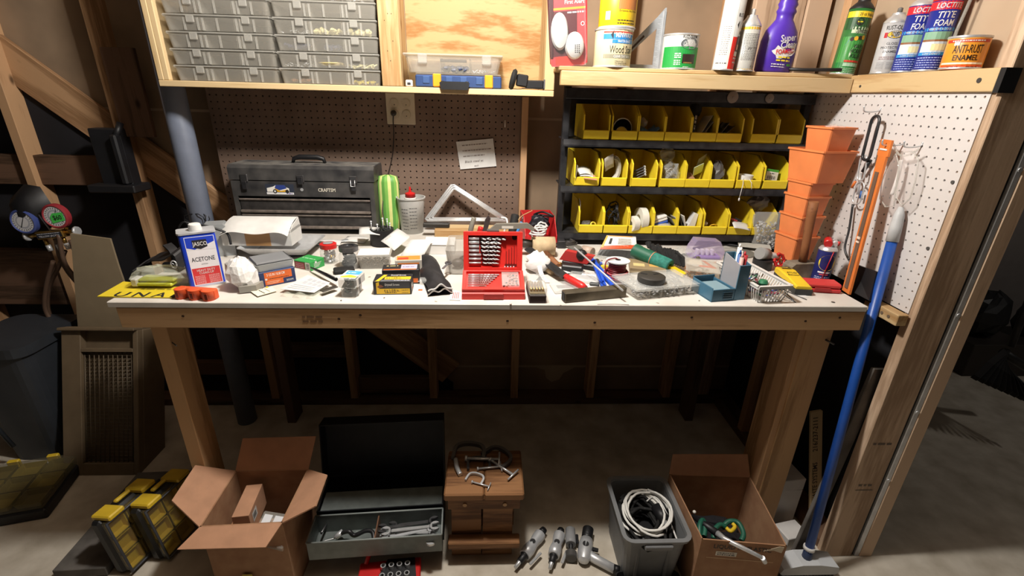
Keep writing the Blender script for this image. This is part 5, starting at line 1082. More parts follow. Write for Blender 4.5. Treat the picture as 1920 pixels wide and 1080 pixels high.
def pr_or2(q, F, Tp, Sd, w, d, h): q.rect(w*.1, w*.9, h*.2, h*.8, F, '#d9782c').rect(w*.06, w*.94, d*.1, d*.9, Tp, '#dd8a3a').rect(w*.1, w*.5, d*.2, d*.6, Tp, '#c9452a', .0005)
carton('screw_box', 'clear topped orange screw box under the receipt', (742, 513), (792, 511), (742, 489), .05, ['#b9b4aa'], pr_or2, b=.001)
# ---- white carton flap behind
t = thing('white_carton', 'small white carton with a curved flap beside the receipt', 'carton', (PX(791, 490, z=BT).x, on(800, 480).y, BT), .0); w = .108; MB('white').box(0, w, .02, .09, 0, .035, .001).build('body', t)
b = MB('paper'); sheet(b, (0, .018, .036), (w, 0, 0), (0, .055, .014), .001); b.build('flap', t)
# ---- dark tool roll
plain('roll_cloth', '#222124', .6, 0, .25, 25, bump=.5); a, rz, w, h = frame((803, 556), (849, 552)); t = thing('tool_pouch', 'black cloth pouch with white edging left of the red case', 'pouch', a, rz+.02); d = .29
b = MB('roll_cloth'); b.grid(lambda u, v: (w*u*(1-.06*v)+.004*math.sin(v*9), d*v, .004+.030*math.sin(PI*min(max(u, .02), .98))**.6*(.75+.25*v)+.003*math.sin(v*14+u*5)), 14, 16).grid(lambda u, v: (w*(1-u), d*v, .002), 2, 2).build('cloth', t)
for k in range(2): MB('white').ribbon([(w*u, -.001-.002*k, .006+.012*k+.006*math.sin(u*11+k*2)*math.sin(PI*u)+.012*math.sin(PI*u)) for u in [i/16 for i in range(17)]], .004, .003, (0, 1, 0)).build('edging', t)
b = MB('#5b5a5c').lathe([(.012, .0), (.012, .004), (.006, .004), (.006, .0)], 14, cap0=False, cap1=False).box(-.004, .004, -.055, -.010, 0, .003, .001); b.thing('key_tool', 'grey ring spanner lying on the black cloth pouch', 'spanner', t.location+V(w*.62, d*.62, .038), -.25)
MB('white').prism([(0, 0), (.030, -.004), (.034, .05), (.012, .07), (-.002, .055)], 0, .001).thing('paper_tag', 'red and white paper tag under the left of the red case', 'tag', on(843, 563)+V(0, 0, .001), .0)
o = bpy.data.objects['paper_tag']; S = flat((0, 0, .0011), (0, 1, 0), (-1, 0, 0)); b = MB()
for k in range(4): b.scribble(.008, .055, -.008-.005*k, .003, S, '#c0292c', .0003, k)
b.build('print', o)
# ================================================================ on the bench, middle
# ---- clear bin behind the red case
p = on(858, 520); t = thing('clear_bin', 'clear plastic bin with round parts left of the red case', 'bin', (PX(868, 512, z=BT).x, on(858, 512).y+.06, BT), .02)
MB('clear_frost').frustum(0, .085, (.045, .075), (.055, .09), .014, 3, wall=.002).build('tub', t)
for k in range(3): MB(('#5e5a54', '#3a3836', '#8a8478')[k]).sphere((-.02+.022*k, -.02+.03*k, .022), .018, 10, 7, (1.1, 1, .8)).build('ball', t)
# ---- red drill case, open like a book standing up
plain('case_red', '#d6332c', .38, 0, .05); a, rz, w, h = frame((866, 562), (984, 562), (864, 545)); ZB = h*1.0; d0 = .055
t = thing('drill_case', 'open red drill bit case full of steel bits', 'case', a, rz)
hz = PX(925, 518, y=a.y+d0).z-BT        # hinge height
# lower half: shallow box lying, its inner face tilted to the viewer
lo = MB('case_red'); lo.prism([(0, 0), (.118, 0), (.118, .040), (.100, .046), (.012, .024), (0, .018)], 0, w, 'x'); base = lo.build('lower_half', t)
import itertools
slope = math.atan2(.022, .088); SL = lambda u, v, hh=0: Vector((u, .012+v*math.cos(slope)-hh*math.sin(slope), .024+v*math.sin(slope)+hh*math.cos(slope)))
b = MB('case_red')
def slab(b, S, u0, u1, v0, v1, h0, h1): b.add([S(u, v, hh) for u in (u0, u1) for v in (v0, v1) for hh in (h0, h1)], [(0, 1, 3, 2), (4, 6, 7, 5), (0, 4, 5, 1), (2, 3, 7, 6), (0, 2, 6, 4), (1, 5, 7, 3)])
for (u0, u1, v0, v1) in ((0, w, -.006, .004), (0, w, .084, .090), (0, .010, .004, .084), (w-.010, w, .004, .084)):
    q = MB('case_red'); slab(q, SL, u0, u1, v0, v1, 0, .008); q.build('rim', base)
for k in range(7):
    v = .072-.0095*k; q = MB('steel'); p0, p1 = SL(w*.09, v, .004), SL(w*.25, v, .004); q.cyl(p0, p1, .0028-.0002*k, n=8); q.use('alu'); p2 = SL(w*(.60-.035*k), v, .004); q.cyl(p1, p2, .0026-.0002*k, n=6); o = q.build('drill_bit', t)
    b = MB('#7a6a60')
    for i in range(5): s0 = SL(w*(.28+i*(.30-.035*k)/5), v, .0048); b.cbox(s0, (.003, .0035, .003))
    b.build('flute', o)
q = MB('clear'); slab(q, SL, w*.64, w*.92, .010, .078, .001, .010); q.build('window_box', t)
R = random.Random(2); b = MB('brass')
for k in range(40): p0 = SL(w*R.uniform(.66, .90), R.uniform(.014, .074), .003); b.use(('#b5654a', 'steel_dark', '#c79a86')[k % 3]).cbox(p0, (.006, .003, .003))
b.build('small_bits', t, kind='stuff'); MB('#a5201c').box(w*.34, w*.66, -.004, 0, .002, .020, .002).build('latch', t)
# upper half: nearly upright lid with seven big bits
tl = .20; oy, oz = .112, .050; HU = PX(925, 434, y=a.y+.14).z-BT-oz; HU = HU/math.cos(tl)
SU = lambda u, v, hh=0: Vector((u, oy+v*math.sin(tl)-hh*math.cos(tl), oz+v*math.cos(tl)+hh*math.sin(tl)))
up = MB('case_red'); slab(up, SU, .002, w-.002, 0, HU, -.020, 0); up = up.build('upper_half', t)
for (u0, u1, v0, v1) in ((.002, .016, 0, HU), (w-.018, w-.002, 0, HU), (.016, w-.018, HU-.010, HU), (.016, w-.018, 0, .008)):
    q = MB('case_red'); slab(q, SU, u0, u1, v0, v1, 0, .014); q.build('rim', up)
MB('#4d4a48').cbox(SU(w*.5, HU+.002, -.004), (.036, .020, .008)).build('hinge_tab', up)
for k in range(7):
    v = HU-.020-k*(HU-.034)/6.6; L_ = (.90-.10*(k > 0)-.012*k); r = .0056-.0004*k
    q = MB('steel').cyl(SU(w*.10, v, .006), SU(w*(.27+.03*(k > 3)), v, .006), r, n=10).build('drill_bit', t)
    b = MB('steel_dark'); u0, u1 = w*(.29+.03*(k > 3)), w*L_*.80
    n_ = 12; b.tube([SU(u0+(u1-u0)*i/n_, v+.0012*math.sin(i*1.6), .006+.0012*math.cos(i*1.6)) for i in range(n_+1)], [r*.95]*n_+[r*.4], 6); b.build('shank', q)
    for i in range(5): c0 = SU(u0+(u1-u0)*(.08+.19*i), v, .006+r*.75); c1 = SU(u0+(u1-u0)*(.08+.19*i)+.010, v-r*.6, .006+r*.75); MB('white').tube([c0, c1], r*.42, 5).build('flute', q)
    q = MB('case_red'); slab(q, SU, w*.30, w*.62-.004*k, v-.0125, v-.0085, 0, .006); q.build('shelf', up)
for k in range(5): q = MB('#8f1f1a'); slab(q, SU, w*(.715+.045*k), w*(.73+.045*k), HU*.18, HU*(.50+.05*k), 0, .0016); q.build('groove', up)
for k in range(4): q = MB('steel'); q.cyl(SU(w*(.70+.05*k), HU*.10, .004), SU(w*(.70+.05*k), HU*.06, .004), .0025, n=6); q.build('socket', up)
MB('steel_dark').cyl(SU(w*.925, HU*.10, .004), SU(w*.925, HU*.62, .004), .002, n=6).build('drill_bit', t)
q = MB('#5a1410'); slab(q, SU, w*.70, w*.90, HU*.10, HU*.155, 0, .002); q.build('slot', up); q = MB('ink'); q.lathe([(.008, 0), (.008, .001)], 14); q.build('hole', up).matrix_basis = Matrix.Translation(SU(w*.86, HU*.86, .0005)) @ rotm(PI/2-tl, 0, 0)
# ---- hand tools standing behind the case
def tool(name, label, cat, pts, r, mat, tip=None, tipmat='steel_dark'):
    t = thing(name, label, cat, (0, 0, 0)); MB(mat).tube(spline(pts, 4), r, 8).build('handle', t)
    if tip: MB(tipmat).tube(tip[0], tip[1], 8).build('tip', t)
    return t
Y0 = .36
plain('grip_grey', '#7a766c', .6); plain('tan', '#b79a6a', .8); plain('leather', '#c8b18c', .8, 0, .1, 30, bump=.2)
tool('pliers', 'grey pliers handle pointing up behind the red case', 'pliers', [PX(880, 445, y=Y0), PX(884, 425, y=Y0), PX(889, 408, y=Y0+.01)], .009, 'grip_grey')
t = tool('snips', 'red handled snips with dark blades behind the red case', 'snips', [PX(898, 440, y=Y0), PX(902, 426, y=Y0)], .010, 'red'); MB('steel_dark').prism([(0, 0), (.018, .01), (.030, .055), (.022, .068), (.010, .05)], -.004, .004, 'y').build('blade', t).location = PX(904, 438, y=Y0)
p = PX(914, 444, y=Y0-.03); t = thing('utility_knife', 'grey metal utility knife leaning behind the case', 'knife', p, rot=(0, -.55, 0)); MB('grip_grey').prism([(0, 0), (.014, .0), (.040, .03), (.14, .034), (.16, .024), (.165, .034), (.14, .052), (.03, .048), (0, .02)], -.008, .008, 'y').build('body', t).rotation_euler = (0, .55, 0); MB('#c9c6bd').box(.05, .09, -.009, -.008, .033, .042).build('plate', t).rotation_euler = (0, .55, 0)
MB('white').tube(spline([PX(944, 452, y=.36), PX(946, 432, y=.37), PX(951, 420, y=.37), PX(949, 410, y=.38), PX(940, 408, y=.39)]), .0035, 6).thing('curled_cord', 'short white cord curling behind the red case', 'cord')
tool('file_handle', 'black knurled handle leaning between red case and red bin', 'handle', [PX(960, 440, y=.42), PX(963, 420, y=.44), PX(966, 404, y=.46)], .016, 'rubber')
tool('screwdriver', 'small blue screwdriver leaning beside the black handle', 'screwdriver', [PX(968, 440, y=.38), PX(974, 426, y=.385), PX(978, 416, y=.39)], .0055, '#3f86c9', ([PX(978, 416, y=.39), PX(981, 406, y=.395)], .002))
tool('tan_wire', 'thin tan wire arching over the tools', 'wire', [PX(972, 412, y=.39), PX(980, 404, y=.42), PX(998, 395, y=.45)], .0015, 'tan')
# ---- red bin
p = on(1011, 463); plain('bin_red', '#c22a2c', .4); RBx = PX(1008, 455, z=BT); a, rz, w, h = frame((977, 449), (1038, 456), None, BT+.03)
t = thing('storage_bin', 'open red bin of cords in the middle of the bench', 'bin', (PX(1011, 455, z=BT).x, .455, BT), .06); hw = .062; L = .18; hh = .105
for x in (-hw, hw-.003): MB('bin_red').prism([(0, 0), (L, 0), (L, hh), (.07, hh), (.0, .045)], x, x+.003, 'x').build('side', t)
MB('bin_red').box(-hw+.003, hw-.003, 0, L, 0, .003).build('floor_plate', t); MB('bin_red').box(-hw+.003, hw-.003, L-.003, L, .003, hh).build('back', t); MB('bin_red').box(-hw+.003, hw-.003, 0, .003, .003, .040).build('front', t)
o = t; Lc = t.location
for k in range(7): MB('white').tube(loop_path((-.010+.004*k, .035+.004*k, .040+.004*k), .030-.002*k, .024, 1.1, 14, .006, k, .15, 'y' if k % 2 else 'z'), .0038, 6).thing('white_rope', 'white cord bundle in the red bin, loop '+('one', 'two', 'three', 'four', 'five', 'six', 'seven')[k], 'cord', Lc, .06, 'white cord loops in the red bin')
for o_ in [q for q in bpy.data.objects if q.name.startswith('white_rope')]: o_['label'] = 'loop of the white cord bundle in the red bin'
blob(MB('#1d1f27'), (0, 0, 0), .042, 81, .2, 10, 7, (1, .9, .7)).thing('black_cloth', 'black cloth bundle behind the white cord in the red bin', 'cloth', Lc+V(.0, .10, .072))
MB('black').tube(spline([(-.02, .12, .10), (.01, .08, .12), (.05, .06, .108), (.03, .10, .10), (-.02, .12, .10)]), .004, 6).thing('black_wire', 'black wire loop over the red bin', 'wire', Lc)
# ---- mallet with leather head
p = on(1015, 483); t = thing('mallet', 'mallet with a pale cork head and dark handle end', 'mallet', (PX(1016, 476, z=BT).x, on(1016, 482).y+.02, BT+.036), .05); MB('leather').cyl((-.040, 0, 0), (.042, 0, 0), .034, n=22).build('head', t); MB('handle_wood').tube([(0, 0, -.02), (.012, -.05, -.022), (.03, -.16, -.024)], [.014, .013, .012], 10).build('handle', t); MB('#3a342e').cyl((-.085, .005, .012), (-.038, .002, .004), .015, .017, n=14).build('dark_end', t)
# ---- white rag
plain('rag', '#e2e0dd', .9, 0, .05, 30); p = on(1010, 522); t = thing('white_glove', 'crumpled white cotton rag in front of the mallet', 'rag', (PX(1011, 518, z=BT).x, on(1011, 515).y+.02, BT)); q = MB('rag'); blob(q, (0, .02, .028), .045, 91, .22, 14, 9, (.9, 1.1, .75), True, .001); q.build('cloth', t); MB('rag').ribbon(spline([(.0, -.02, .03), (.004, -.045, .014), (.012, -.075, .004), (.02, -.1, .003)]), .014, .006, (1, 0, 0)).build('strip', t)
# ---- small clear box over dark block
a, rz, w, h = frame((992, 569), (1024, 569), (992, 552)); t = thing('bit_box', 'small dark box with a clear lid of brass bits', 'box', a, rz); MB('#33201d').box(0, w, 0, .11, 0, h*.85, .002).build('base', t); MB('#8a7a5a').box(.002, w-.002, .006, .106, h*.85, h*.86+.004).build('tray', t); MB('clear').box(-.001, w+.001, -.001, .112, h*.87, h*1.75, .003).build('lid', t)
for k in range(5): MB('brass').cyl((w*(.15+.17*k), .02, h*.9+.007), (w*(.15+.17*k), .08, h*.9+.007), .0035, n=8).build('bit', t)
MB('paper').box(w*.3, w*.7, .075, .10, h*.86+.004, h*1.1).build('slip', t); MB('#d9682c').box(w*.3, w*.7, .07, .075, h*.86+.004, h*1.1).build('orange_slip', t)
# ---- pull saw / scraper with red grip
p0, p1, p2 = PX(990, 466, z=BT+.05), PX(1062, 520, z=BT+.022), PX(1098, 541, z=BT+.014); t = thing('pry_bar', 'dark pry bar with a red grip lying across the clutter', 'pry bar', (0, 0, 0)); MB('black_metal').ribbon([p0, p0.lerp(p1, .5), p1], .03, .006, (1, .6, .0)).build('blade', t); MB('red').tube([p1.lerp(p2, -.05), p1.lerp(p2, .3), p1.lerp(p2, .8), p2], [.011, .012, .013, .009], 10).build('grip', t)
# ---- red and black pliers set, brass bits, wooden plug
t = thing('stapler', 'red and black stapler behind the pry bar', 'stapler', (PX(1048, 490, z=BT).x, on(1048, 495).y, BT), -.5); MB('#b03230').prism([(0, .02), (.10, .02), (.12, .05), (.02, .055)], -.012, .012, 'y').build('body', t); MB('black').box(.01, .13, -.013, .013, 0, .02, .004).build('base', t); MB('black').sphere((.075, 0, .045), .020, 10, 7).build('knob', t)
MB('black').box(-.03, .04, -.02, .02, 0, .028, .004).thing('black_block', 'black rubber block beside the red stapler', 'block', on(1070, 510)+V(0, 0, 0), -.3)
for k, (px, py) in enumerate(((1036, 500), (1042, 503))): MB('brass').cyl((0, 0, .006), (.018, -.01, .006), .006, n=10).thing('brass_fitting', ('upper', 'lower')[k]+' small brass fitting near the white rag', 'fitting', on(px, py)+V(0, 0, .012*k))
MB('leather').cyl((0, 0, .010), (.02, -.03, .010), .011, n=14).thing('wood_plug', 'short wooden dowel end beside the white rag', 'dowel', on(1024, 510)); MB('#d8cf3a').box(0, .02, 0, .012, 0, .006, .001).thing('yellow_tag', 'tiny yellow tag beside the dowel end', 'tag', on(1036, 513), .6)
# ---- clear packs with papers
for k, (px, py, rz_, lb, col) in enumerate(((1040, 552, .12, 'clear pack with printed insert beneath the pry bar', '#4a4a4e'), (1062, 527, -.35, 'clear pack with white insert beside the blue clamps', '#b8b9bd'), (1085, 490, -.5, 'clear blister pack behind the blue clamps', '#c9c9c6'))):
    p = on(px, py); t = thing('blister_pack', lb, 'pack', p, rz_); q = MB('clear'); q.box(0, .10, 0, .075, .002, .012, .003).build('shell', t); MB('paper').box(.002, .098, .002, .073, 0, .0015).build('card', t); S = flat((0, 0, .0016), (1, 0, 0), (0, 1, 0)); b = MB().rect(.02, .07, .04, .066, S, col).scribble(.02, .08, .028, .004, S, '#8a8a8e').scribble(.02, .08, .020, .004, S, '#8a8a8e', seed=4); b.build('print', t)
MB('leather').lathe([(.0, 0), (.014, .001), (.016, .012), (.010, .02), (.001, .021)], 14).thing('cork_knob', 'cork coloured round knob behind the clear packs', 'knob', on(1100, 480)+V(0, 0, .0), rot=(0, 0, 0))
MB('#b7a394').cyl((0, 0, .018), (.03, -.03, .018), .018, n=16).thing('felt_roll', 'small pinkish felt roll below the bin rack', 'roll', on(1101, 484)+V(-.01, .04, 0))
# ---- square steel bar
plain('bar_steel', '#6a6254', .45, .6, .2, 20); a, rz, w, h = frame((1059, 569), (1174, 558), (1057, 550)); t = thing('square_tube', 'square steel tube lying at the front edge of the bench', 'tube', a, rz); d = .030
MB('bar_steel').box(0, w, 0, d, 0, h, .0025).build('tube', t); MB('ink').box(-.0008, .0, .004, d-.004, .004, h-.004).build('opening', t)
# ---- blue clamps
plain('clamp_blue', '#2352c4', .4); 
for k, (A_, B_) in enumerate((((1104, 494), (1150, 538)), ((1112, 500), (1132, 540)))):
    p0, p1 = on(*A_)+V(0, 0, .022), on(*B_)+V(0, 0, .006); t = thing('trim_puller', ('longer' if k == 0 else 'shorter')+' blue plastic pry tool near the red wire spool', 'pry tool', (0, 0, 0)); MB('clamp_blue').ribbon([p0, p0.lerp(p1, .4), p0.lerp(p1, .9), p1], .020, .006, (1, .5, 0)).build('blade', t); MB('clamp_blue').ribbon([p0.lerp(p1, .05)+V(0, 0, .005), p0.lerp(p1, .9)+V(0, 0, .006)], .006, .008, (1, .5, 0)).build('rib', t)
MB('clamp_blue').lathe([(.012, 0), (.013, .006), (.001, .007)], 14).thing('plastic_disc', 'round blue plastic disc beside the blue pry tools', 'disc', on(1122, 497)+V(0, 0, .004))
MB('#3f4242').box(0, .03, 0, .012, 0, .010, .003).thing('grey_stub', 'small grey rubber stub by the steel tube', 'stub', on(1105, 536), -.2); MB('#dfc63a').box(0, .025, 0, .012, 0, .012, .002).thing('yellow_block', 'small yellow block behind the wire spool', 'block', on(1128, 505), .2)
MB('alu').tube([PX(1077, 464, z=BT+.085), PX(1168, 545, z=BT+.036)], .0028, 8).thing('thin_rod', 'thin bright rod lying diagonally over the clutter', 'rod')
# ---- wire spool
p = on(1154, 530); plain('wire_red', '#7d2229', .4); c = V(PX(1154, 520, z=BT).x, on(1154, 524).y+.012, BT); t = thing('wire_spool', 'white spool of dark red wire with loose turns', 'spool', c); MB('white').lathe([(.036, 0), (.037, .002), (.037, .004), (.008, .004), (.008, .058), (.037, .058), (.038, .060), (.038, .062), (.008, .063), (.007, .055)], 26).build('spool', t); MB('ink').lathe([(.009, .0632), (.009, .0636), (.001, .0636)], 12).build('hub', t)
for k in range(7): MB('wire_red').tube(loop_path((0, 0, .010+.0065*k), .025, .025, 1, 20, 0, 1, 0), .0036, 6, closed=False).build('winding', t)
for k in range(3): MB('#a3343c').tube(loop_path((-.004, -.006, .006+.008*k), .038-.001*k, .036, 1.05, 22, .004, k, .04), .0034, 6).build('loose_turn', t)
MB('wire_red').tube(spline([(-.034, -.02, .02), (-.044, -.02, .04), (-.038, -.008, .062), (-.012, .0, .068), (.0, .0, .064)]), .0022, 6).build('wire_end', t)
# ---- tan box behind the spool, bag of bolts
t, w, h = carton('tan_case', 'flat tan cardboard box behind the clear organiser', (1180, 514), (1248, 520), (1178, 502), .10, ['#8f7d5f'], lambda q, F, Tp, Sd, w, d, h: q.rect(w*.1, w*.42, d*.25, d*.55, Tp, '#cdbb84').rect(w*.55, w*.8, d*.3, d*.55, Tp, '#cfa35a').rect(0, w, h*.3, h*.55, F, '#b9a98a'))
p0 = PX(1126, 486, z=BT+.02); t = thing('zip_bag', 'orange and white zip bag of black parts below the rack', 'bag', (PX(1156, 485, z=BT).x, on(1156, 487).y+.01, BT+.002), rot=(-.55, 0, -.12))
def zb_(u, v, k): 
    x = (-.075+.15*u)*(1-.35*v*(1-.3*u)); return (x+.01*v, .004*k*math.sin(PI*u)*math.sin(PI*v)*4*.6, .085*v)
MB('#b9b5ae').grid(lambda u, v: zb_(u, v, -1), 12, 8).build('front_film', t); MB('clear').grid(lambda u, v: zb_(1-u, v, 1), 12, 8).build('back_film', t)
def SZ(u, v, h=0): q = Vector(zb_(u, v, -1)); return q+V(0, -.0006-h, 0)
b = MB().poly([(.02, .42), (.02, .97), (.5, .99), (.98, .97), (.98, .52), (.5, .60)], lambda u, v, h: SZ(u, v, .0008), '#efece6', .0)
b = MB(); 
def strip(u0, u1, v0, v1, mat, lay, n=8, f=lambda u: 0):
    q = b; o = q.mat; q.mat = mat; vs = []
    for i in range(n+1): u = u0+(u1-u0)*i/n; vs += [SZ(u, v0+f(u), lay), SZ(u, v1+f(u), lay)]
    q.add(vs, [(2*i, 2*i+2, 2*i+3, 2*i+1) for i in range(n)]); q.mat = o
strip(.0, 1, .36, .52, '#d9572a', .0012, 10, lambda u: .10*u*u); strip(.06, 1, .52, .95, '#efece6', .001, 10, lambda u: .05*u*u*0); strip(.0, .07, .45, .98, '#d9a428', .0014, 2); strip(.1, .9, .95, .99, '#c98a24', .0014, 6)
for k in range(5): strip(.45, .85, .60+.06*k, .625+.06*k, '#b9b6ae', .0018, 4)
strip(.18, .26, .60, .86, 'ink', .0018, 2); strip(.0, 1, .02, .34, '#3b3a39', .001, 10); b.build('print', t)
# ---- green mat roll and black brush
plain('mat_green', '#2a7a6c', .8, 0, .15, 90, bump=.5); p0, p1 = PX(1190, 470, z=BT+.045), PX(1256, 500, z=BT+.025); ax = (p1-p0); L_ = ax.length; t = thing('mat_roll', 'rolled green mesh mat with a paper band', 'mat', (0, 0, 0))
sp_ = []; nn = ax.normalized(); e1 = nn.cross(V(0, 0, 1)).normalized(); e2 = nn.cross(e1)
def cs(k, r, o): a_ = 2*PI*k/20; return o+e1*(r*math.cos(a_))+e2*(r*math.sin(a_))
MB('mat_green').loft([[cs(k, r, p0+nn*s_) for k in range(20)] for (r, s_) in ((.0245, 0), (.025, .005), (.025, L_-.004), (.0235, L_), (.012, L_), (.009, L_-.02))], True, True, True).build('roll', t)
MB('#1c5a44').loft([[cs(k, .0256, p0+nn*s_) for k in range(20)] for s_ in (.0, L_*.5)], False, False, True).build('sleeve', t); MB('#e2ddc9').loft([[cs(k, .026, p0+nn*s_) for k in range(9, 16)] for s_ in (L_*.18, L_*.36)], False, False, True, closed=False).build('paper_band', t); MB('#c07a52').loft([[cs(k, .0262, p0+nn*s_) for k in range(20)] for s_ in (L_*.53, L_*.55)], False, False, True).build('rubber_band', t)
t = thing('hand_brush', 'black bristle brush with a yellow handle behind the green mat', 'brush', (0, 0, 0)); a0, a1 = PX(1216, 478, z=BT+.03), PX(1284, 516, z=BT+.014); MB('#e3c220').ribbon(spline([PX(1202, 470, z=BT+.045), a0.lerp(a1, .3), a0.lerp(a1, .75), a1]), .022, .010, (.8, .6, 0)).build('handle', t)
b0, b1 = PX(1222, 480, z=BT+.03), PX(1284, 502, z=BT+.02); ax = b1-b0
for k in range(16):
    R = random.Random(k); c = b0+ax*(k/15)+V(0, .012, 0); MB('rubber').tube([c, c+V(-.004+R.uniform(-.006, .006), .022, .022), c+V(-.010+R.uniform(-.008, .008), .040, .030+R.uniform(0, .010))], [.006, .009, .007], 6, smooth=False).build('bristle_tuft', t)
# ---- clear organiser with puck on top
a, rz, w, h = frame((1193, 563), (1307, 551), (1165, 527)); A_, B_, C2 = on(1195, 563), on(1308, 551), on(1163, 536); t = thing('organiser_box', 'clear organiser of bolts lying flat at the bench front', 'box', A_, math.atan2((B_-A_).y, (B_-A_).x)); w = (B_-A_).length; d = .125; h = .034; group = 0
ul = (C2-A_); MB('clear_box').prism([(0, 0), (w, 0), (w*.98, d), (-.01, d)], 0, h*.78).build('tray', t); MB('clear').prism([(-.006, -.004), (w+.004, -.004), (w, d+.004), (-.018, d+.004)], h*.8, h).build('lid', t)
R = random.Random(12); b = MB('alu')
for k in range(330): x, y, z, an = R.uniform(.006, w-.016), R.uniform(.004, d-.01), R.uniform(.003, .020), R.uniform(0, 6); b.use(('alu', 'steel', 'steel_dark')[k % 3]).cyl((x, y, z), (x+.012*math.cos(an), y+.010*math.sin(an), z+.004), .0022, n=5)
b.build('bolts', t, kind='stuff')
for k in range(1, 5): MB('clear_frost').box(w*k/5-.001, w*k/5+.001, .003, d-.003, .001, h*.76).build('divider', t)
q = PX(1226, 533, z=BT+h+.001); MB('#353330').lathe([(.040, 0), (.041, .002), (.041, .016), (.038, .018), (.001, .018)], 28).thing('rubber_puck', 'round dark rubber puck on the clear organiser', 'puck', (q.x, q.y+.028, BT+h+.001))
o = bpy.data.objects['rubber_puck']
for s_ in (-1, 1): MB('ink').at(rotm(0, 0, .5*s_)).box(-.012, .008, -.003, .003, .0181, .0188).build('notch', o).location = (.018*s_, .012, 0)
MB('#9a948a').ribbon([(0, 0, .0006), (.05, .002, .0006), (.09, -.001, .0006)], .003, .001, (0, 1, 0)).thing('metal_sliver', 'thin dark sliver lying along the bench front', 'sliver', on(1120, 571))
# ================================================================ on the bench, right end
# ---- clear boxes with brown parts
clear('amber_clear', '#e8d9c4', .22, .2)
t, w, h = carton('clear_case', 'clear case of copper parts with an orange label', (1283, 533), (1345, 541), (1279, 507), .13, ['amber_clear'], lambda q, F, Tp, Sd, w, d, h: q.rect(w*.1, w*.5, d*.55, d*.95, Tp, '#ddd6c8').poly([(w*.5, d*.95), (w*.62, d*.95), (w*.95, d*.4), (w*.8, d*.4)], Tp, '#cf5a30').rect(w*.4, w*.85, d*.42, d*.55, Tp, '#d9653a'), b=.003)
R = random.Random(6); b = MB('brass')
for k in range(50): x, y, z, an = R.uniform(.01, w-.025), R.uniform(.008, .11), R.uniform(.003, h*.6), R.uniform(0, 6); b.use(('#a8683a', 'brass', '#7a4a2c')[k % 3]).cyl((x, y, z), (x+.018*math.cos(an), y+.012*math.sin(an), z+.006), .003, n=5)
b.build('copper_parts', t, kind='stuff'); MB('clear_frost').box(-.002, w+.002, -.002, .132, h, h+.003, .001).build('lid', t)
MB('#5c5648').box(0, .012, 0, .012, 0, .03, .002).thing('dark_stub', 'small dark post standing behind the clear case', 'stub', on(1305, 497))
# ---- printed cards and purple pack
for k, (px, py, a_, c1) in enumerate(((1330, 500, -.5, '#c0392f'), (1350, 505, -.62, '#8d8f94'))):
    t = thing('printed_card', ('white card with red stripes' if k == 0 else 'white card with grey lines')+' lying left of the basket', 'card', on(px, py)+V(0, 0, .002+.003*k), a_); MB('paper').box(0, .13, 0, .07, 0, .001).build('card', t); S = flat((0, 0, .0011), (1, 0, 0), (0, 1, 0)); MB().rect(.01, .05, .04, .06, S, c1).rect(.06, .12, .01, .014, S, '#6a6a70').poly([(.03, .01), (.06, .03), (.05, .036), (.02, .018)], S, c1).build('print', t)
clear('purple_clear', '#c8b8e0', .3, .15); p = on(1327, 490); t = thing('purple_pack', 'purple tinted clear package below the rack', 'pack', (p.x, p.y+.02, BT), -.05); MB('purple_clear').prism([(-.062, 0), (.060, 0), (.066, .03), (.044, .068), (-.040, .072), (-.056, .04)], 0, .05, 'y').build('shell', t); MB('#a58ad6').box(-.055, .055, .004, .046, .001, .012, .002).build('tray', t)
for k in range(4): MB('#e4def0').box(-.032+.018*k, -.022+.018*k, .01, .03, .012, .034, .002).build('insert', t)
blob(MB('clear'), (0, 0, .02), .04, 101, .2, 10, 6, (1.3, .8, .5), zmin=.001).thing('clear_bag', 'flattened clear bag between brush and purple pack', 'bag', on(1283, 490)+V(0, .03, 0))
blob(MB('clear'), (0, 0, .015), .03, 102, .25, 10, 6, (1.5, .8, .5), zmin=.001).thing('clear_bag', 'small clear bag of parts behind the white basket', 'bag', on(1362, 480)+V(0, .02, 0))
# ---- disc and cables near the corner
MB('#77746c').lathe([(.07, 0), (.072, .003), (.03, .008), (.012, .010), (.001, .010)], 28).thing('saw_disc', 'flat grey grinding disc lying at the back right', 'disc', on(1385, 478)+V(0, .03, 0)); sheet(MB('#b9b6ae'), (0, 0, 0), (.11, -.04, 0), (.02, .05, .004), .001).thing('grey_leaflet', 'pale leaflet lying beside the grinding disc', 'leaflet', on(1386, 470)+V(0, .01, .014))
MB('black').tube(spline([on(1300, 468)+V(0, 0, .004), on(1350, 462)+V(0, .01, .008), on(1400, 466)+V(0, 0, .006), on(1440, 462)+V(0, 0, .01)]), .005, 6).thing('black_hose', 'black hose lying along the back under the rack', 'hose')
# ---- blue-grey caddy with pens
plain('caddy_blue', '#3f6b84', .45); A_, B_ = on(1333, 567), on(1389, 562); t = thing('desk_caddy', 'blue-grey plastic desk caddy with a tall pen holder', 'caddy', A_, math.atan2((B_-A_).y, (B_-A_).x)); w = (B_-A_).length*.74; d = .10
for (x0, x1, y0, y1, z1) in ((0, w, 0, .003, .038), (0, .003, .003, d, .042), (0, w, d-.003, d, .046), (w-.003, w, .003, d, .038)): MB('caddy_blue').box(x0, x1, y0, y1, 0, z1, .001).build('wall', t)
MB('caddy_blue').box(0, w, 0, d, 0, .004).build('base', t); MB('#7d98a3').box(.006, w-.006, .012, d-.02, .030, .033, .001).build('shelf', t); MB('#5f8496').box(.006, w-.02, .010, d-.03, .012, .026, .002).build('pad', t)
for k in range(4): MB('#2c4a5a').box(w*.48, w*.90, -.002, 0, .008+.006*k, .011+.006*k).build('louvre', t)
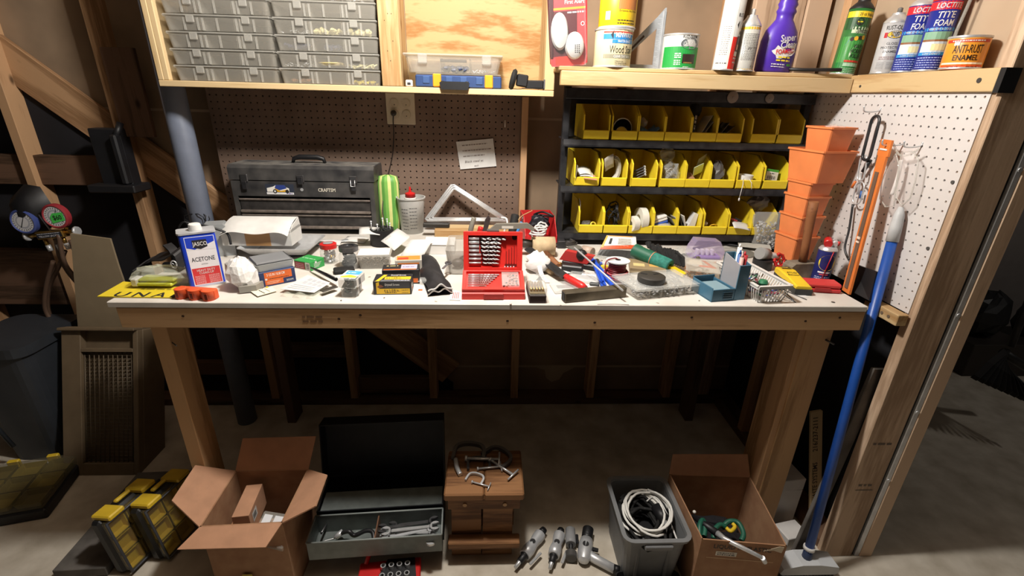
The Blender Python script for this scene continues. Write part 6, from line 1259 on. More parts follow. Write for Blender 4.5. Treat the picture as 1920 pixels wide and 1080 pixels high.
px_, hgt = w+.001, PX(1365, 500, y=A_.y+.01).z-BT; w3 = .036; d3 = .075
for (x0, x1, y0, y1) in ((px_, px_+w3, .0, .003), (px_, px_+.003, .003, d3), (px_+w3-.003, px_+w3, .003, d3), (px_, px_+w3, d3-.003, d3)):
    q = MB('caddy_blue' if x0 != px_ or x1 > px_+.004 else '#9a9aa0'); q.prism([(y0, 0), (y1, 0), (y1, hgt+.25*y1), (y0, hgt+.25*y0)], x0, x1, 'x'); q.build('pen_holder_wall', t)
for k, (c_, x, y, tp) in enumerate((('#2a5a9a', .012, .022, 0), ('#f0efec', .020, .03, .006), ('#f0efec', .026, .045, .012), ('#b8323a', .027, .02, -.004), ('#d8a8a0', .014, .014, -.008))):
    q = thing('pen', ('blue', 'short white', 'tall white', 'red', 'pink')[k]+' pen standing in the blue-grey caddy', 'pen', t.matrix_basis @ V(px_+x, y, .004), group='pens in the blue-grey caddy'); MB(c_).cyl((0, 0, 0), (.002, .01, hgt+.022+tp), .0058 if k != 3 else .009, n=10).build('barrel', q); MB(c_).cyl((.002, .01, hgt+.022+tp), (.0025, .012, hgt+.032+tp), .004, .002, n=8).build('end', q)
# ---- white basket of small parts
A_, B_, C_2 = on(1422, 567), on(1462, 566), on(1352, 522); ax = (C_2-A_); L = ax.length; wv = (B_-A_).length
t = thing('plastic_basket', 'white slotted plastic basket full of small parts', 'basket', (A_+B_)/2, math.atan2(ax.y, ax.x)-PI/2); hw0, hw1, hb = wv*.55, wv*.78, PX(1422, 545, y=A_.y).z-BT; hb = .050; Lb = L*1.0
def bk(x, y, z, f): return ((hw0+(hw1-hw0)*f)*x, (-.0-.010*f)+y*(Lb+.02*f), z)
MB('white').prism([(-hw0, 0), (hw0, 0), (hw0, Lb), (-hw0, Lb)], 0, .002).build('base', t)
ring = [bk(x, y, hb, 1) for x, y in ((-1, 0), (1, 0), (1, 1), (-1, 1))]
b = MB('white'); pth = [V(*p) for p in ring]; 
for k in range(4):
    p0, p1 = pth[k], pth[(k+1) % 4]; q = MB('white'); q.ribbon([p0, p1], .010, .005, (0, 0, 1)); q.build('rim', t); q = MB('white'); q.ribbon([p0+V(0, 0, .004), p1+V(0, 0, .004)], .009, .003, (p1-p0).cross(V(0, 0, 1))); q.build('lip', t)
for (a0, a1, n_) in (((-1, 0), (1, 0), 8), ((-1, 0), (-1, 1), 20), ((1, 0), (1, 1), 20), ((-1, 1), (1, 1), 8)):
    for i in range(n_+1):
        f = i/n_; x, y = a0[0]+(a1[0]-a0[0])*f, a0[1]+(a1[1]-a0[1])*f; MB('white').tube([bk(x, y, .001, 0), bk(x, y, hb, 1)], .0018, 5).build('slat', t)
R = random.Random(9); b = MB('steel')
for k in range(90):
    x, y = R.uniform(-.8, .8), R.uniform(.06, .9); p = V(*bk(x, y, R.uniform(.012, .034), .3)); m_ = ('steel', 'steel_dark', '#8a3a4a', '#2f7a55', '#3a4aa0', 'ink', 'alu')[k % 7]; an = R.uniform(0, 6)
    b.use(m_).cyl(p, p+V(.018*math.cos(an), .018*math.sin(an), .006), R.uniform(.0015, .004), n=5)
b.build('small_parts', t, kind='stuff'); MB('#2f7a55').lathe([(.012, .034), (.014, .042), (.010, .050), (.001, .051)], 12, .006, .05).build('green_bulb', t)
# ---- grey coupling, black base and red valve wheel
t = thing('pipe_coupling', 'grey metal pipe coupling on a black base', 'coupling', on(1437, 510)+V(0, .035, 0)); MB('black').lathe([(.032, 0), (.032, .034), (.028, .036), (.001, .036)], 20).build('base', t); MB('#8f8f8e').cyl((-.022, -.006, .058), (.012, .006, .050), .021, n=18).build('cap', t); MB('steel').tube([(.008, .0, .05), (.034, .0, .046), (.05, .0, .04)], [.012, .014, .008], 10).build('fitting', t)
t = thing('valve_wheel', 'small red valve handwheel beside the orange boxes', 'wheel', PX(1461, 488, y=on(1461, 505).y)+V(0, 0, 0), rot=(1.25, 0, .3)); MB('red').tube(loop_path((0, 0, 0), .021, .021, 1, 20, 0, 1, 0), .005, 8, closed=False).build('rim', t)
for k in range(5): MB('red').cyl((0, 0, 0), (.02*math.cos(2*PI*k/5), .02*math.sin(2*PI*k/5), 0), .0035, n=6).build('spoke', t)
for k in range(8): MB('red').sphere((.0225*math.cos(2*PI*k/8), .0225*math.sin(2*PI*k/8), 0), .0055, 7, 5).build('lobe', t)
MB('brass').lathe([(.005, -.004), (.005, .006), (.001, .006)], 8).build('hub', t); MB('steel_dark').cyl((0, 0, 0), (0, .012, -.04), .005, n=8).build('stem', t)
# ---- stud sensor
A_, B_ = on(1489, 553), on(1512, 548); C_2 = on(1448, 517); ax = C_2-A_; L = ax.length; t = thing('stud_sensor', 'yellow and black stud sensor lying by the basket', 'sensor', A_, math.atan2(ax.y, ax.x)-PI/2); w = .050; h = .034
MB('#2c2e2e').prism([(0, 0), (w, 0), (w*.98, L*.5), (w*.94, L), (.06*w, L), (.02*w, L*.5)], 0, h*.55).build('base', t)
q = MB('#e2c02a'); rings = []
for (y, x0, x1, z) in ((.004, .04, .96, h*.80), (L*.4, .05, .95, h*1.0), (L*.75, -.02, 1.02, h*1.12), (L*.97, .02, .98, h*1.0), (L, .06, .94, h*.8)): rings.append([(w*x0, y, h*.5), (w*x1, y, h*.5), (w*x1, y, z*.9), (w*(x1-.08), y, z), (w*(x0+.08), y, z), (w*x0, y, z*.9)])
q.loft(rings, True, True, False).build('cover', t); S = lambda u, v, hh=0: V(u, v, h*1.0+(h*.12)*min(1, max(0, (v/L-.4)/.35))-(h*.2)*max(0, (.4-v/L)/.4)+hh+.0004)
b = MB().rect(w*.2, w*.8, L*.80, L*.86, S, '#5a4a14', .0006).rect(w*.2, w*.8, L*.90, L*.93, S, '#5a4a14', .0006).text('STUD', w*.5, L*.60, .010, S, 'ink', .03, w=.03, lay=.001, shear=.2).text('Sensor', w*.5, L*.50, .010, S, 'ink', .03, w=.036, lay=.001, shear=.2); b.build('lettering', t); MB('#2c2e2e').prism([(L*.05, h*.2), (L*.45, h*.2), (L*.40, h*.86), (L*.12, h*.74)], w*.965, w*.985, 'x').build('grip', t)
# ---- red hinged case and loose rods
A_, B_ = on(1503, 547), on(1577, 552); t = thing('red_case', 'flat red plastic case in front of the oil can', 'case', A_, math.atan2((B_-A_).y, (B_-A_).x)); w = (B_-A_).length; MB('#c23434').box(0, w, 0, .052, 0, .014, .004).build('bottom', t); MB('#cc3c3a').box(.001, w-.001, .001, .053, .0145, .030, .005).build('lid', t); MB('#a52a2a').box(w*.3, w*.7, -.003, 0, .008, .018, .001).build('clasp', t)
for k, (a_, b_) in enumerate((((1470, 545), (1512, 563)), ((1466, 552), (1492, 568)), ((1472, 549), (1488, 564)))): MB('steel_dark').cyl(on(*a_)+V(0, 0, .002), on(*b_)+V(0, 0, .002), .0014, n=6).thing('thin_pin', ('longest', 'nearest', 'shortest')[k]+' thin metal pin lying right of the basket', 'pin', group='loose metal pins')
MB('paper').box(0, .028, 0, .016, 0, .0008).thing('paper_scrap', 'tiny paper scrap by the stud sensor', 'scrap', on(1500, 558)); MB('#4a4640').lathe([(.005, 0), (.005, .0015), (.001, .002)], 10).thing('dark_washer', 'small dark washer on the right bench corner', 'washer', on(1562, 567))
# ---- oil spray can
p = on(1546, 531); Ro = .0265; Hc = PX(1546, 466, y=p.y+Ro).z-BT; plain('can_navy', '#242a6b', .32); t = thing('oil_can', 'blue and yellow oil spray can with a red cap', 'spray can', (p.x, p.y+Ro, BT), -.42)
MB('can_navy').lathe([(Ro*.96, 0), (Ro, .003), (Ro, Hc-.006), (Ro*.96, Hc)], 28).build('body', t); MB('steel').lathe([(Ro*1.02, Hc-.004), (Ro*1.03, Hc-.001), (Ro*.85, Hc+.006), (Ro*.55, Hc+.009), (.001, Hc+.009)], 24, cap0=False).build('shoulder', t); MB('alu').lathe([(.014, Hc+.008), (.012, Hc+.022), (.008, Hc+.026)], 14).build('collar', t); MB('red').cyl((-.008, -.016, Hc+.018), (-.005, .010, Hc+.026), .012, .012, n=16).build('cap', t); MB('alu').cyl((.012, -.010, Hc+.018), (.014, .006, Hc+.022), .009, n=12).build('nozzle', t); MB('red').cyl((.021, -.008, Hc+.016), (.022, -.008, Hc+.028), .004, n=8).build('trigger', t)
S = round_(Ro); b = MB().oval(.004, Hc*.62, .027, Hc*.24, S, '#eed63a', .0004, 26).text('WD-40', .003, Hc*.70, .013, S, '#23276a', .04, w=.042, lay=.0008).rect(-.018, .018, Hc*.30, Hc*.345, S, '#eceaf0', .0004, 6).rect(-.012, .014, Hc*.24, Hc*.275, S, '#c84a5a', .0004, 5)
for k in range(3): b.scribble(-.024, .024, Hc*(.17-.05*k), .0035, S, '#b9bce0', .0005, k)
b.build('label', t); MB('red').cyl((.010, -Ro-.002, Hc*.98), (-.002, -Ro-.002, .012), .0013, n=6).build('straw', t)
# ---- stack of orange boxes
def obox(s0, s1, h, lipw=.003):
    b = MB('orange_bin'); b.frustum(0, h, s0, s1, .006, 2, wall=.002); return b.mesh('tub'), MB('orange_bin').frustum(h-.006, h, (s1[0]+lipw, s1[1]+lipw), (s1[0]+lipw, s1[1]+lipw), .007, 2, wall=.003, hole=True).mesh('lip'), MB('orange_bin').box(-.0012, .0012, -s0[1]-.002, -s0[1]+.002, .006, h*.9).mesh('seam')
c = on(1482, 505)+V(.022, .045, 0); zz = BT; ms = obox((.040, .040), (.048, .048), .092); px0 = c.x
def place_ob(m, z, lab, dx=0, dy=0, rz=.20):
    t = thing('orange_tub', lab, 'tub', (c.x+dx, c.y+dy, z), rz, 'stacked orange tubs'); put(m[0], 'body', t); put(m[1], 'lip', t); return t
zs = [PX(1470, q, y=c.y-.05).z for q in (445, 406, 368, 342)]
ztop = BT
for k, lab in enumerate(('lowest orange tub of the stack, standing on the bench', 'second orange tub from the bottom of the stack', 'third orange tub from the bottom of the stack', 'fourth orange tub, just below the large one')):
    hh = .086; z = zs[k]-hh; place_ob(obox((.040, .042), (.048, .050), hh), max(z, BT), lab)
zb2 = PX(1530, 353, y=c.y-.07).z; zt2 = PX(1500, 291, y=c.y-.07).z; place_ob(obox((.056, .060), (.068, .072), zt2-zb2), max(zb2, zs[3]+.0005), 'largest orange tub, on top of the smaller ones', .012, .0)
zb3 = zt2+.0008; zt3 = PX(1554, 238, y=c.y-.05).z; place_ob(obox((.042, .042), (.050, .050), zt3-zb3-.001), zb3+.0005, 'topmost orange tub of the stack', .022, .0)
blob(MB('clear'), (0, 0, 0), .03, 111, .2, 10, 6, (1, 1, .4)).thing('film_scrap', 'clear film scrap in the topmost orange tub', 'scrap', (c.x+.03, c.y, zt3-.006))
# ---- sledge with wooden handle
plain('stone_head', '#7d7263', .8, 0, .15, 30, bump=.4); p = on(1503, 523); t = thing('sledge_hammer', 'club hammer standing on its head, wooden handle up', 'hammer', (p.x, p.y+.02, BT), .12); MB('stone_head').prism([(-.048, .008), (-.040, 0), (.040, 0), (.050, .008), (.050, .042), (.040, .052), (-.036, .052), (-.048, .042)], -.02, .025, 'y').build('head', t)
top = PX(1526, 378, y=p.y+.03); lo_ = V(.006, .004, .048); tp_ = t.matrix_basis.inverted() @ top; tp_ = V(tp_.x, tp_.y, top.z-BT); R_ = Matrix.Rotation(-.12, 3, 'Z'); tp_ = R_ @ V(top.x-p.x, top.y-p.y-.02, 0)+V(0, 0, top.z-BT); MB('handle_wood').tube([lo_, lo_.lerp(tp_, .3), lo_.lerp(tp_, .8), tp_], [.013, .0125, .0145, .015], 12).build('handle', t)
# ---- black tray leaning on the pegboard
A_, B_ = on(1596, 546), on(1634, 566); a3 = PX(1604, 496, x=1.16); t = thing('black_tray', 'black plastic tray leaning on the white pegboard', 'tray', (0, 0, 0)); d3 = PX(1648, 512, x=1.15); b3 = B_; n_ = (B_-A_).cross(a3-A_).normalized()
for (o0, sc) in ((0, 1.0),): MB('black').add([A_, B_, d3, a3, A_+n_*.01, B_+n_*.01, d3+n_*.01, a3+n_*.01], [(0, 1, 2, 3), (7, 6, 5, 4), (0, 4, 5, 1), (1, 5, 6, 2), (2, 6, 7, 3), (3, 7, 4, 0)]).build('panel', t)
ce = (A_+B_+d3+a3)/4
for (q0, q1) in ((A_, B_), (B_, d3), (d3, a3), (a3, A_)): MB('black_gloss').tube([q0.lerp(ce, .06)-n_*.004, q1.lerp(ce, .06)-n_*.004], .006, 6).build('rim', t)
# ================================================================ hanging on the white pegboard
XP = 1.188
def hook(label, px, py, L=.05, up=.014):
    p = PX(px, py, x=XP); return p, MB('steel').tube(spline([p+V(0, 0, .012), p+V(-.004, 0, .002), p+V(-L*.6, 0, -.002), p+V(-L, 0, 0), p+V(-L-.004, 0, up)], 4), .0024, 6).thing('peg_hook', label, 'hook')
p1_, _ = hook('steel peg hook at the top of the pegboard', 1650, 209, .05)
p2_, _ = hook('steel peg hook holding the orange sheath', 1694, 272, .062); p3_, _ = hook('steel peg hook holding the safety glasses', 1728, 275, .05)
def wloop(c0, c1, w, r, mat): 
    d = (c1-c0); s_ = d.normalized().cross(V(1, 0, 0)).normalized(); P = []
    for i in range(9): a_ = PI*i/8; P.append(c0+s_*w*math.cos(a_)-d.normalized()*w*math.sin(a_)*1.0)
    for i in range(9): a_ = PI*i/8; P.append(c1-s_*w*math.cos(a_)+d.normalized()*w*math.sin(a_))
    return MB(mat).tube(P, r, 7, closed=True)
c0, c1 = PX(1641, 228, x=XP-.03), PX(1625, 290, x=XP-.03); t = wloop(c0, c1, .016, .0045, 'black_metal').thing('wire_shackle', 'long dark wire loop hanging on the upper hook', 'shackle')
c0, c1 = PX(1619, 300, x=XP-.025), PX(1614, 330, x=XP-.025); t = thing('spring_clamp', 'steel spring hook cluster hanging below the dark loop', 'clamp', (0, 0, 0)); 
q = wloop(c0, c1, .014, .0026, 'steel'); q.build('ring', t); q = wloop(PX(1612, 352, x=XP-.025), PX(1607, 372, x=XP-.025), .018, .0024, 'steel'); q.build('ring', t); MB('black').tube([PX(1632, 300, x=XP-.02), PX(1618, 322, x=XP-.02)], .006, 8).build('grip', t); MB('steel').tube([PX(1614, 325, x=XP-.02), PX(1608, 365, x=XP-.02)], .004, 8).build('shank', t); MB('#d8722e').tube([PX(1604, 340, x=XP-.02), PX(1597, 352, x=XP-.02)], .004, 6).build('orange_tip', t); MB('#2f5fa0').tube([PX(1616, 358, x=XP-.02), PX(1613, 372, x=XP-.02)], .004, 6).build('blue_tip', t)
MB('black_metal').tube(spline([PX(1599, 383, x=XP-.015), PX(1592, 430, x=XP-.02), PX(1584, 465, x=XP-.03), PX(1592, 488, x=XP-.03)]), .0035, 7).thing('bent_rod', 'dark bent rod hanging down behind the oil can', 'rod')
# orange sheath with a blade
plain('sheath_orange', '#d97a3a', .45); clear('sheath_clear', '#e2a070', .55, .3)
ta, tb = PX(1664, 262, x=XP-.045), on(1587, 548)+V(0, 0, .0); tb.x = min(tb.x, XP-.03); ax = (tb-ta); sd = V(.15, 1, 0).normalized(); t = thing('blade_sheath', 'long orange sheath with a blade hanging to the bench', 'sheath', (0, 0, 0))
MB('sheath_orange').ribbon([ta, ta+ax*.10], .050, .006, sd).build('hang_tab', t); MB('sheath_orange').ribbon([ta+ax*.10, ta+ax*.15, ta+ax*.55, tb], .038, .007, sd).build('sleeve', t); nn_ = ax.cross(sd).normalized(); nn_ = nn_ if nn_.x < 0 else -nn_
MB('#6a5648').ribbon([ta+ax*.20+nn_*.0045, ta+ax*.97+nn_*.0045], .016, .003, sd).build('blade', t); MB('white').ribbon([ta+ax*.055+nn_*.004, ta+ax*.065+nn_*.004], .032, .002, sd).build('slot', t)
MB('#e5d3c2').ribbon([ta+ax*.62+nn_*.007, ta+ax*.635+nn_*.007], .014, .003, sd).build('rivet', t); MB('#e5d3c2').ribbon([ta+ax*.65+nn_*.007, ta+ax*.66+nn_*.007], .014, .003, sd).build('rivet', t)
# safety glasses
t = thing('safety_glasses', 'clear safety glasses hanging on the pegboard', 'glasses', (0, 0, 0)); clear('lens', '#f3ece9', .16, .06, .8)
def gx(px, py, dx=.03): return PX(px, py, x=XP-dx)
def lens(P, dx, bulge):
    c_ = sum((gx(*q, dx) for q in P), V(0, 0, 0))/len(P); b = MB('lens'); n = len(P); b.add([gx(*q, dx) for q in P]+[gx(*q, dx).lerp(c_, .5)+V(-bulge*.7, 0, 0) for q in P]+[c_+V(-bulge, 0, 0)], [(i, (i+1) % n, n+(i+1) % n, n+i) for i in range(n)]+[(n+i, n+(i+1) % n, 2*n) for i in range(n)], True); return b
PL = [(1690, 286), (1712, 284), (1722, 300), (1716, 340), (1706, 372), (1692, 386), (1680, 370), (1684, 330)]; PL2 = [(1680, 288), (1668, 305), (1654, 340), (1650, 372), (1660, 388), (1676, 386), (1680, 350), (1686, 310)]
lens(PL, .035, .018).build('lens', t); lens(PL2, .030, .022).build('lens', t)
for P_ in (PL, PL2): MB('clear_frost').tube([gx(*q, .034) for q in P_], .0022, 6, closed=True).build('frame', t)
MB('clear_frost').tube(spline([gx(1675, 270), gx(1686, 290), gx(1704, 290), gx(1722, 280)]), .003, 6).build('bridge', t); MB('#d9d4d2').tube(spline([gx(1690, 300), gx(1684, 330), gx(1672, 365)]), .005, 6).build('temple_arm', t)
# ---- blue broom
plain('broom_blue', '#1a4a9c', .4); plain('broom_grey', '#b9bbbd', .5); top = PX(1690, 388, x=XP-.02); bot = PX(1511, 1050, z=.075); t = thing('broom', 'blue handled broom with a grey grip leaning by the bench', 'broom', (0, 0, 0)); ax = bot-top
MB('broom_grey').tube([top, top+ax*.02, top+ax*.05, top+ax*.085], [.006, .0135, .0155, .0158], 16).build('hand_grip', t); MB('broom_blue').tube([top+ax*.08, top+ax*.5, top+ax*.97], .0135, 16).build('pole', t); MB('white').tube([top+ax*.955, top+ax*.965], .0175, 14).build('collar', t); MB('#2c3a5a').tube([top+ax*.96, bot], [.013, .016], 12).build('socket', t)
c0 = bot+V(0, 0, -.01); q = MB('#c5c9cd'); q.prism([(-.10, -.014), (-.09, -.022), (.09, -.022), (.10, -.012), (.095, .010), (.03, .022), (-.03, .022), (-.092, .006)], -.030, .030, 'y', b=0); q.build('head', t).location = c0; 
for i in range(18):
    for j in range(3): MB('black').cyl((c0.x-.088+.0104*i, c0.y-.018+.018*j, c0.z-.02), (c0.x-.094+.0111*i, c0.y-.024+.024*j, .002), .0035, .005, n=5).build('bristle_tuft', t)
# ================================================================ more small things in the clutter
t = plank('metal_angle', on(556, 470)+V(0, .04, .006), on(650, 458)+V(0, .04, .006), .025, .004, 'fix_grey', None, side=(0, 1, 0)); mb = t.matrix_basis.copy(); tag(t, 'grey metal strip lying behind the two jars', 'strip'); t.matrix_basis = mb
for k, (a, sx, sy, r_, lb) in enumerate((((585, 462), .10, .05, .1, 'white folded paper behind the red lidded jar'), ((640, 455), .09, .06, -.15, 'white sheet leaning by the grey lidded jar'), ((1045, 520), .07, .05, .5, 'white slip of paper below the pry bar'), ((1285, 500), .06, .04, -.4, 'pale paper between the green mat and the clear case'))):
    q = MB('paper'); sheet(q, (0, 0, 0), (sx, 0, 0), (0, sy, .006), .001, bend=.004); q.thing('paper_scrap', lb, 'paper', on(*a)+V(0, 0, .003+.0*k), r_)
def little(name, label, cat, px, py, fn, rz=0, z=0): t = thing(name, label, cat, on(px, py)+V(0, 0, z), rz); fn(t); return t
little('drill_chuck', 'small steel drill chuck lying behind the blue pry tools', 'chuck', 1108, 500, lambda t: (MB('steel_dark').at(tr(0, 0, .012) @ rotm(0, PI/2, 0)).lathe([(.006, 0), (.011, .006), (.012, .03), (.008, .034)], 14).build('body', t), MB('steel').at(tr(0, 0, .012) @ rotm(0, PI/2, 0)).cyl((0, 0, .03), (0, 0, .055), .003, n=8).build('shank', t)), .6)
little('tape_measure', 'small grey tape measure beside the red stapler', 'tape measure', 1078, 478, lambda t: (MB('#6b6a66').frustum(0, .03, (.026, .022), (.024, .020), .008, 3).build('case', t), MB('#d8b92e').box(-.04, -.024, -.006, .006, .002, .0035).build('tape', t)), .3)
little('cable_bundle', 'dark cable bundle lying by the bin rack foot', 'cable', 1060, 462, lambda t: [MB('#3a3735').tube(loop_path((0, 0, .006+.006*k), .045-.005*k, .022, 1.2, 14, .004, k, .15), .004, 6).build('turn', t) for k in range(3)], .2)
little('grey_hose_end', 'grey rubber hose end below the rack corner', 'hose', 1068, 450, lambda t: (MB('#4b4845').tube(spline([(-.03, .02, .012), (.0, .0, .02), (.03, .01, .04), (.04, .03, .07)]), .012, 10).build('hose', t), MB('#2a2826').tube([(-.035, .024, .012), (-.03, .02, .012)], .015, 10).build('cuff', t)))
little('bolt_pile', 'loose dark bolts beside the purple pack', 'bolts', 1275, 480, lambda t: [MB('steel_dark').cyl((.012*k-.03, .006*(k % 3), .004), (.012*k-.018, .006*(k % 3)+.012, .004), .0035, n=6).build('bolt', t) for k in range(5)])
little('plastic_disc', 'clear round disc lying behind the wire spool', 'disc', 1120, 482, lambda t: MB('clear_frost').lathe([(.034, 0), (.036, .003), (.034, .008), (.001, .008)], 22).build('disc', t))
little('spring_clip', 'tiny black clip on the bench before the drill case', 'clip', 1008, 528, lambda t: (MB('black').prism([(0, 0), (.02, 0), (.012, .012)], 0, .012, 'y').build('jaw', t), MB('steel').tube([(.012, .006, .012), (.02, .006, .02), (.028, .006, .018)], .001, 5).build('arm', t)), .4)
little('paint_brush', 'small brush with a wooden handle behind the tan box', 'brush', 1210, 484, lambda t: (MB('handle_wood').tube([(0, 0, .006), (.06, .02, .007), (.09, .03, .006)], [.003, .006, .005], 8).build('handle', t), MB('steel').tube([(.09, .03, .006), (.105, .035, .006)], .007, 8).build('ferrule', t), MB('rubber').tube([(.105, .035, .006), (.13, .043, .006)], [.007, .009], 8).build('bristles', t)), -.3)
little('screw_bag', 'little clear bag of screws beside the drywall screw box', 'bag', 800, 530, lambda t: (blob(MB('clear'), (0, 0, .008), .022, 501, .2, 10, 6, (1.2, .9, .4), zmin=.0005).build('film', t), [MB('steel_dark').cyl((-.012+.006*k, -.006, .004), (-.006+.006*k, .008, .006), .0016, n=5).build('screw', t) for k in range(4)]))
little('orange_label', 'orange price sticker lying right of the drywall screw box', 'sticker', 784, 545, lambda t: (MB('#d9652c').box(0, .012, 0, .010, 0, .0008).build('sheet', t), MB('paper').box(0, .012, .0102, .02, 0, .0008).build('tail', t)))
for k, (px, py) in enumerate(((690, 520), (720, 560), (820, 566), (960, 570), (1050, 572), (1230, 568), (1310, 565), (640, 565), (770, 500))):
    MB(('#8a8276', '#5d564c', '#a89d8c')[k % 3]).prism([(0, 0), (.006, .001), (.008, .004), (.003, .005)], 0, .0012).thing('wood_chip', 'tiny wood chip on the bench top', 'chip', on(px, py), k*1.1, 'wood chips on the bench')
# ================================================================ on the floor under the bench
# ---- left carton with open flaps
def open_carton(name, label, P, z, zb, flaps, mat='card', inner='card_in', t_=.004):
    """P: four rim corners (front-left, front-right, back-right, back-left) as points at height z; flaps: (i, j, outer_i, outer_j)"""
    t = thing(name, label, 'box', (P[0].x, P[0].y, zb)); o = V(P[0].x, P[0].y, zb); Q = [p-o for p in P]
    ce = sum(Q, V(0, 0, 0))/4
    for i in range(4):
        a, c = Q[i], Q[(i+1) % 4]; n = (c-a).cross(V(0, 0, 1)).normalized()*t_
        if (ce-a).dot(n) < 0: n = -n
        a0, c0 = V(a.x, a.y, 0), V(c.x, c.y, 0); MB(mat).add([a0, c0, c, a, a0+n, c0+n, c+n, a+n], [(0, 1, 2, 3), (7, 6, 5, 4), (3, 2, 6, 7), (0, 4, 5, 1), (0, 3, 7, 4), (1, 5, 6, 2)]).build('wall', t)
    MB(mat).add([V(q.x, q.y, 0) for q in Q]+[V(q.x, q.y, t_) for q in Q], [(3, 2, 1, 0), (4, 5, 6, 7)]).build('bottom', t)
    for (i, oa, oc) in flaps:
        a, c = Q[i], Q[(i+1) % 4]; oa, oc = oa-o, oc-o; n = (c-a).cross(oa-a).normalized()*t_
        MB(inner).add([a, c, oc, oa, a+n, c+n, oc+n, oa+n], [(0, 1, 2, 3), (7, 6, 5, 4), (0, 4, 5, 1), (1, 5, 6, 2), (2, 6, 7, 3), (3, 7, 4, 0)]).build('flap', t)
    return t
zL = .30; P = [PX(374, 988, z=zL), PX(529, 980, z=zL), PX(566, 905, z=zL), PX(424, 908, z=zL)]; P[2].z = P[3].z = zL; P[2].y += .06; P[3].y += .06
F = [(0, PX(332, 1030, z=zL-.02), PX(498, 1026, z=zL-.02)), (1, PX(592, 948, z=zL+.045), PX(613, 890, z=zL+.045)), (2, PX(592, 818, y=P[2].y+.05), PX(455, 822, y=P[3].y+.05)), (3, PX(366, 872, z=zL+.062), PX(322, 938, z=zL+.05))]
t = open_carton('cardboard_box', 'open cardboard box with spread flaps at the left', P, zL, .0, F)
MB('#b8a23c').box(0, .03, -.0008, .0, 0, .05).build('tape', t).location = (.085, -.001, .05); cb = t
m0 = PX(440, 965, z=.17); t = thing('small_carton', 'small brown carton with a barcode sticker inside the open box', 'carton', (P[0].x+.055, P[0].y+.06, .185), .12); MB('card_in').box(0, .05, 0, .13, 0, .085, .001).build('body', t); S = flat((.05, 0, 0), (0, 1, 0), (0, 0, 1)); b = MB().rect(.02, .055, .035, .07, S, 'white', .0006)
for k in range(6): b.rect(.024+.004*k, .026+.004*k, .042, .062, S, 'ink', .001)
b.build('sticker', t)
MB('card').box(0, .185, 0, .12, 0, .178).thing('carton_filler', 'brown carton lying at the bottom of the open box', 'carton', (P[0].x+.012, P[0].y+.012, .005))
t = thing('organiser_box', 'clear divided organiser tilted inside the open cardboard box', 'box', (P[0].x+.115, P[0].y+.02, .193), rot=(.35, .12, -.1)); MB('clear_frost').box(0, .105, 0, .10, 0, .022, .003).build('case', t)
for k in range(3): MB('#dfe2e8').box(.008+.034*k, .034+.034*k, .008, .09, .0222, .024, .001).build('lid_panel', t)
# ---- steel tool chest with cantilever tray
plain('tray_grey', '#6d7472', .5, .3, .1, 25); plain('chest_dark', '#15171d', .5, .2, .2, 15)
zt = .165; A_, B_, D_ = PX(574, 1019, z=zt), PX(828, 1002, z=zt), PX(587, 972, z=zt); rz = math.atan2((B_-A_).y, (B_-A_).x); w = (B_-A_).length; d = .105; hb = .075
t = thing('tool_chest', 'open dark metal tool chest with a grey lift-out tray', 'tool chest', (A_.x, A_.y, 0), rz)
tray = MB('tray_grey').box(0, w, 0, d, zt-hb, zt-hb+.002).build('tray', t)
for (x0, x1, y0, y1) in ((0, w, 0, .002), (0, w, d-.002, d), (0, .002, .002, d-.002), (w-.002, w, .002, d-.002)): MB('tray_grey').box(x0, x1, y0, y1, zt-hb+.002, zt).build('tray_wall', tray)
for (p0, p1) in (((0, 0), (w, 0)), ((w, 0), (w, d)), ((w, d), (0, d)), ((0, d), (0, 0))): MB('#8b9290').tube([(p0[0], p0[1], zt), (p1[0], p1[1], zt)], .003, 6).build('tray_rim', tray)
MB('#6b4a35').box(w*.485, w*.495, .003, d-.003, zt-hb+.003, zt-.012).build('tray_divider', tray)
for (x0, x1, y0, y1, z1) in ((.0, w, d+.012, d+.016, .17), (0, w, d+.17, d+.174, .17), (0, .004, d+.016, d+.17, .17), (w-.004, w, d+.016, d+.17, .17)): MB('chest_dark').box(x0, x1, y0, y1, .0, z1).build('chest_wall', t)
MB('chest_dark').box(0, w, d+.012, d+.174, 0, .004).build('chest_floor', t)
MB('tray_grey').box(.01, w-.002, d+.020, d+.10, .150, .166).build('rear_tray', t)
LM = tr(0, d+.174, .17) @ rotm(-.22, 0, 0)
lid = MB('chest_dark').at(LM).box(-.004, w+.004, .0, .004, 0, .23).box(-.004, 0, -.06, .0, 0, .23).box(w, w+.004, -.06, .0, 0, .23).box(-.004, w+.004, -.06, 0, .226, .23).build('lid', t)
for x in (.03, w-.03): MB('steel_dark').tube([(x, d*.5, zt-.02), (x, d+.06, .10)], .004, 6).build('hinge_arm', t)
Mx = tr(A_.x, A_.y, 0) @ rotm(0, 0, rz); zf = zt-hb+.004
def intray(x, y, z): return Mx @ V(x, y, z)
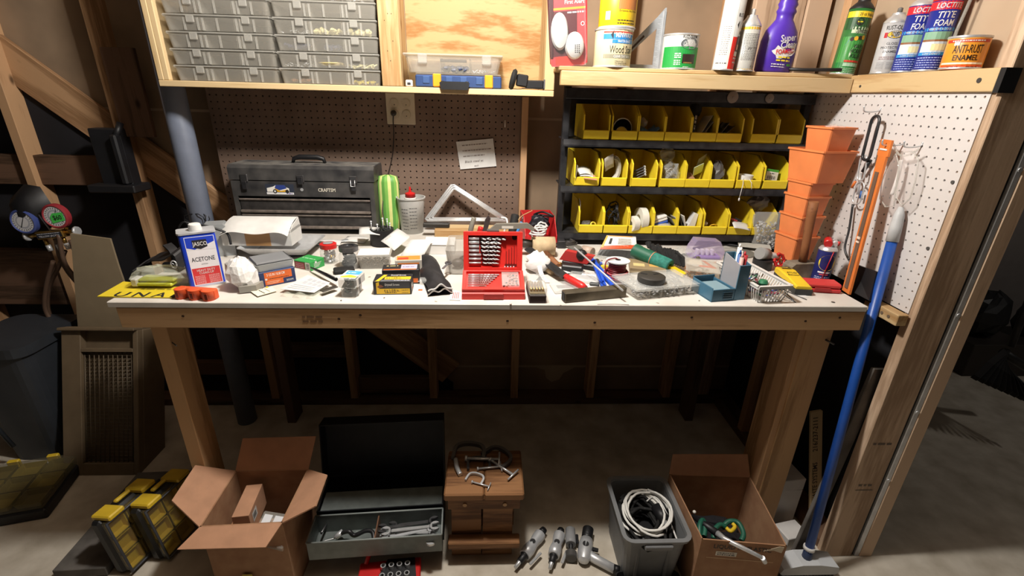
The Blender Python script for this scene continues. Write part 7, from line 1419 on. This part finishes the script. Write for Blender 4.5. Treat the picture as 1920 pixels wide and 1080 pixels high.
def wrench(name, label, p, rz_, L, mat='steel', tilt=.1, group='wrenches in the grey tray'):
    t = thing(name, label, 'wrench', p, group=group, rot=(0, tilt, rz_)); MB(mat).box(.018, L-.018, -.006, .006, 0, .006, .002).build('shaft', t)
    for (x, s_) in ((0.0, -1), (L, 1)):
        b = MB(mat); n = 14; out = []
        for i in range(n+1): a_ = s_*0+.7+(2*PI-1.4)*i/n; out.append((x-s_*0+.017*math.cos(a_ + (0 if s_ > 0 else PI)), .017*math.sin(a_ + (0 if s_ > 0 else PI))))
        out += [(x+s_*.002, -.007), (x-s_*.010, -.006), (x-s_*.010, .006), (x+s_*.002, .007)] if s_ > 0 else [(x-.002, .007), (x+.010, .006), (x+.010, -.006), (x-.002, -.007)]
        b.prism(out, -.001, .007).build('jaw', t)
for k, (x, y, z, a_, L_, m_) in enumerate(((.565, .35, .055, .03, .16, 'steel'), (.53, .55, .045, .08, .17, 'steel_dark'), (.56, .20, .03, -.10, .15, 'steel'), (.60, .75, .03, .05, .14, 'steel_dark'), (.54, .40, .016, .16, .16, 'alu'), (.60, .65, .014, -.12, .14, 'steel'))):
    wrench('wrench', ('topmost bright open ended wrench in the grey tray', 'dark wrench just below the topmost one', 'bright wrench nearest the tray front', 'dark wrench at the back of the tray', 'pale wrench at the bottom left of the pile', 'bright wrench at the bottom right of the pile')[k], intray(w*x, d*y, zf+z), rz+a_, L_*w/.42, m_, -.03)
t = thing('brace_wrench', 'dark offset hand brace lying in the grey tray', 'tool', intray(w*.20, d*.62, zf+.03), rz-.15); MB('black_metal').tube(spline([(0, 0, 0), (.03, .0, .012), (.05, -.004, .0), (.085, .006, .012), (.11, .002, .012), (.125, -.03, .0)]), .007, 8).build('crank', t); MB('alu').cyl((-.012, -.012, -.006), (.008, .006, .004), .009, n=10).build('socket', t)
MB('#cfc46a').tube([intray(w*.14, d*.18, zf+.012), intray(w*.34, d*.30, zf+.014)], .006, 8).thing('stubby_screwdriver', 'yellow screwdriver handle lying in the grey tray', 'screwdriver', group=None)
MB('steel').tube([intray(w*.34, d*.30, zf+.014), intray(w*.46, d*.42, zf+.014)], .003, 6).build('shank', bpy.data.objects['stubby_screwdriver']); MB('steel').tube(spline([intray(w*.08, d*.45, zf+.02), intray(w*.20, d*.60, zf+.02), intray(w*.21, d*.66, zf+.034)]), .0022, 6).thing('hex_key', 'bent steel hex key in the grey tray', 'key'); blob(MB('#c22a3c'), (0, 0, 0), .011, 5, .15, 8, 6).thing('plastic_bead', 'small red plastic bead in the grey tray corner', 'bead', intray(w*.055, d*.25, zf+.02))
# ---- red socket set on the floor
p = PX(745, 1062, z=.0); t = thing('socket_set', 'open red socket set on the floor below the tray', 'socket set', (p.x-.05, p.y-.10, 0), .1); MB('red').box(-.06, .14, 0, .10, 0, .03, .004).build('case', t); MB('#18181b').prism([(-.01, .004), (.13, .004), (.12, .095), (.03, .098)], .03, .034).build('insert', t)
for k in range(8): MB('steel').lathe([(.009, .034), (.009, .05), (.006, .05), (.006, .040)], 12, .02+.026*(k % 4), .03+.035*(k//4), cap1=False).build('socket', t)
MB('red').tube([(-.04, .09, .03), (-.03, .12, .05), (-.015, .13, .07)], .008, 8).build('lever', t)
# ---- wooden step stool
zs = .308; A_, B_ = PX(831, 930, y=-.138), PX(984, 924, y=-.138); t = thing('step_stool', 'worn wooden step stool under the bench', 'stool', (A_.x, -.138, 0)); w = B_.x-A_.x; d = .205
for k in range(2): MB('stool_wood').box(w*.5*k+.001, w*.5*(k+1)-.001, 0, d, zs-.030, zs, .005).build('top_board', t)
MB('stool_wood').box(.012, w-.012, .010, .028, zs-.075, zs-.031, .002).build('front_rail', t); MB('stool_wood').box(.02, w-.02, .17, .19, zs-.075, zs-.031, .002).build('back_rail', t)
for k in range(2): MB('stool_wood').prism([(.022+.105*k, zs-.076), (.022+.105*k+.098, zs-.076), (.022+.105*k+.098+.002*k, .0), (.018+.105*k, .0)], .030, .048, 'y').build('leg_board', t)
MB('stool_wood').box(.010, w-.010, -.010, .030, .075, .103, .003).build('step', t); MB('stool_wood').box(.018, w-.022, .15, .168, 0, zs-.076, .002).build('leg_board', t)
for x in (.26, .76): MB('#b08a5c').lathe([(.007, 0), (.007, .003)], 10).build('dowel', t).matrix_basis = tr(w*x, .010, zs-.053) @ rotm(PI/2, 0, 0)
ST = V(A_.x, -.138, zs+.0015)
def cclamp(label, p, rz_, s_, mat='steel_dark', screw='steel', rx=0):
    t = thing('c_clamp', label, 'clamp', p, group='clamps on the stool', rot=(rx, 0, rz_)); f = MB(mat); f.ribbon(spline([(0, 0, .008*s_), (.005*s_, .055*s_, .008*s_), (.035*s_, .075*s_, .008*s_), (.085*s_, .07*s_, .008*s_), (.105*s_, .045*s_, .008*s_), (.105*s_, .0, .008*s_)], 5), .014*s_, .012*s_, (0, 0, 1)).build('frame', t)
    MB(screw).cyl((.05*s_, 0, .008*s_), (.16*s_, .0, .008*s_), .005*s_, n=8).build('screw', t); MB(screw).cyl((.16*s_, -.03*s_, .006*s_), (.16*s_, .03*s_, .012*s_), .0035*s_, n=8).build('tommy_bar', t); MB(screw).cyl((.042*s_, 0, .008*s_), (.05*s_, 0, .008*s_), .010*s_, n=10).build('pad', t)
cclamp('long dark clamp lying at the back of the stool', ST+V(.02, .15, .004), -.05, 1.0, '#5a5652'); cclamp('clamp with crossed bar at the right of the stool', ST+V(.12, .17, .002), -.75, .9, '#4e4a48'); cclamp('clamp with a bright screw in the middle of the stool', ST+V(.075, .10, .001), .12, .7, 'steel_dark'); cclamp('small pale c clamp at the stool front', ST+V(.068, .055, .001), -.35, .52, 'alu')
MB('steel').tube(spline([ST+V(.030, .145, .012), ST+V(.036, .11, .010), ST+V(.050, .078, .006)]), [.010]*13 if False else .008, 8).thing('clamp_jaw', 'curved bright clamp jaw at the left of the stool', 'jaw')
# ---- air tools
def airtool(label, p0, p1, kind):
    t = thing('air_tool', label, 'air tool', (p0.x, p0.y, 0), math.atan2((p1-p0).y, (p1-p0).x), 'air tools on the floor'); L = (p1-p0).length; X = tr(0, 0, .024) @ rotm(0, PI/2, 0)
    def lt(prof, mat, nm, n=18): MB(mat).at(X).lathe([(r, z) for r, z in prof], n).build(nm, t)
    if kind == 'grinder':
        lt([(.020, L*.30), (.022, L*.45), (.017, L*.62), (.021, L*.75), (.021, L*.86), (.012, L*.9)], 'alu', 'body'); lt([(.012, L*.90), (.014, L*.93), (.012, L)], 'black', 'collet'); lt([(.006, 0), (.007, L*.12), (.009, L*.14)], 'steel', 'inlet', 10); lt([(.011, L*.13), (.012, L*.28), (.016, L*.30)], 'black', 'neck', 12)
        MB('steel').box(L*.22, L*.55, -.034, -.024, .022, .028, .002).build('lever', t).rotation_euler = (0, 0, -.12); MB('ink').lathe([(.010, 0), (.010, .001)], 12).build('badge', t).location = (L*.58, 0, .0445-.003)
    elif kind == 'stub':
        lt([(.018, L*.45), (.019, L*.55), (.018, L*.95), (.012, L)], '#8f9092', 'body'); lt([(.007, L*.22), (.008, L*.45), (.014, L*.46)], 'black', 'neck', 12); lt([(.017, 0), (.020, .004), (.020, L*.2), (.012, L*.22)], '#4a4846', 'wheel'); MB('black').box(L*.5, L*.8, -.028, -.018, .02, .03, .003).build('lever', t)
    return t, L
q = lambda a, b: (PX(*a, z=.02), PX(*b, z=.02))
airtool('silver die grinder nearest the wooden stool', *q((966, 1066), (1020, 994)), 'grinder'); airtool('slim silver die grinder, second from the stool', *q((1031, 1068), (1052, 994)), 'grinder'); airtool('short knurled air tool with a round wheel', *q((1071, 1050), (1069, 992)), 'stub')
a0, a1 = PX(1094, 1050, z=.025), PX(1103, 992, z=.025); t = thing('air_drill', 'silver pistol grip air drill beside the grey tote', 'air drill', (a0.x, a0.y, 0), math.atan2((a1-a0).y, (a1-a0).x)); L = (a1-a0).length; X = tr(0, 0, .027) @ rotm(0, PI/2, 0)
MB('alu').at(X).lathe([(.006, -.012), (.018, -.004), (.024, .012), (.025, L*.45), (.022, L*.62)], 20).build('body', t); MB('black').at(X).lathe([(.019, L*.62), (.020, L*.72), (.018, L*.74), (.020, L*.78), (.020, L*.98), (.010, L)], 18).build('chuck', t); g1 = Matrix.Rotation(-t.rotation_euler.z, 3, 'Z') @ (PX(1152, 1068, z=.02)-a0); g1.z = .022
MB('alu').tube([(.03, -.012, .024), V(.02, -.03, .023), V(g1.x, g1.y, .022)], [.016, .016, .015], 12).build('grip', t); MB('black').tube([V(g1.x, g1.y, .022), V(g1.x, g1.y, .022)*1.16], [.016, .012], 12).build('grip_end', t); MB('black').box(.045, .058, -.045, -.024, .02, .03, .002).build('trigger', t); MB('ink').lathe([(.011, 0), (.011, .001)], 14).build('badge', t).location = (.045, 0, .0505)
# ---- grey tote with cords
plain('tote', '#77797b', .5); zr = .215; A_, B_, C_3, D_ = PX(1168, 1013, z=zr), PX(1296, 1013, z=zr), PX(1253, 898, z=zr), PX(1137, 893, z=zr); cx, cy = (A_.x+B_.x+C_3.x+D_.x)/4, (A_.y+B_.y+C_3.y+D_.y)/4; hx, hy = (B_.x-A_.x)/2, (D_.y-A_.y)/2
t = thing('storage_tote', 'grey plastic tote full of cables', 'tote', (cx, cy, 0), .0); MB('tote').frustum(0, zr-.006, (hx*.80, hy*.84), (hx*.95, hy*.95), .03, 4, wall=.003).build('tub', t); MB('tote').frustum(zr-.012, zr, (hx+.002, hy+.004), (hx+.004, hy+.006), .034, 4, wall=.014, hole=True).build('rim', t); MB('tote').box(-.045, .045, -hy-.012, -hy+.004, zr-.030, zr-.012, .003).build('handle', t)
for x in (-hx*.5, hx*.4): MB('#6c6e70').box(x-.006, x+.006, -hy*.90-.004, -hy*.86, .01, zr-.03, .002).build('rib', t)
C0 = V(cx, cy, 0)
for k in range(5): MB('#e6e5e0').tube(loop_path((-.012+.006*k, .0+.007*math.cos(2.1*k), zr-.040+.006*k), .074-.004*(k % 3), .092-.006*((k+1) % 3), 1.2, 26, .004, k, .03, tilt=.016*math.cos(1.7*k)), .0042, 7).thing('white_cable', ('lowest', 'second lowest', 'middle', 'second highest', 'highest')[k]+' turn of the coiled white cable in the tote', 'cable', C0, group='white cable coils')
for k in range(7): R = random.Random(200+k); MB('rubber').tube(loop_path((R.uniform(-.02, .035), R.uniform(-.05, .03), zr-.068+.004*k), R.uniform(.05, .078), R.uniform(.07, .115), 1.4, 18, .01, k, .12), .0055, 7).thing('black_cable', 'black cable loop below the white coil in the tote', 'cable', C0, group='black cables in the tote')
MB('black').box(-hx*.8, hx*.8, -hy*.8, hy*.8, .003, zr-.10, .01).thing('dark_bundle', 'dark tangle filling the bottom of the tote', 'cables', C0); MB('black').cyl((.048, .03, zr-.035), (.062, -.03, zr-.04), .020, n=14).thing('black_plug', 'thick black plug in the tote', 'plug', C0); MB('white').tube(spline([(.02, .05, zr-.03), (.05, .06, zr-.02), (.072, .02, zr-.03), (.08, -.10, zr-.05)]), .003, 6).thing('white_wire', 'thin white wire at the right side of the tote', 'wire', C0); MB('alu').tube([(.055, -.035, zr-.032), (.04, -.085, zr-.04)], [.009, .005], 8).thing('metal_plug', 'silver connector in the tote', 'connector', C0)
R = random.Random(77); b = MB('white')
for k in range(26): blob(b.use(('white', '#b7a67a', 'alu')[k % 3]), (R.uniform(-.07, .05), R.uniform(-.11, -.03), zr-.085+R.uniform(0, .02)), .007, k, .3, 6, 4)
b.thing('small_clips', 'loose pale clips between the cables in the tote', 'clips', C0)['kind'] = 'stuff'
MB('black').frustum(0, .03, (hx*.95, .06), (hx, .07), .02, 3, wall=.003).thing('black_pan', 'low black pan on the floor in front of the tote', 'pan', (cx-.005, cy-hy*1.22, 0))
# ---- right carton
zR = .245; P = [PX(1316, 1011, z=zR), PX(1476, 1024, z=zR), PX(1428, 935, z=zR), PX(1274, 930, z=zR)]; P[2].y += .10; P[3].y += .10; P[2].x += .012; P[3].x -= .0
F = [(2, PX(1402, 852, y=P[2].y+.03), PX(1262, 852, y=P[3].y+.03))]; t = open_carton('cardboard_box', 'worn cardboard box with liquid in plastic print at the right', P, zR, 0, F)
o = V(P[0].x, P[0].y, 0); U = (P[1]-P[0]).normalized(); n_ = U.cross(V(0, 0, 1)); S = flat((0, 0, 0), U, (0, 0, 1)); w = (P[1]-P[0]).length; b = MB().text('LIQUID IN PLASTIC', w*.50, zR-.024, .016, S, '#1e140c', .03, w=w*.68, lay=.001).rect(w*.20, w*.45, zR-.062, zR-.044, S, '#d8d2c6', .0008)
b.scribble(w*.22, w*.43, zR-.050, .004, S, 'ink', .0012).scribble(w*.22, w*.43, zR-.057, .005, S, 'ink', .0012, 4).rect(w*.1, w*.9, zR-.075, zR-.072, S, '#c9a67e', .0006); b.build('print', t)
MB('#cdbfa8').prism([(w*.74, zR-.028), (w*.92, zR-.004), (w*.97, zR-.006), (w*.96, zR-.030), (w*.86, zR-.022)], -.0012, -.0003, 'y').build('torn_tape', t).rotation_euler = (0, 0, math.atan2(U.y, U.x))
C1 = (P[0]+P[1]+P[2]+P[3])/4
blob(MB('felt'), (0, .01, .075), .09, 17, .12, 14, 8, (1.1, 1.1, .8)).thing('dark_cloth', 'dark cloth filling the worn cardboard box', 'cloth', (C1.x, C1.y, 0), -.06)
plain('tool_green', '#1f5a48', .45)
def green(label, pts, r=.008): MB('tool_green').tube(spline(pts, 5), r, 8).thing('pruner_handle', label, 'handle', group='green tool handles in the box')
zt = zR-.035; g = lambda a, dz=0: PX(*a, z=zt+dz)
green('left green loop handle in the worn box', [g((1312, 1005)), g((1312, 985), .012), g((1318, 975), .012), g((1322, 990), .006), g((1320, 1006))]); green('middle green loop handle in the worn box', [g((1338, 1010)), g((1340, 994), .012), g((1350, 984), .016), g((1360, 988), .01)]); green('right green arch handle in the worn box', [g((1354, 990)), g((1366, 978), .012), g((1384, 980), .014), g((1394, 1000), .008), g((1390, 1014))])
MB('#d9b92a').tube(spline([g((1362, 990), .01), g((1370, 996), .012), g((1378, 988), .014), g((1374, 982), .014)]), .006, 8).thing('yellow_grip', 'yellow plastic grip among the green handles', 'grip'); MB('#e8e4da').sphere(g((1302, 960), .0), .006, 8, 6).thing('white_bead', 'tiny white bead in the worn box', 'bead')
t = thing('flex_tool', 'long chrome rod tool with a black grip over the box edge', 'tool', (0, 0, 0)); MB('black').tube([g((1300, 968), .0), g((1345, 1000), .02)], [.008, .012], 10).build('grip', t); MB('steel').tube([g((1345, 1000), .02), g((1358, 1010), .025), PX(1430, 1046, z=zR+.012)], [.010, .008, .0055], 10).build('rod', t); MB('steel').tube([PX(1430, 1046, z=zR+.012), PX(1434, 1054, z=zR-.01)], .007, 8).build('tip', t)
for k in range(8): R = random.Random(300+k); p = g((R.uniform(1325, 1385), R.uniform(990, 1006)), -.012); MB(('steel', '#c9c2b4', 'steel_dark')[k % 3]).tube([p, p+V(R.uniform(-.03, .03), R.uniform(-.02, .03), .004)], .003, 6).thing('metal_scrap', 'thin metal scrap between the green handles', 'scrap', group='metal scraps in the worn box')
# ---- things between box and door post
pz = plank('scrap_board', PX(1530, 1040, z=.01), PX(1528, 760, y=.10), .03, .012, 'pine', None, side=(1, 0, 0)); pz.location.y = pz.location.y; a_, b_ = V(1.115, -.03, .002), V(1.13, .06, .60)
bpy.data.objects.remove(pz); A_, B_ = PX(1527, 1020, y=-.05), PX(1530, 770, y=.03); t = plank('lettered_slat', A_, B_, .042, .012, 'pine_pale', None, side=(1, 0, 0)); mb = t.matrix_basis.copy(); tag(t, 'narrow wooden slat printed with waste systems lettering', 'slat'); t.matrix_basis = mb
L = (B_-A_).length; S = flat((0, 0, -.0063), (1, 0, 0), (0, -1, 0)); b = MB()
for sgn in (-1, 1):
    S = flat((0, 0, sgn*.0063), (1, 0, 0), (0, 1 if sgn > 0 else -1, 0)); b.text('BFI WASTE SYSTEMS', L*.46, -.006*sgn, .017, S, '#2a1d12', .02, w=L*.36).text('216/237-2111', L*.84, -.006*sgn, .017, S, '#2a1d12', .02, w=L*.24)
b.build('lettering', t)
t = plank('lean_board', PX(1490, 1045, z=.01), PX(1648, 690, x=1.20), .06, .012, 'weathered', None, side=(1, .3, 0)); mb = t.matrix_basis.copy(); tag(t, 'grey thin board leaning against the door post', 'board'); t.matrix_basis = mb
for k, (x, y, z, sx, sy, sz_) in enumerate(((1.11, .06, 0, .10, .12, .17), (1.11, .05, .171, .09, .11, .05), (1.10, -.075, 0, .09, .07, .06))): MB('#d8d6d4').cbox((0, 0, sz_/2), (sx, sy, sz_), .002).thing('white_block', ('large white box behind the lettered slat', 'small white box on the large white box', 'white brick near the broom head')[k], 'box', (x, y, z), .1*k)
MB('#b9b2a6').prism([(-.04, 0), (.05, 0), (.06, .03), (.02, .05), (-.03, .04)], -.03, .03, 'y').thing('rubble', 'pale lump of rubble beside the worn box', 'rubble', (1.0, -.19, 0), .3)
# ================================================================ left of the bench
plain('pipe_grey', '#6f7686', .45, 0, .05); 
A_ = PX(335, 180, y=.62); t = thing('vent_pipe', 'grey plastic pipe rising behind the bench end', 'pipe', (A_.x-.03, .64, 0)); MB('pipe_grey').cyl((0, 0, 0), (0, 0, 2.4), .042, n=24).build('pipe', t); MB('black').tube(loop_path((.0, -.045, 1.0), .04, .03, 2.2, 12, .012, 3, .3, 'y'), .0018, 5).build('wire', t)
# black bracket box on the stud
c = PX(225, 300, y=.735); t = thing('stud_bracket', 'black plastic holder screwed to the wall stud', 'holder', (c.x, .752, c.z)); zt, zb = PX(215, 240, y=.735).z-c.z, PX(235, 355, y=.735).z-c.z
MB('black').box(-.065, .052, -.055, 0, zb+.02, zt, .004).build('body', t); MB('black').box(-.095, .085, -.10, -.0, zb, zb+.03, .004).build('ledge', t); MB('black').box(.030, .055, -.085, -.05, zb+.03, zt-.02, .006).build('rib', t); MB('black').cyl((.04, -.06, zt-.03), (.05, -.03, zt+.02), .012, n=10).build('peg', t)
# manifold gauges
c = PX(98, 438, y=.66); t = thing('gauge_manifold', 'brass manifold with blue and red gauges hanging by hoses', 'gauges', (c.x, .66, c.z), rot=(0, -.12, 0))
def gauge(x, z, rim, extra):
    g = MB(rim).at(tr(x, 0, z) @ rotm(PI/2, 0, 0)).lathe([(.045, 0), (.050, .004), (.050, .022), (.044, .026), (.040, .022), (.001, .022)], 26).build('gauge', t)
    S = flat((x, -.0226, z)); b = MB().oval(0, 0, .040, .040, S, '#d9d9dc', .0002, 26).oval(0, 0, .027, .027, S, '#a9abb4', .0006, 24).oval(0, 0, .021, .021, S, '#d5d5d8', .001, 22)
    for k in range(24): a_ = 2*PI*k/24; b.poly([(.030*math.cos(a_), .030*math.sin(a_)), (.037*math.cos(a_), .037*math.sin(a_)), (.037*math.cos(a_+.05), .037*math.sin(a_+.05)), (.030*math.cos(a_+.05), .030*math.sin(a_+.05))], S, 'ink', .0012)
    b.poly([(-.016, -.020), (-.013, -.022), (.018, .026), (.016, .027)], S, 'ink', .0014); extra(b, S); b.build('dial', g); return g
gauge(-.070, .062, '#41508f', lambda b, S: None); gauge(.062, .070, '#9a3038', lambda b, S: b.poly([(-.018, -.026), (.036, -.018), (.036, .014), (-.004, .014), (-.018, .0)], S, '#4fd05a', .002).text('$60', .010, -.004, .018, S, 'ink', .03, w=.034, lay=.0026))
MB('brass').box(-.055, .055, -.016, .016, -.018, .014, .003).build('block', t); MB().rect(-.05, .05, -.012, .008, flat((0, -.0165, 0)), '#1f2430').text('YELLOW JACKET', 0, -.005, .007, flat((0, -.0165, 0)), '#d8d8dc', .02, w=.085, lay=.0008).scribble(-.045, .045, .005, .004, flat((0, -.0165, 0)), '#c9c9d0', .0008).build('name_strip', t)
for s_ in (-1, 1):
    MB('brass').cyl((s_*.055, 0, 0), (s_*.095, 0, 0), .008, n=10).build('valve_stem', t); MB('alu').at(tr(s_*.10, 0, 0) @ rotm(0, PI/2, 0)).lathe([(.018, -.006), (.020, 0), (.018, .006)], 10).build('valve_knob', t); MB('brass').cyl((s_*.066, 0, .012), (s_*.066, -.002, .03), .007, n=8).build('gauge_stem', t)
MB('steel').tube(spline([(0, 0, .012), (-.012, 0, .06), (-.028, 0, .12), (-.045, 0, .135), (-.05, -.004, .12)]), .003, 7).build('hang_hook', t)
for k, x in enumerate((-.04, 0, .035)): MB('brass').cyl((x, 0, -.018), (x, 0, -.045), .007, n=8).build('port', t); MB('alu').cyl((x, 0, -.045), (x+.003, 0, -.07), .009, n=8).build('coupling', t)
plain('hose', '#5b4638', .5); H = lambda px, py, dy=0: PX(px, py, y=.66+dy)
for k, P in enumerate(([(104, 440), (112, 480), (128, 510), (150, 540), (155, 580), (135, 602), (105, 604), (90, 580), (92, 540), (110, 500), (122, 470)], [(110, 440), (120, 490), (140, 520), (165, 550), (172, 580), (150, 602), (120, 605), (100, 595)], [(132, 450), (150, 490), (180, 530), (195, 570), (185, 595), (160, 606), (130, 608), (98, 600), (84, 575), (88, 530), (100, 490)])):
    MB('hose').tube(spline([H(a, b, -.012*k) for a, b in P], 5), .0085, 8).thing('rubber_hose', ('inner', 'middle', 'outer')[k]+' brown rubber hose looping below the gauges', 'hose', group='hoses below the gauges')
t = thing('black_bag', 'black rubber hood hanging behind the gauges', 'hood', (0, 0, 0)); b = MB('black'); pts = [PX(*q, y=.70) for q in ((20, 372), (45, 345), (75, 350), (98, 385), (105, 420), (80, 440), (40, 430))]; ce = sum(pts, V(0, 0, 0))/7; n = 7; b.add(pts+[p.lerp(ce, .4)+V(0, -.05, 0) for p in pts]+[ce+V(0, -.07, 0)], [(i, (i+1) % n, n+(i+1) % n, n+i) for i in range(n)]+[(n+i, n+(i+1) % n, 2*n) for i in range(n)], True).build('hood', t)
# leaning panel
P = [PX(*q, y=.55) for q in ((146, 613), (240, 613), (243, 560), (222, 500), (206, 448), (132, 438))]
n_ = V(0, .008, 0); t = MB('#8f8068').add(P+[p+n_ for p in P], [(0, 1, 2, 3, 4, 5), (11, 10, 9, 8, 7, 6)]+[(i, i+6, (i+1) % 6+6, (i+1) % 6) for i in range(6)]).thing('fibre_sheet', 'cut brown sheet standing behind the bench end', 'sheet')
# brown louvred heater box
plain('heater_brown', '#6a5a45', .6); A_ = PX(117, 893, z=0); B_ = PX(272, 898, z=0); y0 = .27; x0, x1 = PX(117, 893, y=y0).x, PX(250, 893, y=y0).x; zt = PX(180, 616, y=y0).z; t = thing('mesh_crate', 'tall brown box with a wire mesh front beside the bench', 'box', (-1.742, .285, 0), rot=(-.36, 0, 0)); w = .30; zt = .60
MB('heater_brown').box(0, w, .03, .16, 0, zt, .003).build('body', t)
for (a, c, e, f) in ((0, .075, 0, zt), (w-.02, w, 0, zt), (.075, w-.02, zt-.09, zt-.075), (.075, w-.02, 0, .05)): MB('heater_brown').box(a, c, 0, .03, e, f, .002).build('frame', t)
for k in range(12): MB('#5a4d3c').cyl((.08+.0185*k, .015, .05), (.08+.0185*k, .015, zt-.09), .002, n=5).build('mesh_wire', t)
for k in range(30): MB('#5a4d3c').cyl((.077, .018, .06+(zt-.15)*k/29), (w-.02, .018, .06+(zt-.15)*k/29), .002, n=5).build('mesh_wire', t)
MB('heater_brown').box(.0, w, -.02, .03, zt, zt+.012, .002).build('lid', t)
# dark grey bin
plain('bin_grey', '#2e3238', .5); c = V(PX(65, 760, y=.45).x, .50, 0); t = thing('waste_bin', 'dark grey plastic bin at the far left', 'bin', c); hz = PX(60, 640, y=.45).z; MB('bin_grey').frustum(0, hz, (.11, .12), (.135, .15), .05, 4, wall=.004).build('tub', t); MB('bin_grey').frustum(hz-.02, hz+.02, (.145, .16), (.145, .16), .055, 4).build('lid', t); MB('bin_grey').box(-.12, -.06, -.19, -.155, hz-.03, hz+.02, .006).build('latch', t); MB('bin_grey').tube([(-.08, -.165, hz*.9), (-.06, -.175, hz*.5), (-.03, -.16, hz*.2)], .008, 8).build('rib', t)
# yellow parts organisers
plain('tip_yellow', '#dcb932', .45); clear('smoke', '#6e6650', .35, .15)
def flat_org(label, A, B, C, z0, th):
    """organiser lying flat: A near-left, B near-right, C far-left corners on z0"""
    a, b, c = [PX(*q, z=z0) for q in (A, B, C)]; t = thing('parts_case', label, 'case', (a.x, a.y, z0), math.atan2((b-a).y, (b-a).x)); w = (b-a).length; d = (c-a).length; return t, w, d
t, w, d = flat_org('yellow parts case with a smoky lid lying at the far left', (-120, 1020), (20, 1020), (10, 868), .03, .08); t.rotation_euler = (0, 0, .25); w, d = .30, .28; t.location = (-1.915, .0, .0)
MB('#1c1c1e').box(0, w, 0, d, 0, .045, .006).build('tray', t); MB('smoke').box(.004, w-.004, .004, d-.004, .0455, .075, .004).build('lid', t)
for i in range(3):
    for j in range(3): MB('#8d7a2c' if (i+j) % 2 else '#6f6026').frustum(.046, .068, (.036, .034), (.042, .039), .005, 2, wall=.003, cx=.055+.095*i, cy=.055+.085*j).build('cup', t)  # cup yellow darkened, weaker light at the far left put into the colour
for x in (.07, .2): MB('tip_yellow').box(x-.02, x+.02, d-.006, d+.012, .03, .078, .004).build('latch', t)
def stand_org(label, P0, top, bot):
    """deep organiser standing on edge: front rim from top to bottom of the photo"""
    a, b = top, bot; t = thing('parts_case', label, 'case', (0, 0, 0)); ax = (b-a); L = ax.length; return t, ax, L
for k, (tx, ty, lab) in enumerate(((199, 985, 'left standing parts case with yellow latches'), (272, 962, 'right standing parts case with yellow latches'))):
    Hh = .215; Wd = .20; T_ = .062; top = PX(tx, ty, z=Hh); t = thing('parts_case', lab, 'case', (top.x-T_+.034, top.y, .003), rot=(0, -.15, -.22))
    MB('#17181b').box(0, T_*.6, 0, Wd, 0, Hh, .008).build('tray', t); MB('smoke').box(T_*.6, T_, .006, Wd-.006, .006, Hh-.006, .004).build('lid', t)
    MB('#3a3b40').tube([(T_, .006, .006), (T_, .006, Hh-.006), (T_, Wd-.006, Hh-.006), (T_, Wd-.006, .006)], .005, 7, closed=True).build('lid_frame', t)
    for i in range(3):
        for j in range(3): MB(('tip_yellow', '#c9a62c')[(i+j) % 2]).frustum(0, .018, (.026, .024), (.031, .028), .005, 2, wall=.003).build('cup', t).matrix_basis = tr(T_*.60, .036+.062*i, .040+.067*j) @ rotm(0, PI/2, 0)
    for y in (.04, .155): MB('tip_yellow').box(-.004, T_+.008, y-.026, y+.026, Hh-.004, Hh+.014, .004).build('latch', t)
    MB('tip_yellow').box(.004, .02, .08, .15, Hh, Hh+.012, .004).build('handle', t)
# timber on the floor at the left front
pl = plank('timber', PX(150, 1075, z=.02), PX(300, 890, z=.02), .16, .035, 'weathered', None, side=(1, .5, 0)); mb = pl.matrix_basis.copy(); tag(pl, 'flat grey timber lying on the floor at the left', 'timber'); pl.matrix_basis = mb
# ================================================================ right: doorway view
plain('rake_black', '#1c1b1c', .5); t = thing('leaf_rake', 'black plastic leaf rake beyond the doorway', 'rake', (0, 0, 0)); y_ = .62; r0 = PX(1905, 640, y=y_)
for k in range(11): a = PX(1890-2*k, 655+2*k, y=y_); e = PX(1832+12*k, 706+5.2*k, y=y_-.10-.012*k); MB('rake_black').ribbon([a, a.lerp(e, .6)+V(0, 0, .012), e, e+V(0, .01, -.02)], .030, .004, (0, 1, 0)).build('tine', t)
MB('rake_black').tube([PX(1880, 660, y=y_), PX(1925, 690, y=y_-.02)], .02, 8).build('bridge', t); MB('rake_black').tube([PX(1895, 650, y=y_), PX(1930, 560, y=y_+.05)], .015, 8).build('handle', t)
xc, zc = PX(1835, 650, y=1.0).x, PX(1850, 650, y=1.0).z
MB('#2c2622').box(0, .9, 0, .25, 0, zc, .004).thing('dark_cabinet', 'dark cabinet standing beyond the doorway', 'cabinet', (xc, 1.02, 0))
for k, s_ in enumerate((.10, .08, .11)): blob(MB('black'), (0, 0, s_*1.4), s_, 400+k, .2, 10, 7, (1.0, .7, 1.4), zmin=.001).thing('dark_clutter', ('leftmost', 'middle', 'rightmost')[k]+' dark bundle standing on the hall cabinet', 'bundle', (xc+.14+.27*k, 1.14, zc))
